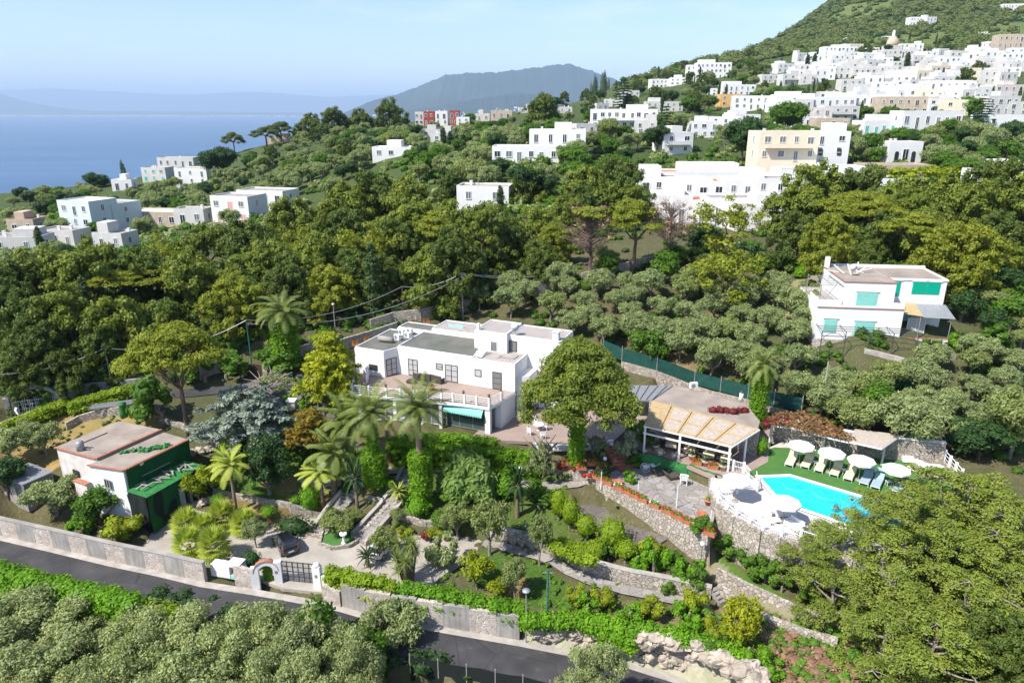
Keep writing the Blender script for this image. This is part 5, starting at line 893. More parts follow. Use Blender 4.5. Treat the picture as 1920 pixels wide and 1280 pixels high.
# road sign, chevron, road fence
q = P(1068,1196,-1.4); rs = thing('road_sign', q, R(10), 'small triangular warning sign among the bushes by the road', 'sign'); MB().tube([(0,0,-.3),(0,0,2.0)], .03).build('post', M['grey'], rs); MB().add([(-.38,-.04,1.45),(.38,-.04,1.45),(0,-.04,2.1),(-.38,-.02,1.45),(.38,-.02,1.45),(0,-.02,2.1)], [(0,1,2),(5,4,3),(0,3,4,1),(1,4,5,2),(2,5,3,0)]).build('rim', M['tred'], rs); MB().add([(-.24,-.05,1.53),(.24,-.05,1.53),(0,-.05,1.95)], [(0,1,2)]).build('face', M['whitec'], rs)
q = P(34,782,5.0); cs = thing('chevron_sign', q, R(-20), 'black chevron sign with white arrow at the bend in the upper lane', 'sign'); MB().box(-.6,.6,-.03,0,.3,1.4).build('plate', M['iron'], cs); MB().add([(.3,-.04,.4),(-.05,-.04,.4),(-.35,-.04,.85),(-.05,-.04,1.3),(.3,-.04,1.3),(0,-.04,.85)], [(0,5,2,1),(5,4,3,2)]).build('arrow', M['whitec'], cs); MB().box(-.5,-.45,0,.05,-.3,1.3).box(.45,.5,0,.05,-.3,1.3).build('post', M['grey'], cs)
FL = sub(offset(dens(ROADTOP, 1.), -4.5), 752, 1105); nf = thing('netting_fence', FL[0], 0, 'low black netting fence with pale stakes along the lower road edge', 'fence'); o = FL[0]; me = MB(); ns = MB()
for i, (p, q) in enumerate(zip(FL[:-1], FL[1:])): me.add([(p[0]-o[0],p[1]-o[1],p[2]-o[2]-1.2),(q[0]-o[0],q[1]-o[1],q[2]-o[2]-1.2),(q[0]-o[0],q[1]-o[1],q[2]-o[2]+1.05+.08*math.sin(i*2)),(p[0]-o[0],p[1]-o[1],p[2]-o[2]+1.05+.08*math.sin(i*2-2))], [(0,1,2,3)])
me.build('netting', M['netd'], nf)
for p in FL[::2]: s_ = MB(); s_.box(-.035,.035,-.035,.035,-.5,1.3); s_.build('stake', M['concrete'], nf, loc=(p[0]-o[0],p[1]-o[1],p[2]-o[2]))
wr = thing('timber_handrail', P(752,1235,-1.6), 0, 'pale timber pole handrail above the rubble heap at the bottom edge', 'handrail'); o = P(752,1235,-1.6)
def rel(p): return (p[0]-o[0], p[1]-o[1], p[2]-o[2])
A_, B_2, C_2, D_ = P(752,1222,-1.1), P(888,1255,-1.4), P(925,1284,-1.6), P(880,1272,-1.7); MB().tube([rel(A_), rel(B_2)], .06).tube([rel(B_2), rel(C_2)], .06).tube([rel(P(770,1228,-1.9)), rel(P(930,1285,-2.4))], .05).build('rail', M['wood'], wr)
for p in (A_, B_2, C_2, P(820,1238,-1.2)): MB().tube([(0,0,-1.3),(0,0,.1)], .06).build('post', M['wood'], wr, loc=rel(p))
def rocks(name, pts, n, r, label, seed, cat='rocks', mat='rock'):
    rr = random.Random(seed); me = MB()
    for _ in range(n):
        i = rr.randrange(len(pts)-1); t = rr.random(); p = [pts[i][j]+(pts[i+1][j]-pts[i][j])*t for j in range(3)]; s = rr.uniform(*r); c = (p[0]+rr.uniform(-.5,.5), p[1]+rr.uniform(-.4,.4), p[2]+rr.uniform(-.2,1.)*(pts[i][3] if len(pts[i]) > 3 else .5)); k0 = len(me.v); me.ball(c, s, 7, 5, rr.uniform(.8,1.4), rr.uniform(.6,1.1), rr.uniform(.6,1.1))
        me.v[k0:] = [(v[0]+rr.uniform(-.2,.2)*s, v[1]+rr.uniform(-.2,.2)*s, v[2]+rr.uniform(-.2,.2)*s) for v in me.v[k0:]]
    return tag(me.build(name, M[mat]), label, cat, kind='stuff')
rocks('rock_bank', [(*P(1000,1184,-1.0),.9),(*P(1100,1203,-1.4),1.3),(*P(1200,1224,-1.7),2.0),(*P(1300,1250,-2.0),2.4),(*P(1400,1285,-2.2),2.6)], 420, (.2,.5), 'rough limestone bank above the road at lower right', 3)
rocks('rock_bank', [(*P(1180,1192,0),.7),(*P(1290,1212,.2),.7),(*P(1400,1262,.2),.8),(*P(1430,1300,0),.8)], 120, (.3,.7), 'upper rocks of the limestone bank under the creepers', 4)
rocks('rubble_heap', [(*P(780,1262,-3),.6),(*P(880,1280,-3),.6)], 110, (.12,.28), 'pale rubble heap behind the timber handrail', 5); rocks('boulder_row', [(*P(285,975,.2),.3),(*P(345,958,.5),.3),(*P(400,935,1.4),.3)], 60, (.18,.38), 'row of boulders bordering the dark patio by the netted shed', 6); rocks('boulder_row', [(*P(370,800,4.4),.3),(*P(420,840,3.6),.3),(*P(350,850,3.2),.3)], 60, (.2,.5), 'boulders around the foot of the umbrella pine', 7)
# ---------------------------------------------------------------- low garden walls on the terrain
def gwall(pix, h, label, mat='stone', th=.35, below=.9, name='garden_wall', **k):
    pts = []
    for px, py in pix: g = G(px, py); pts.append(g)
    return wallrun(dens(pts, 1.6), below, h, th, mat, name, label, 'wall', **k)
gwall([(400,924),(440,932),(493,942),(547,952),(607,958)], .45, 'low stone terrace wall under the round bushes left of the stairs')
gwall([(348,958),(385,968),(430,985),(470,1000)], .35, 'low curved rock edging below the left soil bed'); gwall([(500,1002),(540,992),(570,1005),(600,1008)], .35, 'low rock edging between flower bed and driveway behind the black car')
gwall([(450,822),(500,828),(557,834),(613,836)], .6, 'stone wall below the blue cedar lawn'); gwall([(300,790),(340,800),(370,812),(400,820),(410,850),(440,850)], .5, 'dry stone wall curving past the umbrella pine trunk')
gwall([(125,806),(150,792),(190,780),(240,775),(300,772)], .9, 'curved dry stone wall behind the cottage'); gwall([(560,905),(600,910),(640,905)], .5, 'little stone step wall among the small palms')
gwall([(690,935),(735,942),(690,990),(655,1012)], .3, 'low curb wall right of the left stairs'); gwall([(745,1008),(790,1012),(860,1014)], .45, 'stone wall piece under the small olives right of the stairs'); gwall([(745,970),(800,985),(850,992)], .5, 'upper stone wall piece among the lemon shrubs'); gwall([(640,935),(610,985),(600,1010)], .35, 'stone curb along the left stairs')
def sidewalls(line, off, h, label): return wallrun(offset(dens(line, .8), off), .6, h, .28, 'stone', 'stair_wall', label, 'wall', coping='concrete')
sidewalls(STAIR2, -.95, .45, 'left flank wall of the right garden stairs'); sidewalls(STAIR2, .95, .35, 'right flank wall of the right garden stairs'); sidewalls(STAIR1, -.95, .4, 'left flank wall of the left garden stairs')
isl = [P(a, b, 0) for a, b in [(605,1000),(600,1022),(622,1030),(655,1026),(690,1004),(700,985)]]; wallrun(dens(isl, .8), .3, .35, .25, 'stone', 'curb_wall', 'rounded stone curb around the lawn island with the bird bath', 'wall')
sheet('lawn_island', [P(a, b, 0)[:2] for a, b in [(606,1000),(602,1020),(624,1027),(653,1023),(685,1003),(690,975),(650,972)]], .22, M['turf'])
wallrun(offset(dens(PATHL, 1.), .95), .9, 1.3, .45, 'stone', 'retaining_wall', 'long curving stone retaining wall above the slab path in the lower garden', 'wall', coping='kerb')
wallrun(dens([P(a, b, z) for a, b, z in [(1347,1100,1.6),(1390,1130,1.2),(1430,1158,1.2),(1500,1185,1.2),(1570,1205,1.3)]], 1.), 1.2, .35, .5, 'stone', 'retaining_wall', 'stone edging running down beside the dirt path to the big pines', 'wall')
wallrun(dens([P(a, b, z) for a, b, z in [(1345,1070,1.7),(1400,1098,1.6),(1470,1130,1.6),(1540,1160,1.6)]], 1.), 1., .3, .3, 'stone', 'retaining_wall', 'low stone edging under the shrubs below the curved pool wall', 'wall')
FW = [P(a, b, 4.2) for a, b in [(1120,900),(1160,920),(1205,942),(1250,964),(1290,984),(1330,1005)]]
wallrun(dens(FW, 1.), 2.9, .12, .4, 'stone', 'retaining_wall', 'high stone wall of the flagstone terrace topped by flower planters', 'wall')
wallrun(dens([P(a, b, 4.0) for a, b in [(1035,878),(1080,888),(1118,898)]], 1.), 1.6, .9, .35, 'pinkw' if False else 'stone', 'planter_wall', 'stone planter wall carrying red geraniums left of the brick steps', 'wall')
wallrun(dens([P(a, b, 5.45) for a, b in [(1000,832),(1040,836),(1090,836),(1150,826)]], .9), .5, .12, .3, 'whitec', 'patio_edge', 'white rounded edge of the patio in front of the big pine', 'kerb')
CURV = [P(a, b, 5.46) for a, b in [(1334,897),(1334,916),(1345,939),(1362,954),(1380,967),(1405,981),(1430,994),(1465,1005),(1500,1013),(1550,1030),(1600,1046),(1700,1062)]]
wallrun(CURV, 6.2, -.02, .5, 'stone', 'retaining_wall', 'tall curved rubble wall carrying the white pool terrace', 'wall')
wallrun(dens([P(a, b, 4.25) for a, b in [(1344,965),(1343,935),(1340,912)]], 1), 1, 1.25, .2, 'white', 'terrace_wall', 'small white wall between flagstones and pool terrace', 'wall')
BACKW = [P(a, b, 5.5) for a, b in [(1447,820),(1513,833),(1570,843),(1620,853),(1680,860),(1765,868)]]
wallrun(dens(BACKW, 1.), .6, 2.3, .4, 'stone', 'pool_back_wall', 'tall rubble wall behind the sun loungers', 'wall', coping='whitec')
wallrun([P(1768,868,5.5), P(1800,905,5.5), P(1812,960,5.5)], 5, .3, .3, 'stone', 'deck_edge_wall', 'right edge wall of the pool deck beside the rail', 'wall')
gwall([(1165,690),(1230,712),(1300,735),(1330,745),(1400,762),(1440,775),(1500,790),(1540,800)], .9, 'long pale stone wall under the blue-green netting fence behind the pavilion', mat='stone')
f0 = [G(a, b) for a, b in [(1130,672),(1165,688),(1230,710),(1300,733),(1400,760),(1500,786)]]; nf = thing('netting_fence', f0[0], 0, 'blue-green netting fence on the wall behind the pavilion', 'fence'); me = MB(); o = f0[0]
for p, q in zip(f0[:-1], f0[1:]): me.add([(*rel(p)[:2], rel(p)[2]+.9), (*rel(q)[:2], rel(q)[2]+.9), (*rel(q)[:2], rel(q)[2]+2.6), (*rel(p)[:2], rel(p)[2]+2.6)], [(0,1,2,3)])
me.build('netting', M['netb'], nf)
for p in dens(f0, 3.): s_ = MB(); s_.box(-.04,.04,-.04,.04,.5,2.9); s_.build('post', M['concrete'], nf, loc=rel(p))
# walls along the back lane and in the wood
for pix, h_, lb, mt_ in [([(130,756),(180,742),(225,733),(290,722)],1.7,'plain plaster wall stepping up behind the pale hedge','plasterw'),([(375,712),(400,700),(437,690)],1.5,'plaster wall piece behind the umbrella pine','plasterw'),([(505,690),(560,668),(610,650),(640,642)],1.3,'stone wall left of the villa behind the ivy palm','stone'),([(640,655),(690,640),(745,622)],1.5,'light stone wall with flower boxes behind the villa end','stone'),([(695,622),(740,608),(790,602),(850,588),(885,580)],1.9,'stone wall stepping along behind the villa roof','stone'),([(1000,560),(1035,545)],1.5,'grey wall stub above the olive grove','plasterw'),([(1090,532),(1140,520),(1200,505),(1280,488)],1.7,'long grey stone wall at the foot of the dead pines','stone'),([(60,790),(30,800),(-40,830)],1.2,'stone wall under the chevron sign','stone'),([(1440,800),(1470,805),(1500,800)],.9,'curved low wall under the brown creeper','stone'),([(1850,540),(1890,560),(1930,570)],2.,'stone terrace wall right of the green-shuttered villa','stone'),([(1620,660),(1700,680),(1790,672)],.5,'low pale wall in front of the green-shuttered villa','stonew')]: gwall(pix, h_, lb, mat=mt_, step=.45 if mt_ == 'plasterw' else None)
# brown double door and pillars, arched lane gate
q = G(480,709); bd = thing('double_door_gate', q, R(-8), 'brown double door between two stone pillars at the top of the upper drive', 'gate'); MB().box(-1.15,-.02,-.04,.04,0,2.0).build('door_leaf', M['rust'], bd); MB().box(.02,1.15,-.04,.04,0,2.0).build('door_leaf', M['rust'], bd); MB().box(-1.8,-1.18,-.3,.3,-.3,2.1).build('pillar', M['stone'], bd); MB().box(1.18,1.8,-.3,.3,-.3,2.1).build('pillar', M['stone'], bd)
q = G(67,772); lg = thing('arched_gateway', q, R(22), 'old rendered gateway with a lattice gate under its arch at the left edge', 'gateway')
MB().box(-2.9,-2.3,-.25,.25,-.5,2.2).build('pier', M['plasterw'], lg); MB().box(2.1,2.9,-.25,.25,-.5,2.4).build('pier', M['plasterw'], lg); me = MB(); N = 14
for i in range(N): t0, t1 = math.pi*i/N, math.pi*(i+1)/N; me.bar((-.1-2.4*math.cos(t0),0,1.9+1.3*math.sin(t0)), (-.1-2.4*math.cos(t1),0,1.9+1.3*math.sin(t1)), .4, .42)
me.build('arch_ring', M['plasterw'], lg); me = MB()
for x in np.linspace(-2.2, 2.0, 19): me.tube([(x,0,0),(x+.08*math.sin(x*9),0,.9),(x,0,1.8+.25*math.sin(x*6))], .025, 4)
for z in (.15,.6,1.1,1.6): me.bar((-2.25,0,z), (2.05,0,z), .04, .04)
me.build('lattice_gate', M['whitec'], lg)
# wheelie bins, boards, green sacks, glasshouse
for px, py, lb in [(545,716,'left dark green wheelie bin of the two on the upper drive'),(563,718,'right dark green wheelie bin of the two on the upper drive')]:
    o = thing('wheelie_bin', P(px,py,5.6), .3, lb, 'bin', 'wheelie bins'); MB().prism([(-.3,-.35),(.3,-.35),(.3,.35),(-.3,.35)], 0, 1.0).build('body', M['greenp'], o); MB().box(-.34,.34,-.4,.38,1.0,1.08).build('lid', M['iron'], o)
o = thing('board_stack', G(228,768), R(22), 'stack of long silvery boards lying on the curved stone wall', 'boards'); me = MB()
for k in range(6): me.cbox(rnd.uniform(-.4,.4), k*.18-.4, .75+k*.03, 6.2, .15, .06, rnd.uniform(-.05,.05))
me.build('boards', M['grey'], o)
o = thing('green_sack', G(233,780), 0, 'green sheeted bin standing at the curved stone wall', 'bin'); MB().lathe([(.4,-.2),(.42,.6),(.36,1.4),(.5,1.6)], n=10).build('drum', M['greencloth'], o, True)
o = thing('glasshouse', G(58,925), R(-27), 'small grey glasshouse beside the pink cottage', 'greenhouse'); me = MB()
for x in np.linspace(-2,2,6):
    for y in (-1.4,1.4): me.box(x-.03,x+.03,y-.03,y+.03,0,2.2)
for y in (-1.4,1.4): me.box(-2,2,y-.04,y+.04,2.2,2.28)
for x in (-2,2): me.box(x-.04,x+.04,-1.4,1.4,2.2,2.28)
me.build('frame', M['grey'], o); MB().box(-1.98,1.98,-1.38,-1.36,.5,2.2).box(1.96,1.98,-1.36,1.36,.5,2.2).build('panes', M['glassg'], o); MB().box(-2.1,2.1,-1.5,1.5,2.3,2.36).build('roof_sheet', M['grey'], o); MB().box(-2,2,-1.45,-1.35,-.8,.5).box(1.95,2.05,-1.35,1.4,-.8,.5).build('base_wall', M['concrete'], o); MB().box(-1.5,1.3,-.6,.6,.75,.8).build('bench', M['grey'], o)
o = thing('green_shed', G(1700,714), R(-5), 'small ribbed green metal shed below the green-shuttered villa', 'shed'); me = MB(); me.box(-1.7,1.7,-.8,.8,-.5,1.5); me.build('wall', M['tealm'], o); me = MB()
for k in range(16): me.box(-1.7+k*.22,-1.6+k*.22,-.84,-.801,0,1.45)
me.build('ribs', M['greencloth'], o); MB().cbox(0,0,1.6,3.6,1.9,.08,0,.12).build('roof', M['grey'], o); leafmesh('roof_litter', LEAF['brown'], [(1.1,.2,1.75,.6,.5,.12)], 120, .15, o, 2)
# ---------------------------------------------------------------- cars
def car(q, rz, mat, label, L=3.55, Wd=1.62, Hh=1.5):
    root = thing('parked_car', q, rz, label, 'car'); st = [(-.5,.62,.30,.78),(-.49,.90,.26,.92),(-.40,.97,.22,.96),(-.2,1,.2,.94),(.1,1,.2,.92),(.28,.99,.2,.90),(.36,.96,.22,.80),(.46,.86,.24,.70),(.5,.64,.30,.62)]
    vs = []; 
    for x, w, zb, zt in st:
        hw = Wd/2*w; ring = [(-hw*.92,zb),(-hw,zb+.16),(-hw,(zb+zt)/2),(-hw*.97,zt-.06),(-hw*.86,zt),(hw*.86,zt),(hw*.97,zt-.06),(hw,(zb+zt)/2),(hw,zb+.16),(hw*.92,zb)]; vs += [(x*L, y, z) for y, z in ring]
    n_ = len(ring); fs = [(i*n_+k, i*n_+(k+1)%n_, (i+1)*n_+(k+1)%n_, (i+1)*n_+k) for i in range(len(st)-1) for k in range(n_)] + [tuple(range(n_))[::-1], tuple(range((len(st)-1)*n_, len(st)*n_))]
    b_ = MB().add(vs, fs).build('body', mat, root, True); sd = b_.modifiers.new('s', 'SUBSURF'); sd.levels = sd.render_levels = 1
    cs = [(-.485,.82,.95,.80,1.02),(-.44,.80,.93,.70,Hh-.1),(-.36,.80,.92,.70,Hh),(0,.82,.90,.72,Hh),(.12,.82,.89,.70,Hh-.07),(.30,.86,.86,.80,.93)]; vs = []
    for x, wb, zb, wt, zt in cs: vs += [(x*L,-Wd/2*wb*1.12,zb),(x*L,-Wd/2*wt*1.05,zt-.03),(x*L,-Wd/2*wt*.8,zt),(x*L,Wd/2*wt*.8,zt),(x*L,Wd/2*wt*1.05,zt-.03),(x*L,Wd/2*wb*1.12,zb)]
    fs = [(i*6+k, i*6+k+1, (i+1)*6+k+1, (i+1)*6+k) for i in range(5) for k in range(5)] + [(0,1,2,3,4,5),(30,35,34,33,32,31)]; MB().add(vs, fs).build('windows', M['dark'], root)
    me = MB(); z = Hh+.02; me.add([(-.42*L,-Wd*.27,Hh-.05),(-.36*L,-Wd*.3,z),(0,-Wd*.31,z),(.11*L,-Wd*.29,z-.07),(.11*L,Wd*.29,z-.07),(0,Wd*.31,z),(-.36*L,Wd*.3,z),(-.42*L,Wd*.27,Hh-.05)], [(0,1,6,7)[::-1],(1,2,5,6)[::-1],(2,3,4,5)[::-1]]); me.build('roof', mat, root)
    me = MB()
    for s in (-1, 1):
        for x, zb, zt in ((-.34,.93,Hh-.02),(-.05,.9,Hh-.01)): me.bar((x*L, s*Wd*.455, zb), ((x+.03)*L, s*Wd*.375, zt), .06, .05)
    me.build('pillars', mat, root)
    for x in (-.31, .32):
        for s in (-1, 1): w = MB(); w.tube([(0,-.1,0),(0,.1,0)], .31, 18); o = w.build('wheel', M['iron'], root, loc=(x*L, s*(Wd/2-.08), .31)); r_ = MB(); r_.tube([(0,.10*s,0),(0,.115*s,0)], .19, 14); r_.build('rim', M['grey'], o)
    for s in (-1, 1): t_ = MB(); t_.cbox(-.487*L, s*Wd*.42, .92, .10, .10, .36); t_.build('tail_light', M['red_l'], root); t_ = MB(); t_.cbox(.475*L, s*Wd*.33, .60, .16, .3, .14); t_.build('headlight', M['glassw'], root); t_ = MB(); t_.cbox(.18*L, s*Wd*.55, .95, .14, .2, .12); t_.build('mirror', mat, root)
    MB().cbox(-.503*L, 0, .56, .03, .5, .12).build('number_plate', M['whitec'], root); return root
M['red_l'] = glassmat('red_lamp_glass', (.5,.01,.01), .2)
q = P(535,1026,0); car(q, math.atan2(2.6,-1.9), M['blackp'], 'black hatchback parked on the driveway behind the gate')
car(P(716,1036,0), math.atan2(1,.35), M['whitec'], 'small white car half hidden under trees beside the driveway', 2.9, 1.45, 1.45)
# ---------------------------------------------------------------- garden furniture
def chair(mat='whitec', name='garden_chair'):
    o = thing(name, (0,-500,0)); MB().box(-.25,.25,-.25,.25,.42,.46).build('seat', M[mat], o); me = MB()
    for x in (-.22,-.11,0,.11,.22): me.box(x-.03,x+.03,.22,.26,.46,.9)
    me.box(-.26,.26,.21,.27,.86,.94); me.build('backrest', M[mat], o)
    for x in (-.23,.23):
        for y in (-.22,.22): l_ = MB(); l_.box(-.025,.025,-.025,.025,0,.43); l_.build('leg', M[mat], o, loc=(x,y,0))
    MB().box(-.3,-.25,-.24,.25,.62,.66).box(.25,.3,-.24,.25,.62,.66).build('armrests', M[mat], o); return o
def rtable(mat='whitec', r=.6, name='round_table'):
    o = thing(name, (0,-500,0)); MB().lathe([(r,.7),(r,.74)], n=20).build('table_top', M[mat], o); MB().lathe([(.28,0),(.06,.08),(.05,.7)], n=10).build('pedestal', M[mat], o, True); return o
CH, RTB = chair(), rtable(); n_ = 0
def put(o, loc, rz, label, group=None, first=[]):
    if o not in first: first.append(o); o.location = loc; o.rotation_euler.z = rz; o['label'] = label; o['category'] = CATS[o.name.split('.')[0]]; 
    else: o = dup(o, loc, rz, None, label); o['category'] = CATS[o.name.split('.')[0]]
    if group: o['group'] = group
    return o
CATS = dict(garden_chair='chair', round_table='table', sun_lounger='sun lounger', parasol='parasol', flower_pot='flower pot', planter_box='planter', side_table='side table', lounge_armchair='armchair', footstool='footstool', dining_table='table', dining_chair='chair', air_conditioner='air conditioner')
tp = Vector(P(1010,806,5.5)); put(RTB, tp, 0, 'round white table on the patio by the big ivy-clad pine')
for (px, py), lb in zip([(994,815),(1021,806),(1018,822),(1002,796)], ['left','right','front','back']): q = Vector(P(px,py,5.5)); d = tp-q; put(CH, q, math.atan2(d.y,d.x)+math.pi/2, f'{lb} one of the four white chairs around the round patio table', 'white chairs around the patio table')
# terrace furniture in the villa frame
def W3(root, x, y, z): return tuple(Matrix.Translation(Vector(root.location)) @ Matrix.Rotation(root.rotation_euler.z, 4, 'Z') @ Vector((x, y, z)))
ac = thing('lounge_armchair', (0,-500,0)); MB().box(-.36,.36,-.35,.35,.12,.42).build('seat', M['rattan'], ac); MB().box(-.4,.4,.3,.42,.1,.95).build('backrest', M['rattan'], ac); MB().box(-.42,-.34,-.35,.3,.1,.62).build('armrest', M['rattan'], ac); MB().box(.34,.42,-.35,.3,.1,.62).build('armrest', M['rattan'], ac)
for i, (x, y) in enumerate([(-11.9,-.9),(-11.2,-.7),(-10.5,-.6),(-9.8,-.6),(-9.0,-.75)]): put(ac, W3(vil,x,y,8.7), HR+math.pi*.95, f'brown rattan armchair on the villa terrace, {["leftmost","second from left","middle one","fourth from left","rightmost"][i]} of the row', 'rattan armchairs on the terrace')
ft = thing('footstool', (0,-500,0)); MB().box(-.5,.5,-.35,.35,.18,.36).build('table_top', M['rattan'], ft); MB().box(-.46,-.4,-.3,.3,0,.18).box(.4,.46,-.3,.3,0,.18).build('legs', M['rattan'], ft)
put(ft, W3(vil,-12.1,-2.1,8.7), HR, 'left low rattan table before the terrace armchairs'); put(ft, W3(vil,-10.0,-2.1,8.7), HR, 'right low rattan table before the terrace armchairs')
def potm(name, r, h, mat='terra', plant='bright', pl_=.4, n=120, leaf=.12, flowers=None):
    o = thing(name, (0,-500,0)); MB().lathe([(r*.6,0),(r*.95,h*.8),(r*1.1,h*.82),(r*1.1,h)], n=14).build('pot', M[mat], o, True)
    if plant: leafmesh('plant', LEAF[plant], [(0,0,h+pl_*.5,pl_,pl_,pl_*.8)], n*3, leaf, o, 5, core=.5)
    if flowers: leafmesh('flowers', LEAF[flowers], [(0,0,h+pl_*.62,pl_,pl_,pl_*.7)], n*2, leaf*.9, o, 9, core=0)
    return o
pt = potm('flower_pot', .16, .25, plant='grass', pl_=.16, leaf=.08); k = 0
for x, y in [(-15,-7.15),(-12.6,-6.65),(-9.5,-6.0),(-6.3,-5.45),(-3.8,-5.0),(-.85,-4.8),(-.4,-2.7)]: put(pt, W3(vil,x,y,9.82), 0, f'small potted plant on the terrace railing, {["first","second","third","fourth","fifth","sixth","seventh"][k]} from the left', 'pots on the railing posts'); k += 1
pt2 = potm('flower_pot', .38, .55, plant='grass', pl_=.3); CATS['flower_pot'] = 'flower pot'; put(pt2, W3(vil,-8.8,-3.2,8.7), 0, 'large terracotta pot standing alone on the villa terrace'); put(pt2, P(763,872,3.3), 0, 'terracotta pot with shrub at the top of the right stairs')
ur = thing('urn', P(976,792,5.5), 0, 'tall terracotta urn with agave at the villa corner', 'urn'); MB().lathe([(.2,0),(.42,.5),(.45,.9),(.3,1.25),(.36,1.35)], n=16).build('jar', M['terra'] if False else M['beige'], ur, True); frondmesh('agave', LEAF['silver'], ur, 1.3, 18, .9, 3, wid=.12, leaf=.12, asc=(.3,1.4), drop=.3)
sd_ = thing('satellite_dish', W3(vil,-1.6,4.4,14.0), 0, 'large white satellite dish on the villa roof', 'dish'); dish(sd_, .5)
acu = thing('air_conditioner', (0,-500,0)); MB().box(-.45,.45,-.18,.18,.05,.75).build('casing', M['whitec'], acu); MB().tube([(-.1,-.185,.4),(-.1,-.2,.4)], .26, 16).build('fan_grille', M['grey'], acu)
for i, (x, y, z) in enumerate([(-16.7,2.6,11.95),(-15.6,3.2,12.2),(-17.3,4.6,11.95),(-16.6,5.4,11.95)]): put(acu, W3(vil,x,y,z), HR-.3, f'white air-conditioning unit on the villa roof, {["front left","front right","back left","back right"][i]} one', 'air conditioners on the villa roof')
put(acu, P(1300,728,8.1), R(10), 'single white air-conditioning unit on the dark flat roof behind the pavilion')
wtk = thing('water_tank', W3(vil,-17.6,1.4,12.0), HR, 'pale horizontal water tank on the left roof of the villa', 'tank'); MB().tube([(-1,0,.35),(1,0,.35)], .34, 14).build('barrel', M['concrete'], wtk, True)
# pool furniture
def loungerproto():
    o = thing('sun_lounger', (0,-500,0)); MB().box(-.33,-.27,-.95,.95,.24,.30).box(.27,.33,-.95,.95,.24,.30).box(-.27,.27,-.95,-.9,.24,.30).box(-.27,.27,.9,.95,.24,.30).build('frame', M['whitec'], o)
    MB().add([(-.31,-.93,.31),(.31,-.93,.31),(.31,.25,.31),(-.31,.25,.31),(-.31,-.93,.38),(.31,-.93,.38),(.31,.25,.38),(-.31,.25,.38)], [(0,1,5,4),(1,2,6,5),(2,3,7,6),(3,0,4,7),(4,5,6,7)]).build('mattress', M['yellow'], o)
    MB().add([(-.31,.252,.31),(.31,.252,.31),(.31,.95,.66),(-.31,.95,.66),(-.31,.252,.38),(.31,.252,.38),(.31,.93,.74),(-.31,.93,.74)], [(3,2,1,0),(0,1,5,4),(1,2,6,5),(2,3,7,6),(3,0,4,7),(4,5,6,7)]).build('backrest', M['yellow'], o)
    me = MB(); me.add([(-.33,.6,1.0),(.33,.6,1.0),(.33,1.0,1.05),(-.33,1.0,1.05)], [(0,1,2,3)]).bar((-.33,.6,1.0), (-.33,.85,.6), .03, .03).bar((.33,.6,1.0), (.33,.85,.6), .03, .03); me.build('sun_visor', M['yellow'], o)
    for x in (-.29,.29):
        for y in (-.8,.75): l_ = MB(); l_.box(-.03,.03,-.03,.03,0,.24); l_.build('leg', M['whitec'], o, loc=(x,y,0))
    return o
def z4c(x, y): return (1160+x/3, 700+y/3)
LGY = loungerproto(); LGB = dup(LGY, (0,-510,0))
for ch_ in LGB.children:
    if ch_.name.split('.')[0] in ('mattress','backrest','sun_visor'): ch_.data = ch_.data.copy(); ch_.data.materials[0] = M['bluef']
KIDS.pop(LGB.name, None)
lps = [((990,445),(955,518)),((1085,450),(1040,535)),((1155,475),(1120,553)),((1245,495),(1205,578)),((1320,520),(1285,600)),((1415,545),(1375,625)),((1475,565),(1440,645)),((1600,595),(1565,665))]
lname = ['pale yellow sun lounger at the left end of the row on the green carpet','second pale yellow sun lounger from the left on the green carpet','third pale yellow sun lounger from the left on the green carpet','fourth pale yellow sun lounger from the left on the green carpet','rightmost pale yellow sun lounger, next to the grey-blue ones','left one of the grey-blue sun loungers on the green carpet','middle grey-blue sun lounger beside the small white table','right grey-blue sun lounger half behind the pine branches']
for i, (hd, ft_) in enumerate(lps):
    a, b_ = Vector(P(*z4c(*hd), 6.0)), Vector(P(*z4c(*ft_), 5.75)); d = a-b_; c = (a+b_)/2; c.z = 5.49; o = put(LGY if i < 5 else LGB, c, math.atan2(d.y,d.x)-math.pi/2, lname[i], 'sun loungers by the pool'); o.scale = (1.25,1.28,1.15)
st_ = thing('side_table', (0,-500,0)); MB().box(-.22,.22,-.22,.22,.4,.44).build('table_top', M['whitec'], st_)
for x in (-.18,.18):
    for y in (-.18,.18): l_ = MB(); l_.box(-.02,.02,-.02,.02,0,.4); l_.build('leg', M['whitec'], st_, loc=(x,y,0))
for (x, y), lb in zip([(1105,518),(1265,562),(1515,628)], ['small white side table left, between yellow loungers','small white side table between the last yellow loungers','small white side table beside the blue-grey loungers']): put(st_, P(*z4c(x,y),5.49), 0, lb, 'side tables by the loungers')
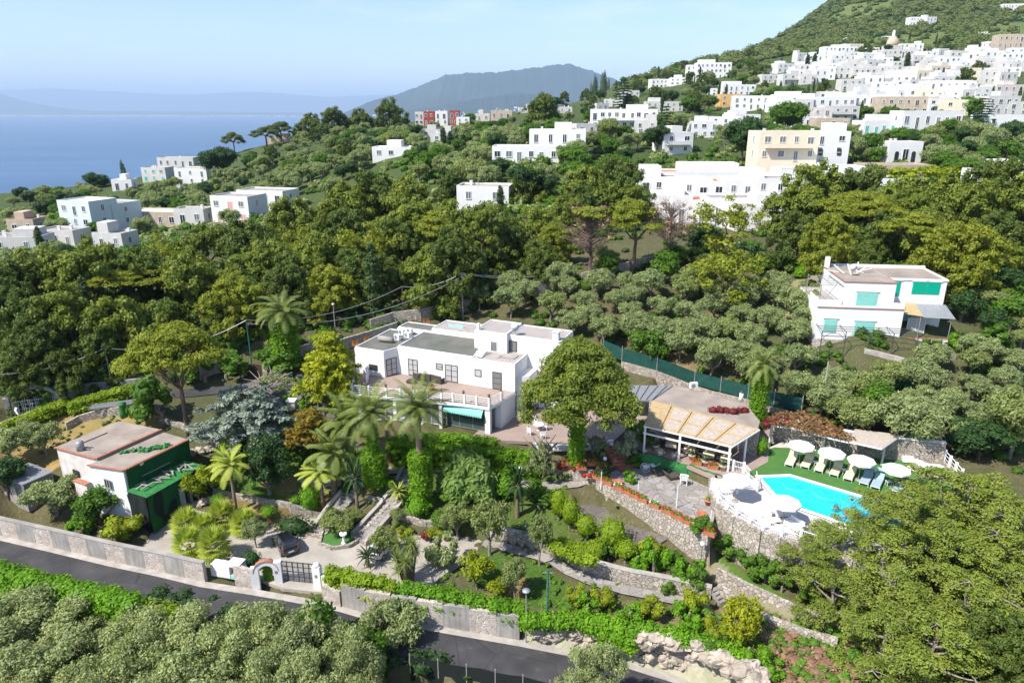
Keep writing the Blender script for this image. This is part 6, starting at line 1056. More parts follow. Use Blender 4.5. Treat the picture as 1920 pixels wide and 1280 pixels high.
def parasolproto(R_=1.3):
    o = thing('parasol', (0,-500,0)); me = MB(); N = 8; vs = [(0,0,2.62)]+[(R_*math.cos(2*math.pi*k/N), R_*math.sin(2*math.pi*k/N), 2.2) for k in range(N)]+[(R_*.55*math.cos(2*math.pi*k/N), R_*.55*math.sin(2*math.pi*k/N), 2.46) for k in range(N)]+[(R_*math.cos(2*math.pi*k/N), R_*math.sin(2*math.pi*k/N), 2.02) for k in range(N)]
    fs = [(0, 9+k, 9+(k+1)%N) for k in range(N)]+[(9+k, 1+k, 1+(k+1)%N, 9+(k+1)%N) for k in range(N)]+[(1+k, 17+k, 17+(k+1)%N, 1+(k+1)%N) for k in range(N)]; me.add(vs, fs); me.build('canopy', M['canvas'], o); MB().tube([(0,0,0),(0,0,2.8)], .035).build('pole', M['concrete'], o); MB().lathe([(.3,0),(.3,.07),(.06,.12)], n=12).build('base', M['concrete'], o)
    for k in range(N): r_ = MB(); r_.bar((0,0,2.58), (R_*.97*math.cos(2*math.pi*k/N), R_*.97*math.sin(2*math.pi*k/N), 2.19), .02, .02); r_.build('rib', M['concrete'], o)
    return o
PS = parasolproto()
for (x, y), zz, lb in [((1012,512),5.49,'white parasol at the left end of the lounger row'),((1182,556),5.49,'second white parasol from the left above the yellow loungers'),((1347,600),5.49,'third white parasol from the left, above the last yellow lounger'),((1540,652),5.49,'white parasol nearest the pine, over the blue-grey loungers'),((652,718),5.47,'white parasol in a terracotta base on the white terrace, by the railing corner'),((920,850),5.47,'white parasol over the white sofa set on the terrace before the pool')]: o = put(PS, P(*z4c(x,y),zz), rnd.uniform(0,.7), lb, 'white parasols around the pool'); o.scale = (1.0,)*3 if zz < 5.48 else (.97,)*3
def sofa(px, py, rz, w, label, z=5.47, back=True):
    o = thing('garden_sofa', P(px,py,z), rz, label, 'sofa'); MB().box(-w/2,w/2,-.38,.38,.15,.40).build('seat', M['whitec'], o); MB().box(-w/2+.05,w/2-.05,-.36,.3,.41,.52).build('cushion', M['canvas'], o)
    if back: MB().box(-w/2,w/2,.36,.44,.1,.85).build('backrest', M['whitec'], o); MB().box(-w/2-.08,-w/2,-.38,.4,.1,.62).build('armrest', M['whitec'], o); MB().box(w/2,w/2+.08,-.38,.4,.1,.62).build('armrest', M['whitec'], o)
    return o
sofa(*z4c(830,800), R(150), .8, 'white armchair on the pool terrace left of the sofa'); sofa(*z4c(935,795), R(178), 1.6, 'white two-seat sofa behind the terrace parasol'); sofa(*z4c(985,872), R(-60), 1.4, 'white bench near the curved railing end'); sofa(*z4c(1620,495), R(165), .8, 'white armchair at the back right of the green carpet', 5.49); sofa(*z4c(1715,535), R(120), 1.7, 'white sofa in the right corner of the green carpet', 5.49); sofa(*z4c(1665,548), R(-60), 1.2, 'white bench before the corner sofa on the green carpet', 5.49, False)
o = thing('coffee_table', P(*z4c(870,842),5.47), .2, 'low white coffee table in the terrace seating group', 'table'); MB().box(-.55,.55,-.35,.35,.32,.38).build('table_top', M['whitec'], o); 
for x in (-.5,.5): l_ = MB(); l_.box(-.03,.03,-.3,.3,0,.32); l_.build('leg', M['whitec'], o, loc=(x,0,0))
rl = thing('terrace_railing', (0,0,0), 0, 'white curved baluster railing along the pool terrace edge', 'railing'); railing(rl, [p[:2] for p in CURV[1:10]], 5.47, 1.0, step=2.5, rails=2, bal=.16); rl2 = thing('terrace_railing', (0,0,0), 0, 'short white baluster railing across the corner of the pool terrace', 'railing'); railing(rl2, [P(*z4c(550,690),5.47)[:2], P(*z4c(775,665),5.47)[:2], P(*z4c(770,600),5.47)[:2]], 5.47, 1.0, step=2.5, rails=2, bal=.16)
rl3 = thing('stair_railing', (0,0,0), 0, 'white baluster railing of the steps up from the pavilion corner', 'railing'); railing(rl3, [P(*z4c(640,545),5.5)[:2], P(*z4c(700,560),5.5)[:2], P(*z4c(735,600),5.5)[:2]], 5.5, 1.1, step=2, rails=2, bal=.15)
rl4 = thing('deck_railing', (0,0,0), 0, 'white rail with posts at the right edge of the pool deck', 'railing'); railing(rl4, [P(1768,868,5.5)[:2], P(1800,905,5.5)[:2], P(1812,960,5.5)[:2]], 5.8, 1.1, step=1.2, rails=3)
for (x, y0, y1), lb in zip([(848,385,285),(1148,428,350),(1478,512,420)], ['white post at the left end of the creeper pergola','white post in the middle of the creeper pergola','white post holding the straw pergola']): pole(*z4c(x,y0), z4c(x,y1)[1], 'whitec', lb, .12, 5.49, None, 'pergola_post', 'post')
o = thing('straw_pergola', (0,0,0), 0, 'grey straw mat canopy over the pool wall at right', 'pergola'); qs = [P(*z4c(a,b),8.0) for a, b in [(1295,380),(1480,420),(1590,345),(1330,312)]]; MB().prism([q[:2] for q in qs], 7.95, 8.02).build('mat', M['strawl'], o); me = MB(); me.bar((*qs[0][:2],7.9), (*qs[1][:2],7.9), .1, .12).bar((*qs[1][:2],7.9), (*qs[2][:2],7.9), .1, .12); me.build('beam', M['whitec'], o)
o = thing('creeper_pergola', (0,0,0), 0, 'white edged pergola covered in brown creeper behind the loungers', 'pergola'); qa = [P(*z4c(a,b),8.0) for a, b in [(860,285),(1000,300),(1150,345),(1300,380)]]; qb = [P(*z4c(a,b),7.9) for a, b in [(900,235),(1040,225),(1180,290),(1330,370)]]; me = MB(); 
for u, v in zip(qa[:-1], qa[1:]): me.bar((*u[:2],7.8), (*v[:2],7.8), .1, .12)
me.build('beam', M['whitec'], o); cl = [((u[0]*(1-t)+v[0]*t)+rnd.uniform(-.3,.3), (u[1]*(1-t)+v[1]*t)+rnd.uniform(-.3,.3), 8.0+rnd.uniform(-.1,.2), .6, .6, .25) for u, v in zip(dens([tuple(q) for q in qa], .5), dens([tuple(q) for q in qb], .5)) for t in (0.05,.35,.65,.95)]; leafmesh('creeper', LEAF['vine'], cl, 130, .2, o, 3, core=.5)
for (x, y), lb in zip([(1670,400),(1765,410)], ['left white flower box hanging on the pool back wall','right white flower box hanging on the pool back wall']): q = P(*z4c(x,y),6.9); o = thing('wall_planter', q, R(-8), lb, 'planter'); MB().box(-.7,.7,-.2,.2,-.5,-.05).build('box', M['beige'], o); leafmesh('flowers', LEAF['wht'], [(-.35,0,.1,.4,.25,.25),(.35,0,.1,.4,.25,.25)], 150, .1, o, 2)
# ---------------------------------------------------------------- pavilion
pv = thing('pavilion', (0,0,0), 0, 'open restaurant pavilion with straw mat roof and white posts beside the pool', 'pavilion'); Rq = [P(a,b,8.3)[:2] for a, b in [(1207,797),(1373,836),(1424,808),(1222,754)]]
def bil(u, v): return tuple((Rq[0][j]*(1-u)+Rq[1][j]*u)*(1-v)+(Rq[3][j]*(1-u)+Rq[2][j]*u)*v for j in (0,1))
for k in range(5):
    u0, u1 = k/5+.004, (k+1)/5-.004; me = MB(); me.prism([bil(u0,0), bil(u1,0), bil(u1,1), bil(u0,1)], [8.28,8.28,8.5,8.5], [8.33,8.33,8.55,8.55]); me.build('straw_mat', M['straw'], pv)
    if k: me = MB(); me.prism([bil(u0+.03,.08), bil(u1-.02,.08), bil(u1-.02,.42), bil(u0+.03,.42)], [8.345,8.345,8.42,8.42], [8.352,8.352,8.43,8.43]); me.build('faded_mat', M['strawl'], pv); me = MB(); me.prism([bil(u0+.03,.5), bil(u1-.02,.5), bil(u1-.02,.92), bil(u0+.03,.92)], [8.445,8.445,8.54,8.54], [8.452,8.452,8.548,8.548]); me.build('faded_mat', M['strawl'], pv)
me = MB(); me.bar((*bil(0,0),8.2), (*bil(1,0),8.2), .12, .14).bar((*bil(1,0),8.2), (*bil(1,1),8.42), .12, .14).bar((*bil(0,0),7.45), (*bil(1,0),7.45), .12, .16); me.build('beam', M['whitec'], pv)
for u, v in ((.02,0),(.43,0),(.98,0),(.98,.6),(.5,1),(0,1)): p = bil(u,v); s_ = MB(); s_.box(-.09,.09,-.09,.09,-.4,2.75); s_.build('post', M['whitec'], pv, loc=(p[0],p[1],5.5))
p0, p1 = bil(-.02,1.0), bil(1.0,1.0); me = MB(); me.bar((*p0,6.9), (*p1,6.9), .3, 3.0); me.build('back_wall', M['stone'], pv)
o = thing('flat_roof_building', (0,0,0), 0, 'weathered dark flat roof behind the straw pavilion', 'building'); me = MB(); me.prism([P(a,b,8.0)[:2] for a, b in [(1222,752),(1265,722),(1395,752),(1425,790),(1420,806)]], 4, 8.0); me.build('roof_and_walls', M['roofb'], o); cl = MB()
o = thing('lean_to_roof', (0,0,0), 0, 'grey glazed lean-to roof between the big pine and the dark flat roof', 'roof'); me = MB(); me.prism([P(a,b,7.9)[:2] for a, b in [(1180,722),(1262,722),(1222,750),(1180,750)]], 7.7, 7.9); me.build('panels', M['grey'], o)
for i in range(5):
    me = MB(); a = P(1183+i*17, 723, 7.9); b_ = P(1176+i*12, 749, 7.9); me.bar((*a[:2],7.93), (*b_[:2],7.93), .08, .06); me.build('glazing_bar', M['iron'], o)
DT = thing('dining_table', (0,-500,0)); MB().box(-.55,.55,-.55,.55,.70,.76).build('table_top', M['yellow'], DT); MB().box(-.57,.57,-.57,-.56,.45,.76).box(-.57,.57,.56,.57,.45,.76).build('tablecloth', M['strawl'], DT)
for x in (-.5,.5):
    for y in (-.5,.5): l_ = MB(); l_.box(-.03,.03,-.03,.03,0,.7); l_.build('leg', M['rattan'], DT, loc=(x,y,0))
DC = chair('rattan', 'dining_chair'); wds = ['leftmost','second','third','fourth','rightmost']
for k, u in enumerate((.1,.3,.5,.7,.88)):
    p = bil(u,.30); put(DT, (*p,5.5), R(-22), f'dining table under the pavilion roof, {wds[k]} of the front row from the left', 'dining tables in the pavilion')
    for j, (dx, rz) in enumerate(((-.9,R(68)),(.9,R(-112)))): put(DC, (p[0]+dx*.92, p[1]-dx*.39, 5.5), rz, f'brown chair {"left" if j == 0 else "right"} of the {wds[k]} dining table in the pavilion', 'dining chairs in the pavilion')
gc_ = thing('green_screen', (0,0,0), 0, 'green cloth screen hung along the left half of the pavilion front', 'screen'); a, b_ = P(1195,868,4.3), P(1288,893,4.3); cloth('cloth', M['greencloth'], gc_, a[:2], b_[:2], 4.25, 5.6, 0, 2); gc_ = thing('green_screen', (0,0,0), 0, 'sagging green cloth screen along the right half of the pavilion front', 'screen'); a, b_ = P(1290,893,4.3), P(1352,915,4.3); cloth('cloth', M['greencloth'], gc_, a[:2], b_[:2], 4.3, 5.7, 0, 3)
PB = thing('planter_box', (0,-500,0)); MB().prism([(-.45,-.16),(.45,-.16),(.45,.16),(-.45,.16)], 0, .3).build('box', M['terra'], PB); leafmesh('plant', LEAF['bright'], [(-.2,0,.38,.28,.2,.18),(.2,0,.38,.28,.2,.18)], 220, .1, PB, 4); leafmesh('flowers', LEAF['red'], [(-.2,-.02,.42,.3,.24,.2),(.22,-.02,.42,.3,.24,.2)], 130, .1, PB, 5, core=0)
PW = dup(PB, (0,-510,0)); PW.children[1 if True else 0]
for ch_ in PW.children:
    if ch_.name.startswith('flowers'): ch_.data = ch_.data.copy(); ch_.data.materials[0] = LEAF['wht']
KIDS.pop(PW.name, None); fw = dens(FW, .92); NW = ['first','second','third','fourth','fifth','sixth','seventh','eighth','ninth','tenth','eleventh','twelfth','thirteenth','fourteenth','fifteenth','sixteenth','seventeenth','eighteenth','nineteenth','twentieth']
for k, p in enumerate(fw[:20]): put(PW if k % 4 == 2 else PB, (p[0], p[1], 4.32), R(-40), f'terracotta planter with {"white" if k % 4 == 2 else "red"} flowers on the flagstone terrace wall, {NW[k]} from the left', 'flower planters along the terrace wall').scale = (1.15,1.3,1.3)
for k, ((x, y), lb) in enumerate(zip([(437,512),(530,535)], ['left terracotta planter box at the pavilion front edge','right terracotta planter box at the pavilion front edge'])): put(PB, P(*z4c(x,y),5.5), R(-20), lb)
for k, ((px, py, z), lb) in enumerate(zip([(1010,862,4.9),(1062,872,4.9),(1090,880,4.9),(1110,872,5.2),(1128,878,5.2),(690,640,9.0),(668,648,8.8),(800,606,9.9),(778,608,9.7)], ['geranium planter at the left of the ivy pine','geranium planter under the ivy pine','geranium planter right of the ivy pine, front','geranium planter right of the ivy pine, back','geranium planter next to the globe lamp','flower box on the wall behind the villa, second from left','leftmost flower box on the wall behind the villa','right flower box on the back wall above the villa roof','left flower box on the back wall above the villa roof'])): put(PB, P(px,py,z), 0, lb)
big = potm('flower_pot', .34, .6, 'beige', 'dark', .45)
for (x, y), lb in zip([(210,432),(410,485),(487,520),(585,545)], ['cream pot at the far left of the pavilion front','cream pot left of the planter boxes in the pavilion','cream pot between the planter boxes in the pavilion','cream pot at the right corner of the pavilion front']): put(big, P(*z4c(x,y),5.5), 0, lb)
wf = thing('white_flower_basket', P(*z4c(235,470),5.5), 0, 'round basket of white flowers above the green screen', 'flower basket'); leafmesh('flowers', LEAF['wht'], [(0,0,.5,.5,.3,.5)], 250, .09, wf, 2); wf2 = dup(wf, P(*z4c(150,450),5.5), 0, .6, 'small ball of white flowers left of the pavilion post'); wf3 = dup(wf, P(*z4c(308,485),5.5), 0, .8, 'ball of white flowers right of the round flower basket')
for (x, y), lb, rz in zip([(225,565),(297,588)], ['left brown rattan daybed on the flagstones','right brown rattan daybed on the flagstones'], (R(-70),R(-70))):
    o = thing('daybed', P(*z4c(x,y),4.2), rz+math.pi, lb, 'daybed', 'rattan daybeds'); MB().box(-.5,.5,-.7,.5,.12,.35).build('seat', M['rattan'], o); MB().add([(-.5,.4,.3),(.5,.4,.3),(.5,.75,.85),(-.5,.75,.85),(-.5,.5,.25),(.5,.5,.25),(.5,.85,.8),(-.5,.85,.8)], [(0,1,2,3),(7,6,5,4),(2,6,7,3),(0,3,7,4),(1,5,6,2)]).build('backrest', M['rattan'], o); MB().box(-.45,.45,-1.5,-.85,.1,.36).build('foot_part', M['rattan'], o)
o = thing('wheel_cart', P(*z4c(168,545),4.2), .3, 'white decorative cart with spoked wheels on the flagstones', 'cart'); MB().box(-.6,.6,-.25,.25,.45,.62).build('tray', M['whitec'], o)
for x, y in ((-.4,-.3),(-.4,.3)):
    me = MB(); me.tube([(.38*math.cos(t), 0, .38*math.sin(t)) for t in np.linspace(0, 6.283, 17)], .025, 5, False)
    for k in range(4): t = k*math.pi/4; me.bar((-.38*math.cos(t),0,-.38*math.sin(t)), (.38*math.cos(t),0,.38*math.sin(t)), .02, .02)
    me.build('wheel', M['whitec'], o, loc=(x,y,.38))
MB().tube([(.6,-.2,.5),(1.2,-.2,.75)], .025).tube([(.6,.2,.5),(1.2,.2,.75)], .025).build('handle', M['whitec'], o); leafmesh('flowers', LEAF['wht'], [(0,0,.7,.5,.22,.15)], 160, .09, o, 2)
RK = dup(CH, P(*z4c(365,622),4.2), R(160), 1.35, 'white rocking chair with a pale cloth on the flagstones'); RK['category'] = 'chair'; RK.name = 'rocking_chair'
for px, py, lb in [(1158,908,'shallow terracotta bowl near the ball bush'),(1315,968,'shallow terracotta bowl at the right end of the flagstone terrace')]: o = thing('terracotta_bowl', P(px,py,4.2), 0, lb, 'bowl'); MB().lathe([(.2,0),(.25,.1),(.5,.35),(.46,.35),(.1,.2)], n=16).build('bowl', M['terra'], o, True)
put(pt2, P(1328,946,4.2), 0, 'potted bright green plant beside the curved pool terrace'); put(pt2, P(460,760,5.3), 0, 'flower pot with red blooms at the edge of the upper drive')
# bird bath, pedestal, chimneys on the dark roof, patio things
bb = thing('bird_bath', P(645,1018,.22), 0, 'white pedestal bird bath on the lawn island', 'bird bath'); MB().lathe([(.25,0),(.25,.1),(.1,.2),(.14,.5),(.08,.8),(.32,.95),(.36,1.1),(.3,1.1),(.1,1.0)], n=16).build('bath', M['whitec'], bb, True)
wp = thing('well_head', P(548,765,5.6), 0, 'white block pedestal at the edge of the upper drive', 'pedestal'); MB().box(-.45,.45,-.45,.45,0,.95).box(-.55,.55,-.55,.55,.95,1.1).build('block', M['whitec'], wp)
vp = thing('roof_vent', P(1389,752,8.0), 0, 'white round flue with a dark cap beside the ivy column', 'flue'); MB().lathe([(.22,0),(.22,1.0)], n=12).build('pipe', M['whitec'], vp, True); MB().lathe([(.14,1.0),(.2,1.05),(.2,1.25)], n=12).build('cap', M['iron'], vp, True)
og = thing('orange_tent', G(262,588), 0, 'orange fabric heap glimpsed between the left pines', 'tent'); cl = MB(); cl.lathe([(1.5,-.3),(1.2,.8),(.5,1.8),(.1,2.1)], n=9); cl.build('fabric', M['orange'], og)
for px, py, w, lb in [(660,1016,.5,'')][:0]: pass
# ---------------------------------------------------------------- planting
AUTO = []; PUTN = {}; DIM = {}
def place(kind, x, y, z, h, w, look=None, cat='tree', label=None, group=None, rz=None):
    root, H0, R0 = PROTO[kind]
    if kind not in DIM:
        vs = np.concatenate([np.array([c.co for c in ch.data.vertices])[::3] for ch in root.children if ch.name.split('.')[0] not in ('trunk','stem')]); DIM[kind] = (float(np.percentile(vs[:,2], 99.5)), float((np.percentile(vs[:,0], 99.8)-np.percentile(vs[:,0], .2)+np.percentile(vs[:,1], 99.8)-np.percentile(vs[:,1], .2))/4))
    H0, R0 = DIM[kind] if kind[:2] not in ('ph','qp','cy','fp','yu') or kind == 'cy' else (H0, R0); sx = w/2/R0; sz = h/H0
    kf = 1.2 if kind[0] == 'p' and kind[1] in 'ABCDE' else .8
    if kind[0] in 'pbt' and sz < kf*sx: zt = z+h; sz = kf*sx; z = zt-sz*H0
    s = (sx, sx, sz); rz = rnd.uniform(0, 6.28) if rz is None else rz
    if kind not in PUTN: o = root; PUTN[kind] = 1; o.location = (x,y,z); o.rotation_euler.z = rz; o.scale = s; KIDS.setdefault(o.name, list(o.children)); [KIDS.setdefault(c.name, []) for c in o.children]
    else: o = dup(root, (x,y,z), rz, s)
    o['category'] = cat
    if group: o['group'] = group
    if label: o['label'] = label
    else: AUTO.append((o, look, h))
    return o
LOOK = dict(shrd='dark green shrub',shr='bright green shrub',pA='olive-green clustered pine',pB='broad olive-green pine',pC='tall dark pine',pD='light green spreading pine',pE='dense dark pine',pF='feathery pine with grey branches',pG='bushy feathery pine',uA='umbrella pine',uB='tall umbrella pine',uC='dark umbrella pine',oA='grey-green olive tree',oB='wide grey olive tree',oC='greener olive tree',oD='round grey olive tree',bigA='large green olive tree',bigB='large silvery olive tree',bA='bright green leafy tree',bB='dark evergreen tree',bC='low bright leafy tree',bD='dark green shrub',cy='slim dark cypress',thin='thin-crowned yellowish tree')
GRP = dict(p='pines of the wood', u='umbrella pines', o='olive trees', b='leafy trees', c='cypresses', t='thin trees')
def tB(kind, px, pyb, pyt, wpx, label=None, cat='tree', z=None):     # base seen at (px, pyb)
    g = G(px, pyb) if z is None else P(px, pyb, z); s = proj(g)[2]; top = PY(px, pyt, g[1]); return place(kind, *g, max(.4, top[2]-g[2]), wpx/s, LOOK.get(kind, kind), cat, label, GRP.get(kind[0]) if kind in LOOK else None)
def tY(kind, px, pyt, wpx, Y, label=None, cat='tree', rz=None):      # crown top seen at (px, pyt), standing at distance Y
    top = PY(px, pyt, Y); z = h1(top[0], Y); s = proj(top)[2]; return place(kind, top[0], Y, z, max(1.5, top[2]-z), wpx/s, LOOK.get(kind, kind), cat, label, GRP.get(kind[0]), rz)
# special plants ------------------------------------------------------------
mkumb('big', h=12, r=6, n=210, thick=.36, cr=(.95,1.4), mat='pine', fork=.4, seed=51, trw=.4, dn=170, name='pine_tree')
leafmesh('ivy', LEAF['ivy'], [(0,0,z,1.0,1.0,.6) for z in np.arange(.2,5.2,.5)], 240, .17, PROTO['big'][0], 7, core=.85, shell=(.9,1.1))
mkcedar('blue', seed=61); mkcedar('goldc', h=4.5, r=3, mat='gold', seed=62, lay=5, base=.45, dn=120); mkcedar('goldgc', h=6.5, r=3.6, mat='goldg', seed=63, lay=8, base=.35, arm=12)
leafmesh('ivy', LEAF['ivy'], [(0,0,z,.6,.6,.5) for z in np.arange(.2,3.4,.5)], 240, .16, PROTO['goldgc'][0], 7, core=.85)
mkcedar('arau', h=14, r=4, mat='dark', seed=64, lay=11, arm=8, base=.15, leaf=.35, dn=90)
mkpalm('ph1', h=9, L=3.7, n=54, seed=71, fruit=True, trw=.34, boots=.6); leafmesh('ivy', LEAF['ivy'], [(rnd.uniform(-.1,.1),0,z,1.25,1.25,.7) for z in np.arange(.3,4.6,.5)], 260, .16, PROTO['ph1'][0], 8, core=.88, shell=(.92,1.08))
mkpalm('ph2', h=8, L=3.7, n=52, seed=72, trw=.34, boots=.55); leafmesh('ivy', LEAF['ivy'], [(0,0,z,1.4 if z < 3.8 else .75,1.4 if z < 3.8 else .75,.7) for z in np.arange(.3,6.6,.5)], 260, .16, PROTO['ph2'][0], 8, core=.88, shell=(.92,1.08))
mkpalm('ph3', h=7, L=3.4, n=34, seed=73, trw=.3, boots=.45, drop=1.5, ivy=1); leafmesh('dead_fronds', LEAF['gold'], [(0,0,6.5,.6,.6,.5)], 120, .3, PROTO['ph3'][0], 3, core=0, droop=1.5, asp=3)
mkpalm('qp', h=4, L=1.9, n=24, seed=74, mat='fan', trw=.14, boots=.2, wid=.5); mkpalm('qp2', h=3, L=2.3, n=22, seed=75, mat='palm', trw=.3, boots=.34, wid=.6)
mkpalm('cyc', h=1.1, L=1.5, n=34, seed=76, mat='dark', trw=.2, boots=.24, wid=.22, asc=(-.1,1.2), drop=1.0, name='cycad'); mkpalm('cyf', h=.8, L=1.2, n=30, seed=77, mat='fan', trw=.2, boots=.24, wid=.22, asc=(-.1,1.2), name='cycad')
mkfan('fp'); mkfan('fp2', h=1.0, L=1.25, n=40, seed=5)
def yucca(key):
    root = thing('yucca', (0,-500,0)); tr = MB(); V = []; F = []; rr = random.Random(5)
    for _ in range(11):
        e = Vector((rr.uniform(-1.2,1.2), rr.uniform(-1.0,1.0), rr.uniform(1.2,2.9))); tr.tube([(e.x*.3,e.y*.3,-.2), e], [.12,.08], 6)
        for i in range(60):
            a = rr.uniform(0,6.28); el = rr.uniform(-.9,1.4); d = Vector((math.cos(a)*math.cos(el), math.sin(a)*math.cos(el), math.sin(el))); s = d.cross(Vector((0,0,1))).normalized()*.035; o = len(V); V += [tuple(e-s), tuple(e+s), tuple(e+d*.8+Vector((0,0,-.1))+s*.2), tuple(e+d*.8+Vector((0,0,-.1))-s*.2)]; F.append((o,o+1,o+2,o+3))
    tr.build('stems', M['palmb'], root); npmesh('leaf_rosettes', np.array(V), np.array(F), LEAF['palm'], False, {'tint': np.repeat(np.random.default_rng(1).uniform(.4,1,len(F)), 4)}, root); PROTO[key] = (root, 3.4, 1.8)
yucca('yuc')
mkbush('ball', [(0,0,.85,.85,.85,.8)], 'bright', .09, 420, 3); mkbush('balld', [(0,0,.85,.85,.85,.8)], 'dark', .1, 420, 4); mkbush('ballo', [(0,0,.9,.9,.9,.85)], 'lime', .08, 420, 9)
mkbush('lime', [(0,0,1.0,.8,.8,.9),(.3,.1,1.7,.6,.6,.6),(-.35,-.1,1.3,.6,.6,.7)], 'lime', .11, 330, 5); mkbush('limeb', [(0,0,1.3,1.1,1.1,1.0),(.2,0,1.7,.9,.9,.6)], 'lime', .11, 330, 6)
mkbush('shr', blobs(12, 1.2, 1.6), 'bright', .13, 260, 7); mkbush('shrd', blobs(12, 1.2, 1.8), 'broad', .13, 260, 8); mkbush('shro', blobs(12, 1.1, 1.6), 'olive', .12, 260, 9); mkbush('shrl', blobs(12, 1.1, 1.6), 'lemon', .12, 220, 10); mkbush('shrs', blobs(14, 1.2, 1.9), 'silver', .12, 260, 11); mkbush('flat', [(0,0,.4,1.3,.8,.5)], 'dark', .1, 400, 12)
mkround('carob', seed=81, h=5.2, r=2.3, n=70, cr=(.5,.8), mat='dark', leaf=.14, dn=280, base=.1, name='evergreen_tree', asp=1.6); leafmesh('pale_young_leaves', LEAF['silver'], [(rnd.gauss(0,1)*1.0, rnd.gauss(0,1)*1.0, 3+rnd.gauss(0,1)*1.1, .7,.7,.7) for _ in range(10)], 60, .12, PROTO['carob'][0], 3, core=0)
mkround('ltree', seed=82, h=3.4, r=1.5, n=26, cr=(.4,.6), mat='lemon', leaf=.14, dn=230, base=.2, name='lemon_tree', trw=.08)
wr_ = []
for i in range(60): a = rnd.uniform(0,6.28); q = rnd.random()**.5; wr_.append((math.cos(a)*q*2.1, math.sin(a)*q*1.8, 3.9-2.2*q**1.6-rnd.random()*1.6*q, .45, .45, .75))
mkbush('weep', wr_, 'weep', .26, 170, 13, 'weeping_cedar', core=.4, droop=2.2, asp=3.2); mkcol('scone', h=3, r=.9, mat='olive', leaf=.13, dn=320, seed=83, name='conifer')
mkdead('deadA', top=None); mkdead('deadB', seed=66, top=3.6, leafy=14, h=11.5, name='dying_pine')
mkround('golds', seed=84, h=3.4, r=1.6, n=40, cr=(.4,.6), mat='goldg', leaf=.12, dn=260, base=.08, name='golden_shrub')
mkumb('mush', h=2.6, r=2.2, n=34, thick=.4, cr=(.35,.55), mat='olive', leaf=.11, dn=330, fork=.35, trw=.09, seed=52, name='small_tree', bark='barkg')
# the garden ------------------------------------------------------------
tB('uA',352,828,610,172,'big umbrella pine with forked trunk left of the garden, by the upper drive'); tB('big',1080,868,640,206,'massive dark-domed pine with ivy-clad trunk in front of the pavilion',z=5.0)
tB('blue',465,842,732,180,'blue-grey layered cedar in the garden left of the villa'); tB('goldc',583,850,770,92,'small orange-golden layered tree left of the palms'); tB('goldgc',625,775,626,112,'yellow-green layered tree with ivy trunk at the villa carport')
tB('carob',505,925,822,92,'tall dark clipped evergreen with pale young leaves in the left garden'); tB('ph1',790,930,768,130,'date palm with orange fruit and ivy-covered lower trunk before the villa',z=2.9); tB('ph2',704,908,775,128,'date palm with bulging ivy column beside the left stairs',z=3.0)
tB('ph3',541,690,585,125,'tall palm with ivy trunk behind the left of the villa'); tB('ph3',1417,800,688,85,'palm on an ivy column beside the pavilion roof',z=5.6)
for a in [('qp2',628,925,850,100,'feathery palm with thick trunk between the left stairs and round bushes'),('qp',606,945,885,92,'yellowish feather palm leaning left of the thick-trunked palm'),('qp',443,957,872,88,'slim yellow-green palm on the lower left lawn'),('qp2',658,888,795,105,'slender palm by the globe lamp left of the ivy columns'),('qp2',570,763,728,44,'left small palm at the upper drive edge'),('qp2',598,768,738,44,'right small palm at the upper drive edge'),
 ('cyc',670,952,903,50,'dark cycad palm between the two stairs'),('cyf',748,945,925,44,'small yellowish cycad right of the right stairs'),('cyc',970,968,915,62,'dark spiky cycad beside the round clipped bush'),('cyc',690,1065,1045,44,'dark cycad at the driveway edge behind the hedge')]: tB(*a[:5], a[5], 'palm' if 'palm' in a[5] else 'cycad')
for i, (px, pb, pt, w) in enumerate([(353,1003,955,52),(357,1045,990,54),(405,1050,990,56),(418,985,940,50),(460,1000,955,50),(385,1010,965,46)]): tB('fp2',px,pb,pt,w,f'fan palm of the clump by the driveway, {["back left one","front left one","front middle one","rearmost one","right one","middle one"][i]}','palm')
tB('yuc',768,1092,1008,88,'many-headed spiky yucca by the small white car','yucca'); tB('weep',877,938,850,115,'weeping cedar with hanging blue-green branches below the villa'); tB('scone',908,958,902,42,'grey-green conical conifer behind the olives'); tB('ltree',893,1105,1040,62,'lemon tree with yellow foliage beside the dark paved bay'); tB('ltree',372,945,885,48,'left small yellow-green citrus tree by the netted shed'); tB('ltree',400,930,868,52,'right small yellow-green citrus tree behind the netted shed'); tB('ltree',930,1122,1085,40,'low lemon bush beside the pruned leaning olive'); tB('golds',1385,1212,1122,72,'golden-green dense shrub above the rocky bank','shrub')
for i, (k, px, pb, pt, w, lb) in enumerate([('ball',412,953,926,30,'round bush by the left palm trunk'),('ball',582,945,908,42,'large round bush left of the thick palm'),('ball',505,978,948,32,'round bush alone on the brown bed'),('ball',783,970,930,46,'round bush right of the right stairs'),('ball',945,935,888,52,'big round bush near the globe lamp'),('balld',1128,905,868,36,'dark ball bush at the foot of the brick steps'),('ball',555,945,928,22,'small round bush beside the large round one'),('balld',395,925,905,20,'small dark ball on a stem in the lower bed'),('balld',472,1065,1032,42,'dark round bush beside the arch'),('ballo',1098,1010,962,48,'clipped lime ball bush, left of the pair'),('ballo',1147,1030,968,64,'clipped lime ball bush, the bigger right one of the pair'),('ballo',1047,975,912,38,'tall lime bush at the back of the lime group'),('ballo',1068,990,930,42,'second lime bush of the lime group'),('balld',650,925,905,26,'little dark bush by the stairs'),('ball',1425,855,818,30,'bright bush at the right end of the pavilion roof')]): tB(k,px,pb,pt,w,lb,'bush',z=None)
tB('flat',553,1000,968,66,'wide flat dark hedge clump behind the black car','bush')
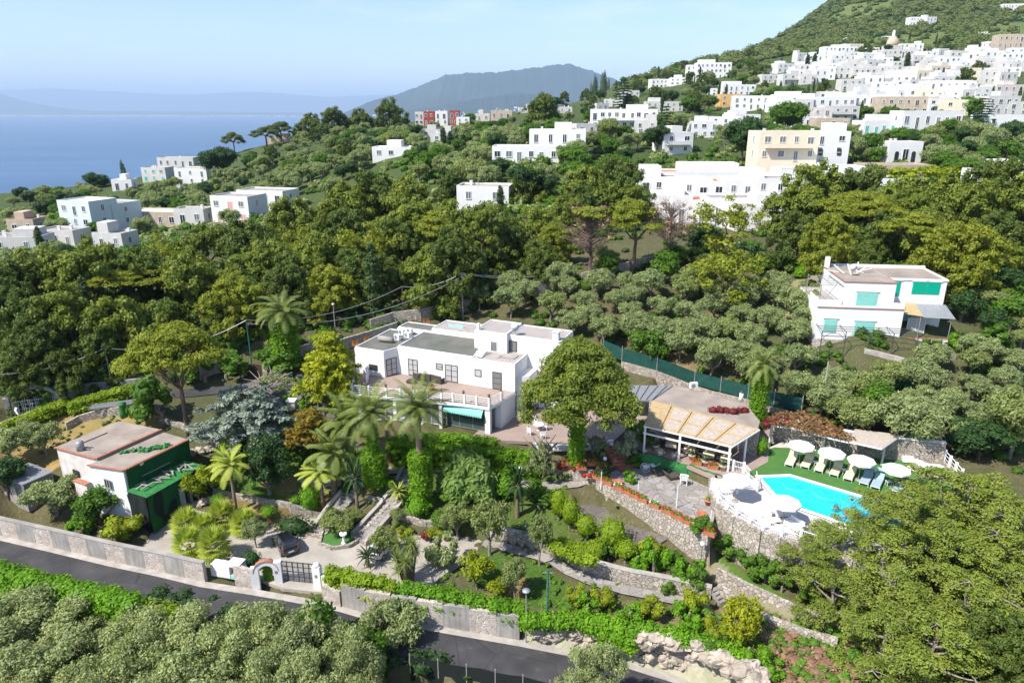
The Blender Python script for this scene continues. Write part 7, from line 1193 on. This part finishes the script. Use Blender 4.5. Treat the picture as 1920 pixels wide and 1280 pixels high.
for k, px, pb, pt, w, lb in [('oD',480,1028,975,44,'small grey olive by the fan palms'),('oC',632,1008,962,66,'gnarled olive beside the bird bath'),('oC',660,985,955,40,'olive behind the bird bath'),('oC',722,1050,990,58,'olive shading the small white car, left one'),('shro',830,1060,1000,66,'grey-green bushy olive right of the yucca'),('oC',920,1042,938,80,'pruned olive with dark rounded crown beside the slab path'),('oC',1013,1060,968,52,'slender pruned olive with pale trunk above the path wall'),('oC',857,1012,945,62,'pruned olive left of the weeping cedar foot'),('oC',963,1123,1050,54,'leaning pruned olive with curved trunk on the lower lawn'),('oC',745,985,955,30,'small olive stump with round head'),('mush',512,742,706,78,'flat-topped small tree on the upper drive'),('mush',1016,905,832,56,'pale-trunked small tree leaning on the ivy wall'),('mush',1117,858,820,48,'grey-leaved small tree at the patio edge'),('shrs',1176,866,812,44,'silvery shrub right of the brick steps'),('oB',107,965,905,90,'olive behind the roadside wall at left'),('bC',190,985,920,84,'leafy tree in front of the pink cottage'),('shrl',232,1012,972,76,'yellow-lime shrub leaning over the roadside wall'),('shr',160,1000,965,50,'bright shrub left of the yellow-lime one'),('oD',85,858,795,66,'olive in the dry field behind the glasshouse'),('bB',20,935,860,80,'dark tree at the left edge by the glasshouse'),('oB',25,870,800,84,'olive at the left edge above the glasshouse'),('shrd',305,790,708,76,'dark rounded shrub left of the umbrella pine trunk'),('shrd',385,715,662,66,'dark shrub behind the umbrella pine, left one'),('shrd',425,712,668,62,'dark shrub behind the umbrella pine, right one'),('shrd',520,700,655,62,'dark shrub right of the brown double door'),('limeb',432,870,820,48,'lime rounded bush before the blue cedar trunk'),('shrl',465,880,850,40,'yellowish shrub beside the blue cedar trunk'),('shr',655,770,740,36,'bright shrub at the villa carport'),('shrd',590,735,700,44,'dark shrub under the yellow-green tree'),('shrd',110,760,725,46,'dark bush beside the arched gateway'),('shr',790,800,770,0,'')][:-1]: tB(k,px,pb,pt,w,lb,'shrub' if k.startswith('sh') or k == 'limeb' else 'tree')
for k, px, pb, pt, w in [('shrd',560,860,840,34),('shr',480,850,830,30),('shrd',610,850,835,30),('shr',575,770,745,36),('shr',545,760,738,30),('shrd',645,860,840,32),('shrl',760,1000,985,36),('shrl',815,1010,990,44),('shr',800,960,940,34),('shr',845,945,925,34),('shrd',990,930,900,44),('shrd',1010,950,920,50),('shrd',760,930,905,34),('shrd',835,985,960,40),('shr',725,915,895,30),('limeb',1172,1055,1012,46),('shr',1195,1070,1035,46),('shr',1225,1075,1020,56),('shrl',1218,1050,1010,50),('shrd',1255,1085,1040,52),('shr',1290,1095,1050,50),('shrd',1315,1100,1055,44),('limeb',1060,1045,1010,44),('limeb',1090,1055,1020,44),('limeb',1115,1055,1015,44),('shrd',1140,1055,1020,44),('shrd',1322,1015,975,44),('shrd',1350,1035,995,50),('shrd',1380,1055,1010,50),('shrd',1410,1075,1030,50),('shrd',1435,1090,1045,46),('shrd',1465,1110,1060,40),('shrd',1500,1130,1070,50),('shrd',1195,830,780,50),('shrd',1180,870,850,36),('shr',1180,905,885,30),('shro',1060,900,880,28),('shr',1500,700,0,0),('shr',590,690,660,40),('shr',1490,770,735,0),('shrd',1240,1110,1085,40),('shrl',1300,1145,1110,56),('shr',1290,1180,1140,60),('shrl',1130,1140,1105,50),('shr',1100,1165,1125,56),('shrl',1080,1130,1100,40),('shr',1180,1175,1140,60),('shrl',1220,1160,1125,54),('shrl',1340,1200,1165,54),('shr',1400,1250,1205,66),('shr',1440,1275,1235,60),('shrd',1350,1240,1200,60),('shrl',965,1075,1060,24),('shrs',990,1002,985,30),('balld',620,965,948,20)]:
    if w: g = G(px, pb); s = proj(g)[2]; place(k, *g, max(.5, PY(px, pt, g[1])[2]-g[2]), w/s, {'shr':'bright green shrub','shrd':'dark green shrub','shrl':'yellow-green shrub','limeb':'lime green clipped bush','shro':'grey shrub','shrs':'silvery shrub','balld':'small dark bush'}[k], 'shrub', None, 'garden shrubs')
# hedges ------------------------------------------------------------
def hedge(line, w, h, mat, label, seed=1, leaf=.15, z0=0., n=260, step=.55, name='hedge', cat='hedge', wob=.15):
    rr = random.Random(seed); L = dens([tuple(p) for p in line], step); o = L[0]; cl = []; rows = max(1, int(h/.6))
    for p in L:
        for r_ in range(rows): cl.append((p[0]-o[0]+rr.uniform(-wob,wob), p[1]-o[1]+rr.uniform(-wob,wob), p[2]-o[2]+z0+h*(r_+.5)/rows+rr.uniform(-.1,.1), w*.5*rr.uniform(.85,1.15), w*.5*rr.uniform(.85,1.15), h/rows*.75))
    ob = leafmesh(name, LEAF[mat], cl, n, leaf, None, seed, core=.85, shell=(.88,1.12)); ob.location = o; return tag(ob, label, cat)
hw = offset(dens(ROADTOP, 1.), .95)
hedge(sub(hw, 604, 752), 1.5, 1.9, 'lime', 'pale lime hedge spilling over the roadside wall right of the gate', 1, z0=1.1); hedge(sub(hw, 745, 990), 1.6, 1.7, 'bright', 'bright green creeper hedge on top of the roadside wall', 2, z0=1.2)
hedge([P(a,b,z) for a,b,z in [(990,1172,.3),(1060,1172,.2),(1140,1182,.2),(1240,1196,.3),(1330,1216,.3),(1430,1255,.2)]], 1.5, 1.1, 'bright', 'green creeper mat hanging over the rocky bank', 3, z0=-.2); hedge([P(a,b,z) for a,b,z in [(1130,1215,-.9),(1180,1222,-.9)]], 1.2, 1.4, 'bright', 'patch of creeper hanging down to the road sign', 4)
hl_ = offset(dens(ROADTOP, 1.), -5.2); hedge([(p[0],p[1],p[2]-1.4) for p in sub(hl_, -120, 255)], 2.0, 3.3, 'bright', 'long bright green hedge along the lower edge of the road', 5, .19, n=170); hedge([(p[0],p[1],p[2]-1.6) for p in sub(hl_, 240, 345)], 2.6, 2.8, 'lime', 'lighter end of the lower road hedge above the olives', 6, .19, n=170)
hedge([G(a,b) for a,b in [(142,775),(180,763),(230,750),(283,735)]], 1.5, 1.5, 'lime', 'yellow-green hedge below the plain plaster wall', 7); hedge([G(a,b) for a,b in [(-20,828),(30,806),(75,788),(115,772)]], 1.9, 1.3, 'lime', 'pale lime hedge along the upper lane at the left edge', 8)
IV = [P(a,b,3.0) for a,b in [(745,880),(800,880),(860,885),(925,893),(975,898),(1010,896)]]
hedge(IV, 1.2, 3.3, 'ivy', 'high ivy-covered wall along the garden front of the villa', 9, .15, z0=-.1, wob=.25); hedge([P(a,b,4.9) for a,b in [(735,845),(770,838),(830,838),(880,842),(925,848)]], 1.5, 1.5, 'ivy', 'green hedge directly below the villa glazing', 10)
wallrun([P(a,b,3.0) for a,b in [(738,872),(800,872),(860,877),(925,885),(1008,888)]], .8, 2.35, .5, 'stone', 'retaining_wall', 'retaining wall behind the ivy below the villa', 'wall')
hedge([P(a,b,2.2) for a,b in [(1035,1030),(1075,1050),(1110,1062)]], 1.2, .8, 'lime', 'low lime hedge above the slab path wall', 11); hedge([P(1040,880,4.2), P(1085,884,4.2)], .7, .7, 'red', 'red geraniums on the stone planter wall', 12, .1); hedge([P(a,b,4.4) for a,b in [(1118,893),(1095,893)]], .5, .4, 'red', 'small clump of red flowers by the planter stairs', 13, .1)
hedge([P(a,b,7.9) for a,b in [(1345,775),(1385,775),(1395,770)]], 1.3, .6, 'magenta', 'dark red bougainvillea behind the pavilion roof', 14, .14, n=60, wob=.5); hedge([P(a,b,7.6) for a,b in [(1432,800),(1470,795)]], .8, .6, 'magenta', 'crimson flowers at the left of the creeper pergola', 15, .14); hedge([P(a,b,.4) for a,b in [(795,1008),(800,1010)]], .7, .6, 'magenta', 'pink flowering bush between olive and yucca', 16, .1)
hedge([G(a,b) for a,b in [(1450,500),(1520,505),(1500,520)]], 2, 1.2, 'bright', 'bright hedge strip at the foot of the right pines', 17); tag(leafmesh('yellow_ivy_roof', LEAF['lemon'], [(*[c+d for c, d in zip(PY(x, y, 165), (rnd.uniform(-1,1), rnd.uniform(-3,3), rnd.uniform(-.5,.3)))], 1.6, 1.6, .7) for x, y in [(1650+i*4, 318+(i % 5)*2) for i in range(40)]], 25, .4, None, 5), 'yellow-green creeper covering a roof behind the right pines', 'creeper')
# olive groves ------------------------------------------------------------
def bbox_h():
    out = []
    for root, w, h, d, *_ in HOUSES:
        c = math.cos(root.rotation_euler.z); s = math.sin(root.rotation_euler.z); X, Y, Z = root.location; ps = [proj((X+u*c-v*s, Y+u*s+v*c, Z+zz)) for u in (-w/2, w/2) for v in (0, d) for zz in (0, h)]
        out.append((min(p[0] for p in ps), max(p[0] for p in ps), min(p[1] for p in ps), max(p[1] for p in ps), Y, X, w, d))
    return out
HB = bbox_h()
def okspot(px, py, x, y, wpx, hpx, tol=.25):
    for x0, x1, y0, y1, Y, X, w, d in HB:
        if abs(x-X) < w/2+1.2 and -1.5 < y-Y < d+1.5: return False
        if y < Y+2:
            ox = min(x1, px+wpx/2)-max(x0, px-wpx/2); oy = min(y1, py)-max(y0, py-hpx)
            if ox > 0 and oy > 0 and ox*oy > tol*(x1-x0)*(y1-y0)*.6: return False
            if ox > 0 and oy > .45*(y1-y0) and ox > .3*(x1-x0): return False
    return True
def scatter(poly, kinds, n, hr, sp=.55, seed=1, tries=14, wf=.9, keep=None, tol=.25):
    rr = random.Random(seed); a = np.array(poly); done = []
    for _ in range(n*tries):
        if len(done) >= n: break
        px = rr.uniform(a[:,0].min(), a[:,0].max()); py = rr.uniform(a[:,1].min(), a[:,1].max())
        if not inpoly(np.array([px]), np.array([py]), poly)[0]: continue
        g = G(px, py)
        if abs(proj(g)[1]-py) > 3: continue
        kd = rr.choice(kinds); h = rr.uniform(*hr)*(1.35 if kd[0] in 'pu' else 1.5 if kd == 'cy' else 1); w = h*wf*{'c':.22,'u':1.0,'p':.8}.get(kd[0], 1.12); s = proj(g)[2]
        if g[1] < 82 and 1500 < px < 1800 and py < 735: continue
        if any(math.hypot(g[0]-q[0], g[1]-q[1]) < sp*(w+q[2])/2 for q in done) or not okspot(px, py, g[0], g[1], w*s, h*s*.9, tol): continue
        done.append((g[0], g[1], w)); place(kd, *g, h, w, LOOK[kd], 'tree', None, GRP[kd[0]])
    return done
rnd.seed(5)
scatter([(885,590),(900,560),(1000,530),(1100,548),(1240,560),(1320,545),(1515,560),(1515,640),(1240,655),(1180,668),(1080,640),(1000,605)], ['oA','oB','oC','oD','oA','oB'], 40, (3.4,4.8), .72, 3, 60)
scatter([(1235,655),(1500,640),(1560,680),(1680,690),(1900,700),(1940,870),(1820,850),(1560,800),(1450,760),(1300,725)], ['oA','oB','oC','oD','oB'], 40, (3.4,5.0), .72, 4, 60)
for a in [('bC',1210,690,620,70),('bC',1640,800,720,90),('oC',1590,830,745,100),('oD',1690,850,745,120),('bD',1760,800,752,60),('bB',1830,860,790,110),('oC',1890,860,735,110),('oD',1830,690,630,70),('oA',1900,700,660,60),('oD',1740,700,645,66),('bC',1245,530,470,60),('oC',1280,560,510,50)]: tB(*a)
for a in [('shrd',1850,640,600,50),('bC',1890,620,560,70),('shr',1800,655,625,40),('bB',1870,570,500,80),('oC',1850,590,540,60)]: tB(*a)
tag(leafmesh('agave_patch', LEAF['silver'], [(*G(1820,640),1.2,1,.6)], 60, .5, None, 4, asp=4, core=0), 'spiky plants beside the right pine trunk', 'plants')
# foreground olives, lower left
for a in [('bigA',15,1125,200,46),('bigB',140,1140,190,45.5),('bigA',262,1160,180,43.5),('bigB',365,1158,170,43),('bigA',462,1145,170,42.8),('bigB',560,1150,170,41.5),('bigA',652,1192,140,40),('bigB',60,1208,210,40.5),('bigA',205,1228,190,39.2),('bigB',375,1222,200,39),('bigA',505,1222,180,38.3),('bigB',595,1235,160,37.6),('bigA',125,1275,200,36.3),('bigB',300,1285,190,35.6),('bigA',450,1290,190,35.3),('bigB',5,1285,170,36.5),('bigB',665,1275,130,36)]: tY(*a)
tB('oA',735,1232,1135,115,'thin open olive beside the lower road with bare branches',z=-3.2); tY('bigB',1112,1212,125,38.5,'single olive crown standing alone at the bottom edge'); tY('bC',590,1135,100,43)
for a in [('bC',690,1180,80,42),('shrd',655,1180,70,42)]: tY(*a[:4], a[4], 'dark bush between the olives and the thin open olive' if a[0] == 'shrd' else None)
# foreground pines, right
for a in [('pF',1655,925,140,50.5),('pG',1712,925,170,49),('pF',1775,885,210,53),('pG',1870,908,210,51.5),('pG',1585,985,150,47.5),('pF',1660,1010,200,46),('pG',1770,990,220,47.5),('pF',1880,990,210,47),('pG',1570,1075,160,44.5),('pF',1700,1095,230,42.5),('pG',1820,1080,220,43),('pF',1920,1070,200,44),('pG',1760,1160,210,39.5),('pE',1880,1150,190,39.5),('pG',1665,1150,190,40.5),('pE',1925,1190,160,37.5),('pG',1520,1010,110,47.5)]: tY(*a)
# pine wood behind the garden, left to right
for a in [('pC',-15,490,200,90),('pA',60,470,210,96),('pB',165,455,240,97),('pC',255,470,190,100),('pA',335,480,190,97),('pE',20,545,190,84),('pB',120,540,210,85),('pA',215,560,200,86),('pC',300,565,170,90),('pB',370,500,180,102),('pD',430,520,160,93),('pA',500,455,170,104),('pC',455,415,170,112),('pB',380,425,170,116),('pE',540,480,150,100),('pA',590,440,160,108),('pD',610,500,140,100),('pB',570,405,160,122),('pC',650,395,160,126),('pA',545,372,150,140),('pB',640,345,170,146),('pC',700,325,160,152),('pA',760,335,160,142),('thin',690,420,130,112),('pC',745,415,150,116),('pB',780,375,170,124),('pA',840,380,170,120),('pE',850,430,160,104),('pB',905,385,150,110),('pA',800,470,140,103),('pC',920,430,150,112),('pE',960,410,130,116),('pB',1010,390,130,120),('pA',985,312,120,150),('pC',1010,455,120,107),('pD',1035,420,120,112),('pB',1060,370,130,130),('pA',1105,315,150,146),('pC',1160,300,150,148),('pB',1185,345,110,140),('pE',1085,350,130,138),('pA',900,330,0,0),('pC',660,470,130,106),('pC',720,480,130,104),('pB',460,470,150,104),('pE',410,585,110,92),('pC',60,600,150,80),('pE',170,610,140,82),('pC',850,320,90,165),('pA',860,470,120,106),('pE',620,430,130,118),('pC',30,640,110,77),('pE',335,610,100,88),('pC',110,660,110,78)]:
    if a[3]: tY(a[0], a[1], a[2], a[3]*.9, a[4])
[tY('cy', *q) for q in [(693,455,30,100),(150,520,26,90),(905,470,26,104),(430,470,24,108)]]; tY('thin',300,440,110,112); tY('thin',560,430,100,118); tY('uC',470,520,120,98); tY('uA',250,500,170,98); tY('uB',820,395,110,118); tY('uA',1620,360,150,112); tY('uB',1720,400,110,98)
tY('uB',1190,374,112,105,'yellow-green umbrella pine with tall bare trunk right of the dying pine'); tY('deadB',1110,388,105,104,'dying pine with bare branches and a yellow-green top','tree'); tY('deadA',1265,376,92,104,'leafless brown dead pine right of the umbrella pine'); tY('thin',1370,370,130,106,'spindly yellowish tree in front of the terraced complex'); tY('thin',1375,455,150,93,'low bushy yellowish tree below the spindly one'); tY('bB',1318,420,70,112,'dark thin evergreen behind the dead pine')
for a in [('pA',1500,345,150,122),('pB',1545,308,200,124),('pC',1620,315,180,126),('pA',1700,335,190,120),('pB',1780,330,190,116),('pD',1560,402,130,93),('pC',1500,400,150,108),('pE',1660,400,160,104),('pA',1740,395,180,101),('pB',1700,360,160,112),('pD',1810,420,200,90),('pC',1880,300,170,112),('pA',1930,330,170,108),('pE',1890,400,150,98),('pC',1600,385,140,110),('pB',1910,460,130,92),('pE',1640,450,100,100),('pA',1845,340,160,110),('pD',1840,425,170,92)]: tY(a[0], a[1], a[2], a[3]*.88, a[4])
# explicit far trees
for k, px, pb, pt, w, lb in [('uC',440,288,248,46,'lone umbrella pine against the sea'),('uC',500,275,238,60,'low umbrella pine pair on the shore ridge, left one'),('uC',528,268,228,52,'low umbrella pine pair on the shore ridge, right one'),('pE',582,262,215,80,'dark pine on the ridge against the sea'),('pC',630,258,203,80,'big dark pine on the ridge left of the headland'),('pE',680,250,206,70,'dark pine crown before the left foot of the blue mountain'),('pE',735,245,186,82,'huge round dark pine before the blue mountain'),('pC',1017,248,177,84,'tall spreading dark pine left of the apartment row'),('arau',1168,215,155,44,'dark tiered araucaria above the apartment row'),('uC',1135,162,138,30,'round umbrella pine on the ridge by the ochre tower'),('uC',1113,175,146,26,'small umbrella pine right under the ochre tower'),('uC',1280,136,114,44,'flat umbrella pine on the skyline, left one'),('uC',1312,132,110,40,'flat umbrella pine on the skyline, right one'),('bA',1472,258,192,78,'bright green round tree between the white villas'),('bB',1388,308,220,74,'very dark evergreen left of the cream apartment house'),('bB',1230,290,235,50,'dark tree right of the apartment row'),('cy',232,333,303,16,'small conifer on the shore before the sea'),('bB',182,352,324,44,'dark tree on the shore edge, left of the conifer'),('cy',78,475,425,16,'dark cypress before the mint house'),('cy',938,400,348,16,'cypress touching the rounded white house'),('arau',1835,240,185,50,'tiered conifer at the right side of the town'),('bA',1830,215,180,70,'green round tree at the right side of the town'),('bB',415,335,276,70,'dark leafy tree behind the shore houses'),('arau',1245,265,200,34,'tiered conifer above the balcony house'),('pC',1805,170,128,42,'dark pine in the right part of the town'),('pE',1830,150,115,40,'dark rounded pine among the town houses at right'),('pE',1620,112,84,44,'wide dark pine beside the cream town house'),('cy',1699,132,98,12,'black cypress in the middle of the town'),('cy',1525,130,100,10,'cypress pair by the wide town building, right one'),('cy',1512,130,102,10,'cypress pair by the wide town building, left one'),('pC',1345,.5,0,0,'')][:-1]: tB(k,px,pb,pt,w,lb)
for i, (px, pb, pt) in enumerate([(832,275,240),(845,277,246),(858,276,243),(875,275,236)]): tB('cy',px,pb,pt,14,f'cypress of the row below the red-panelled houses, {["leftmost","second from left","third from left","rightmost"][i]}')
# scattered trees of the far slopes
scatter([(0,380),(150,362),(300,350),(420,320),(560,262),(700,245),(760,262),(800,300),(700,345),(560,400),(440,440),(330,440),(200,480),(0,560)], ['oA','oB','oD','oC','bA','bB','oA','oB'], 130, (4.5,7), .5, 11, 30)
scatter([(640,240),(900,232),(1080,205),(1250,225),(1420,250),(1600,250),(1920,260),(1920,400),(1700,330),(1420,300),(1200,296),(1160,390),(960,380),(800,350),(720,330)], ['oA','oB','oD','oC','bA','bB','bA','bB','oB','bC'], 200, (4.5,7.5), .5, 12, 30)
scatter([(900,215),(1110,165),(1300,135),(1420,110),(1500,180),(1480,220),(1250,225),(1080,205)], ['uC','bB','bA','oA','pC','pE','cy'], 75, (6,9), .5, 13, 25)
scatter([(1430,100),(1560,85),(1900,80),(1920,240),(1600,240),(1450,200)], ['uC','bB','bA','pC','bA','cy'], 60, (5,8), .6, 14, 40, tol=.15)
scatter([(455,305),(560,262),(670,245),(740,262),(640,330),(500,345)], ['oA','oB','bA','oC','bB','pE'], 45, (4.5,7), .45, 21, 60)
scatter([(1090,500),(1280,470),(1420,480),(1500,520),(1300,540),(1120,535)], ['oC','bC','bD','oA'], 14, (2.5,4), .6, 22, 40)
scatter([(1790,560),(1920,560),(1920,660),(1800,650)], ['oC','bC','bD','oD'], 9, (2.5,4.2), .6, 23, 60)
# masses nobody could count ------------------------------------------------------------
def mass(name, poly, n, rad, leaf, dn, mat, label, seed, flat=.7, cat='scrub'):
    rr = random.Random(seed); a = np.array(poly); cl = []; t = 0
    while len(cl) < n and t < n*8:
        t += 1; px = rr.uniform(a[:,0].min(), a[:,0].max()); py = rr.uniform(a[:,1].min(), a[:,1].max())
        if not inpoly(np.array([px]), np.array([py]), poly)[0]: continue
        if name == 'mountain_scrub' and rr.random() < .8 and any(inpoly(np.array([px]), np.array([py]), m_)[0] for m_ in MEADOW): continue
        g = G(px, py)
        if abs(proj(g)[1]-py) > 4 or g[1] > 1400: continue
        if any(abs(g[0]-X) < w/2+.5 and -1 < g[1]-Y < d+1 for _, _, _, _, Y, X, w, d in HB): continue
        if any(inpoly(np.array([g[0]]), np.array([g[1]]), zp)[0] for zp, _ in ZONES): continue
        r = rr.uniform(*rad); cl.append((g[0], g[1], g[2]+r*flat*.4, r, r, r*flat))
    return tag(leafmesh(name, LEAF[mat], cl, dn, leaf, None, seed, core=.8), label, cat, kind='stuff')
mount = [(1100,165),(1290,122),(1480,60),(1560,2),(1640,-40),(1960,-40),(1960,100),(1600,98),(1430,112),(1200,165)]
mass('mountain_scrub', mount, 1500, (3,7.5), 1.3, 1.6, 'far', 'dark scrub and trees covering the mountain slope', 3); mass('mountain_scrub', mount, 500, (2.5,5), 1.1, 1.8, 'dark', 'darker thickets on the mountain slope', 4)
mass('wood_undergrowth', [(0,500),(400,440),(900,400),(1250,420),(1920,420),(1920,520),(1300,500),(1090,540),(850,600),(600,650),(300,720),(0,760)], 420, (.6,1.5), .28, 45, 'broad', 'undergrowth at the foot of the pine wood', 5); mass('wood_undergrowth', [(0,500),(400,440),(900,400),(1250,420),(1920,420),(1920,520),(1300,500),(1090,540),(850,600),(600,650),(300,720),(0,760)], 260, (.6,1.5), .28, 45, 'dark', 'dark undergrowth of the pine wood', 6)
mass('grove_undergrowth', [(890,600),(1100,540),(1520,560),(1920,650),(1920,900),(1800,870),(1440,780),(1180,690)], 260, (.4,1.0), .2, 70, 'broad', 'weeds between the olives above the villa', 7); mass('slope_scrub', [(0,380),(420,320),(700,240),(1100,200),(1480,190),(1920,240),(1920,400),(1200,400),(500,430),(0,560)], 900, (1,2.4), .5, 12, 'oliveg', 'mixed bushes between the houses on the slopes', 8); mass('slope_scrub', [(0,380),(420,320),(700,240),(1100,200),(1480,190),(1920,240),(1920,400),(1200,400),(500,430),(0,560)], 600, (1,2.2), .5, 12, 'broad', 'bright green bushes between the houses on the slopes', 9)
mass('garden_weeds', [(360,900),(690,880),(1080,880),(1330,1100),(1330,1160),(980,1150),(560,1000)], 170, (.15,.4), .12, 170, 'grass', 'small plants and tufts in the garden beds', 10); mass('bank_weeds', [(1000,1130),(1330,1140),(1700,1200),(1700,1290),(1400,1290),(1200,1200)], 260, (.2,.6), .14, 130, 'grass', 'wild weeds on the bank above the road', 11); mass('dry_brush', [(1390,1160),(1560,1200),(1620,1290),(1440,1290)], 90, (.3,.8), .16, 100, 'brown', 'cut dry brush on the slope at lower right', 12, .4)
mass('foreground_undergrowth', [(-60,1130),(330,1110),(700,1180),(900,1270),(900,1330),(-60,1330)], 260, (.4,1.0), .18, 90, 'dark', 'weeds under the foreground olives', 13); mass('dry_field_weeds', [(0,830),(100,780),(320,770),(330,800),(200,810),(60,860)], 60, (.15,.4), .13, 120, 'olive', 'dry weeds in the field behind the cottage', 14)
# ---------------------------------------------------------------- labels that single each tree and house out
LM = [('white villa',830,680),('umbrella pine with forked trunk',350,700),('netted cottage',210,850),('black car',533,1017),('driveway gate',560,1070),('turquoise pool',1530,925),('straw pavilion',1320,790),('green-shuttered villa',1640,570),('dead brown pine',1265,440),('dying pine',1110,450),('arched gateway',65,745),('orange heap',262,585),('tall concrete pole',868,550),('ivy-clad big pine',1080,720),('creeper-hung road sign',1068,1165),('white terraced complex',1340,350),('cream apartment house',1475,270),('veranda villa',1000,275),('salmon-shuttered house',435,400),('mint house',150,400),('shore houses',330,325),('red-panelled row',835,222),('white apartment row',1170,215),('white hotel',1337,130),('ochre tower house',1088,152),('dome church',1676,85),('red-canopied villa',1750,225),('bird bath',645,1005),('yucca',768,1050),('street lamp',985,1150),('lone shore pine',440,265),('cypress row',855,258),('car-park villa',735,285),('green metal shed',1700,700),('timber handrail',850,1245),('brick steps',1165,858),('globe lamp',976,895),('round bright tree',1472,225),('golden shrub',1385,1170),('beige unfinished house',300,400),('beige town house',1700,205),('lone mountain villa',1728,40),('left palm',443,910),('rounded white house',905,370),('black town cypress',1699,112)]
NUM = ['leftmost','second from left','third from left','fourth from left','fifth from left','sixth from left','seventh from left','eighth from left','ninth from left','tenth from left','eleventh from left','twelfth from left','thirteenth from left','fourteenth from left','fifteenth from left','sixteenth from left','seventeenth from left','eighteenth from left','nineteenth from left','twentieth from left'] + [f'number {k} from left' for k in range(21, 80)]
for root, w, h, d, look, cat, grp in HOUSES:
    look = look.replace(' flat-roofed', '') if 'with' in look else look
    root['category'] = cat; root['group'] = grp
    if 'label' not in root: AUTO.append((root, look, h))
keys = {}
for o, look, h in AUTO:
    p = proj((o.location.x, o.location.y, o.location.z + h*.6)); nm, lx, ly = min(LM, key=lambda l: math.hypot(l[1]-p[0], (l[2]-p[1])*1.6)); dx, dy = p[0]-lx, (p[1]-ly)*1.6
    dr = ('left of' if dx < 0 else 'right of') if abs(dx) > abs(dy) else ('behind' if dy < 0 else 'in front of'); keys.setdefault((look, dr, nm), []).append((p[0], o.name, o))
for (look, dr, nm), L_ in keys.items():
    L_.sort(key=lambda t: t[:2])
    for i, (_, _, o) in enumerate(L_): o['label'] = f'{look} {dr} the {nm}' + (f', {NUM[i]}' if len(L_) > 1 else '')
for k, (root, h, r) in list(PROTO.items()):
    if root.location.y < -400:
        for c in list(root.children): bpy.data.objects.remove(c)
        bpy.data.objects.remove(root)
for o in list(SC.objects):
    if o.parent is None and o.location.y < -400:
        for c in list(o.children_recursive): bpy.data.objects.remove(c)
        bpy.data.objects.remove(o)

# ---------------------------------------------------------------- the air
m = bpy.data.materials.new('haze'); m.use_nodes = True; n = m.node_tree; n.nodes.remove(n.nodes['Principled BSDF'])
v = nd(n, 'ShaderNodeVolumePrincipled', Density=5e-5); v.inputs['Color'].default_value = (.57, .75, 1.0, 1); v.inputs['Anisotropy'].default_value = .0
n.links.new(v.outputs[0], n.nodes['Material Output'].inputs['Volume'])
tag(MB().box(-69000, 69000, -3000, 65000, -206, 1400).build('haze', m), kind='stuff')
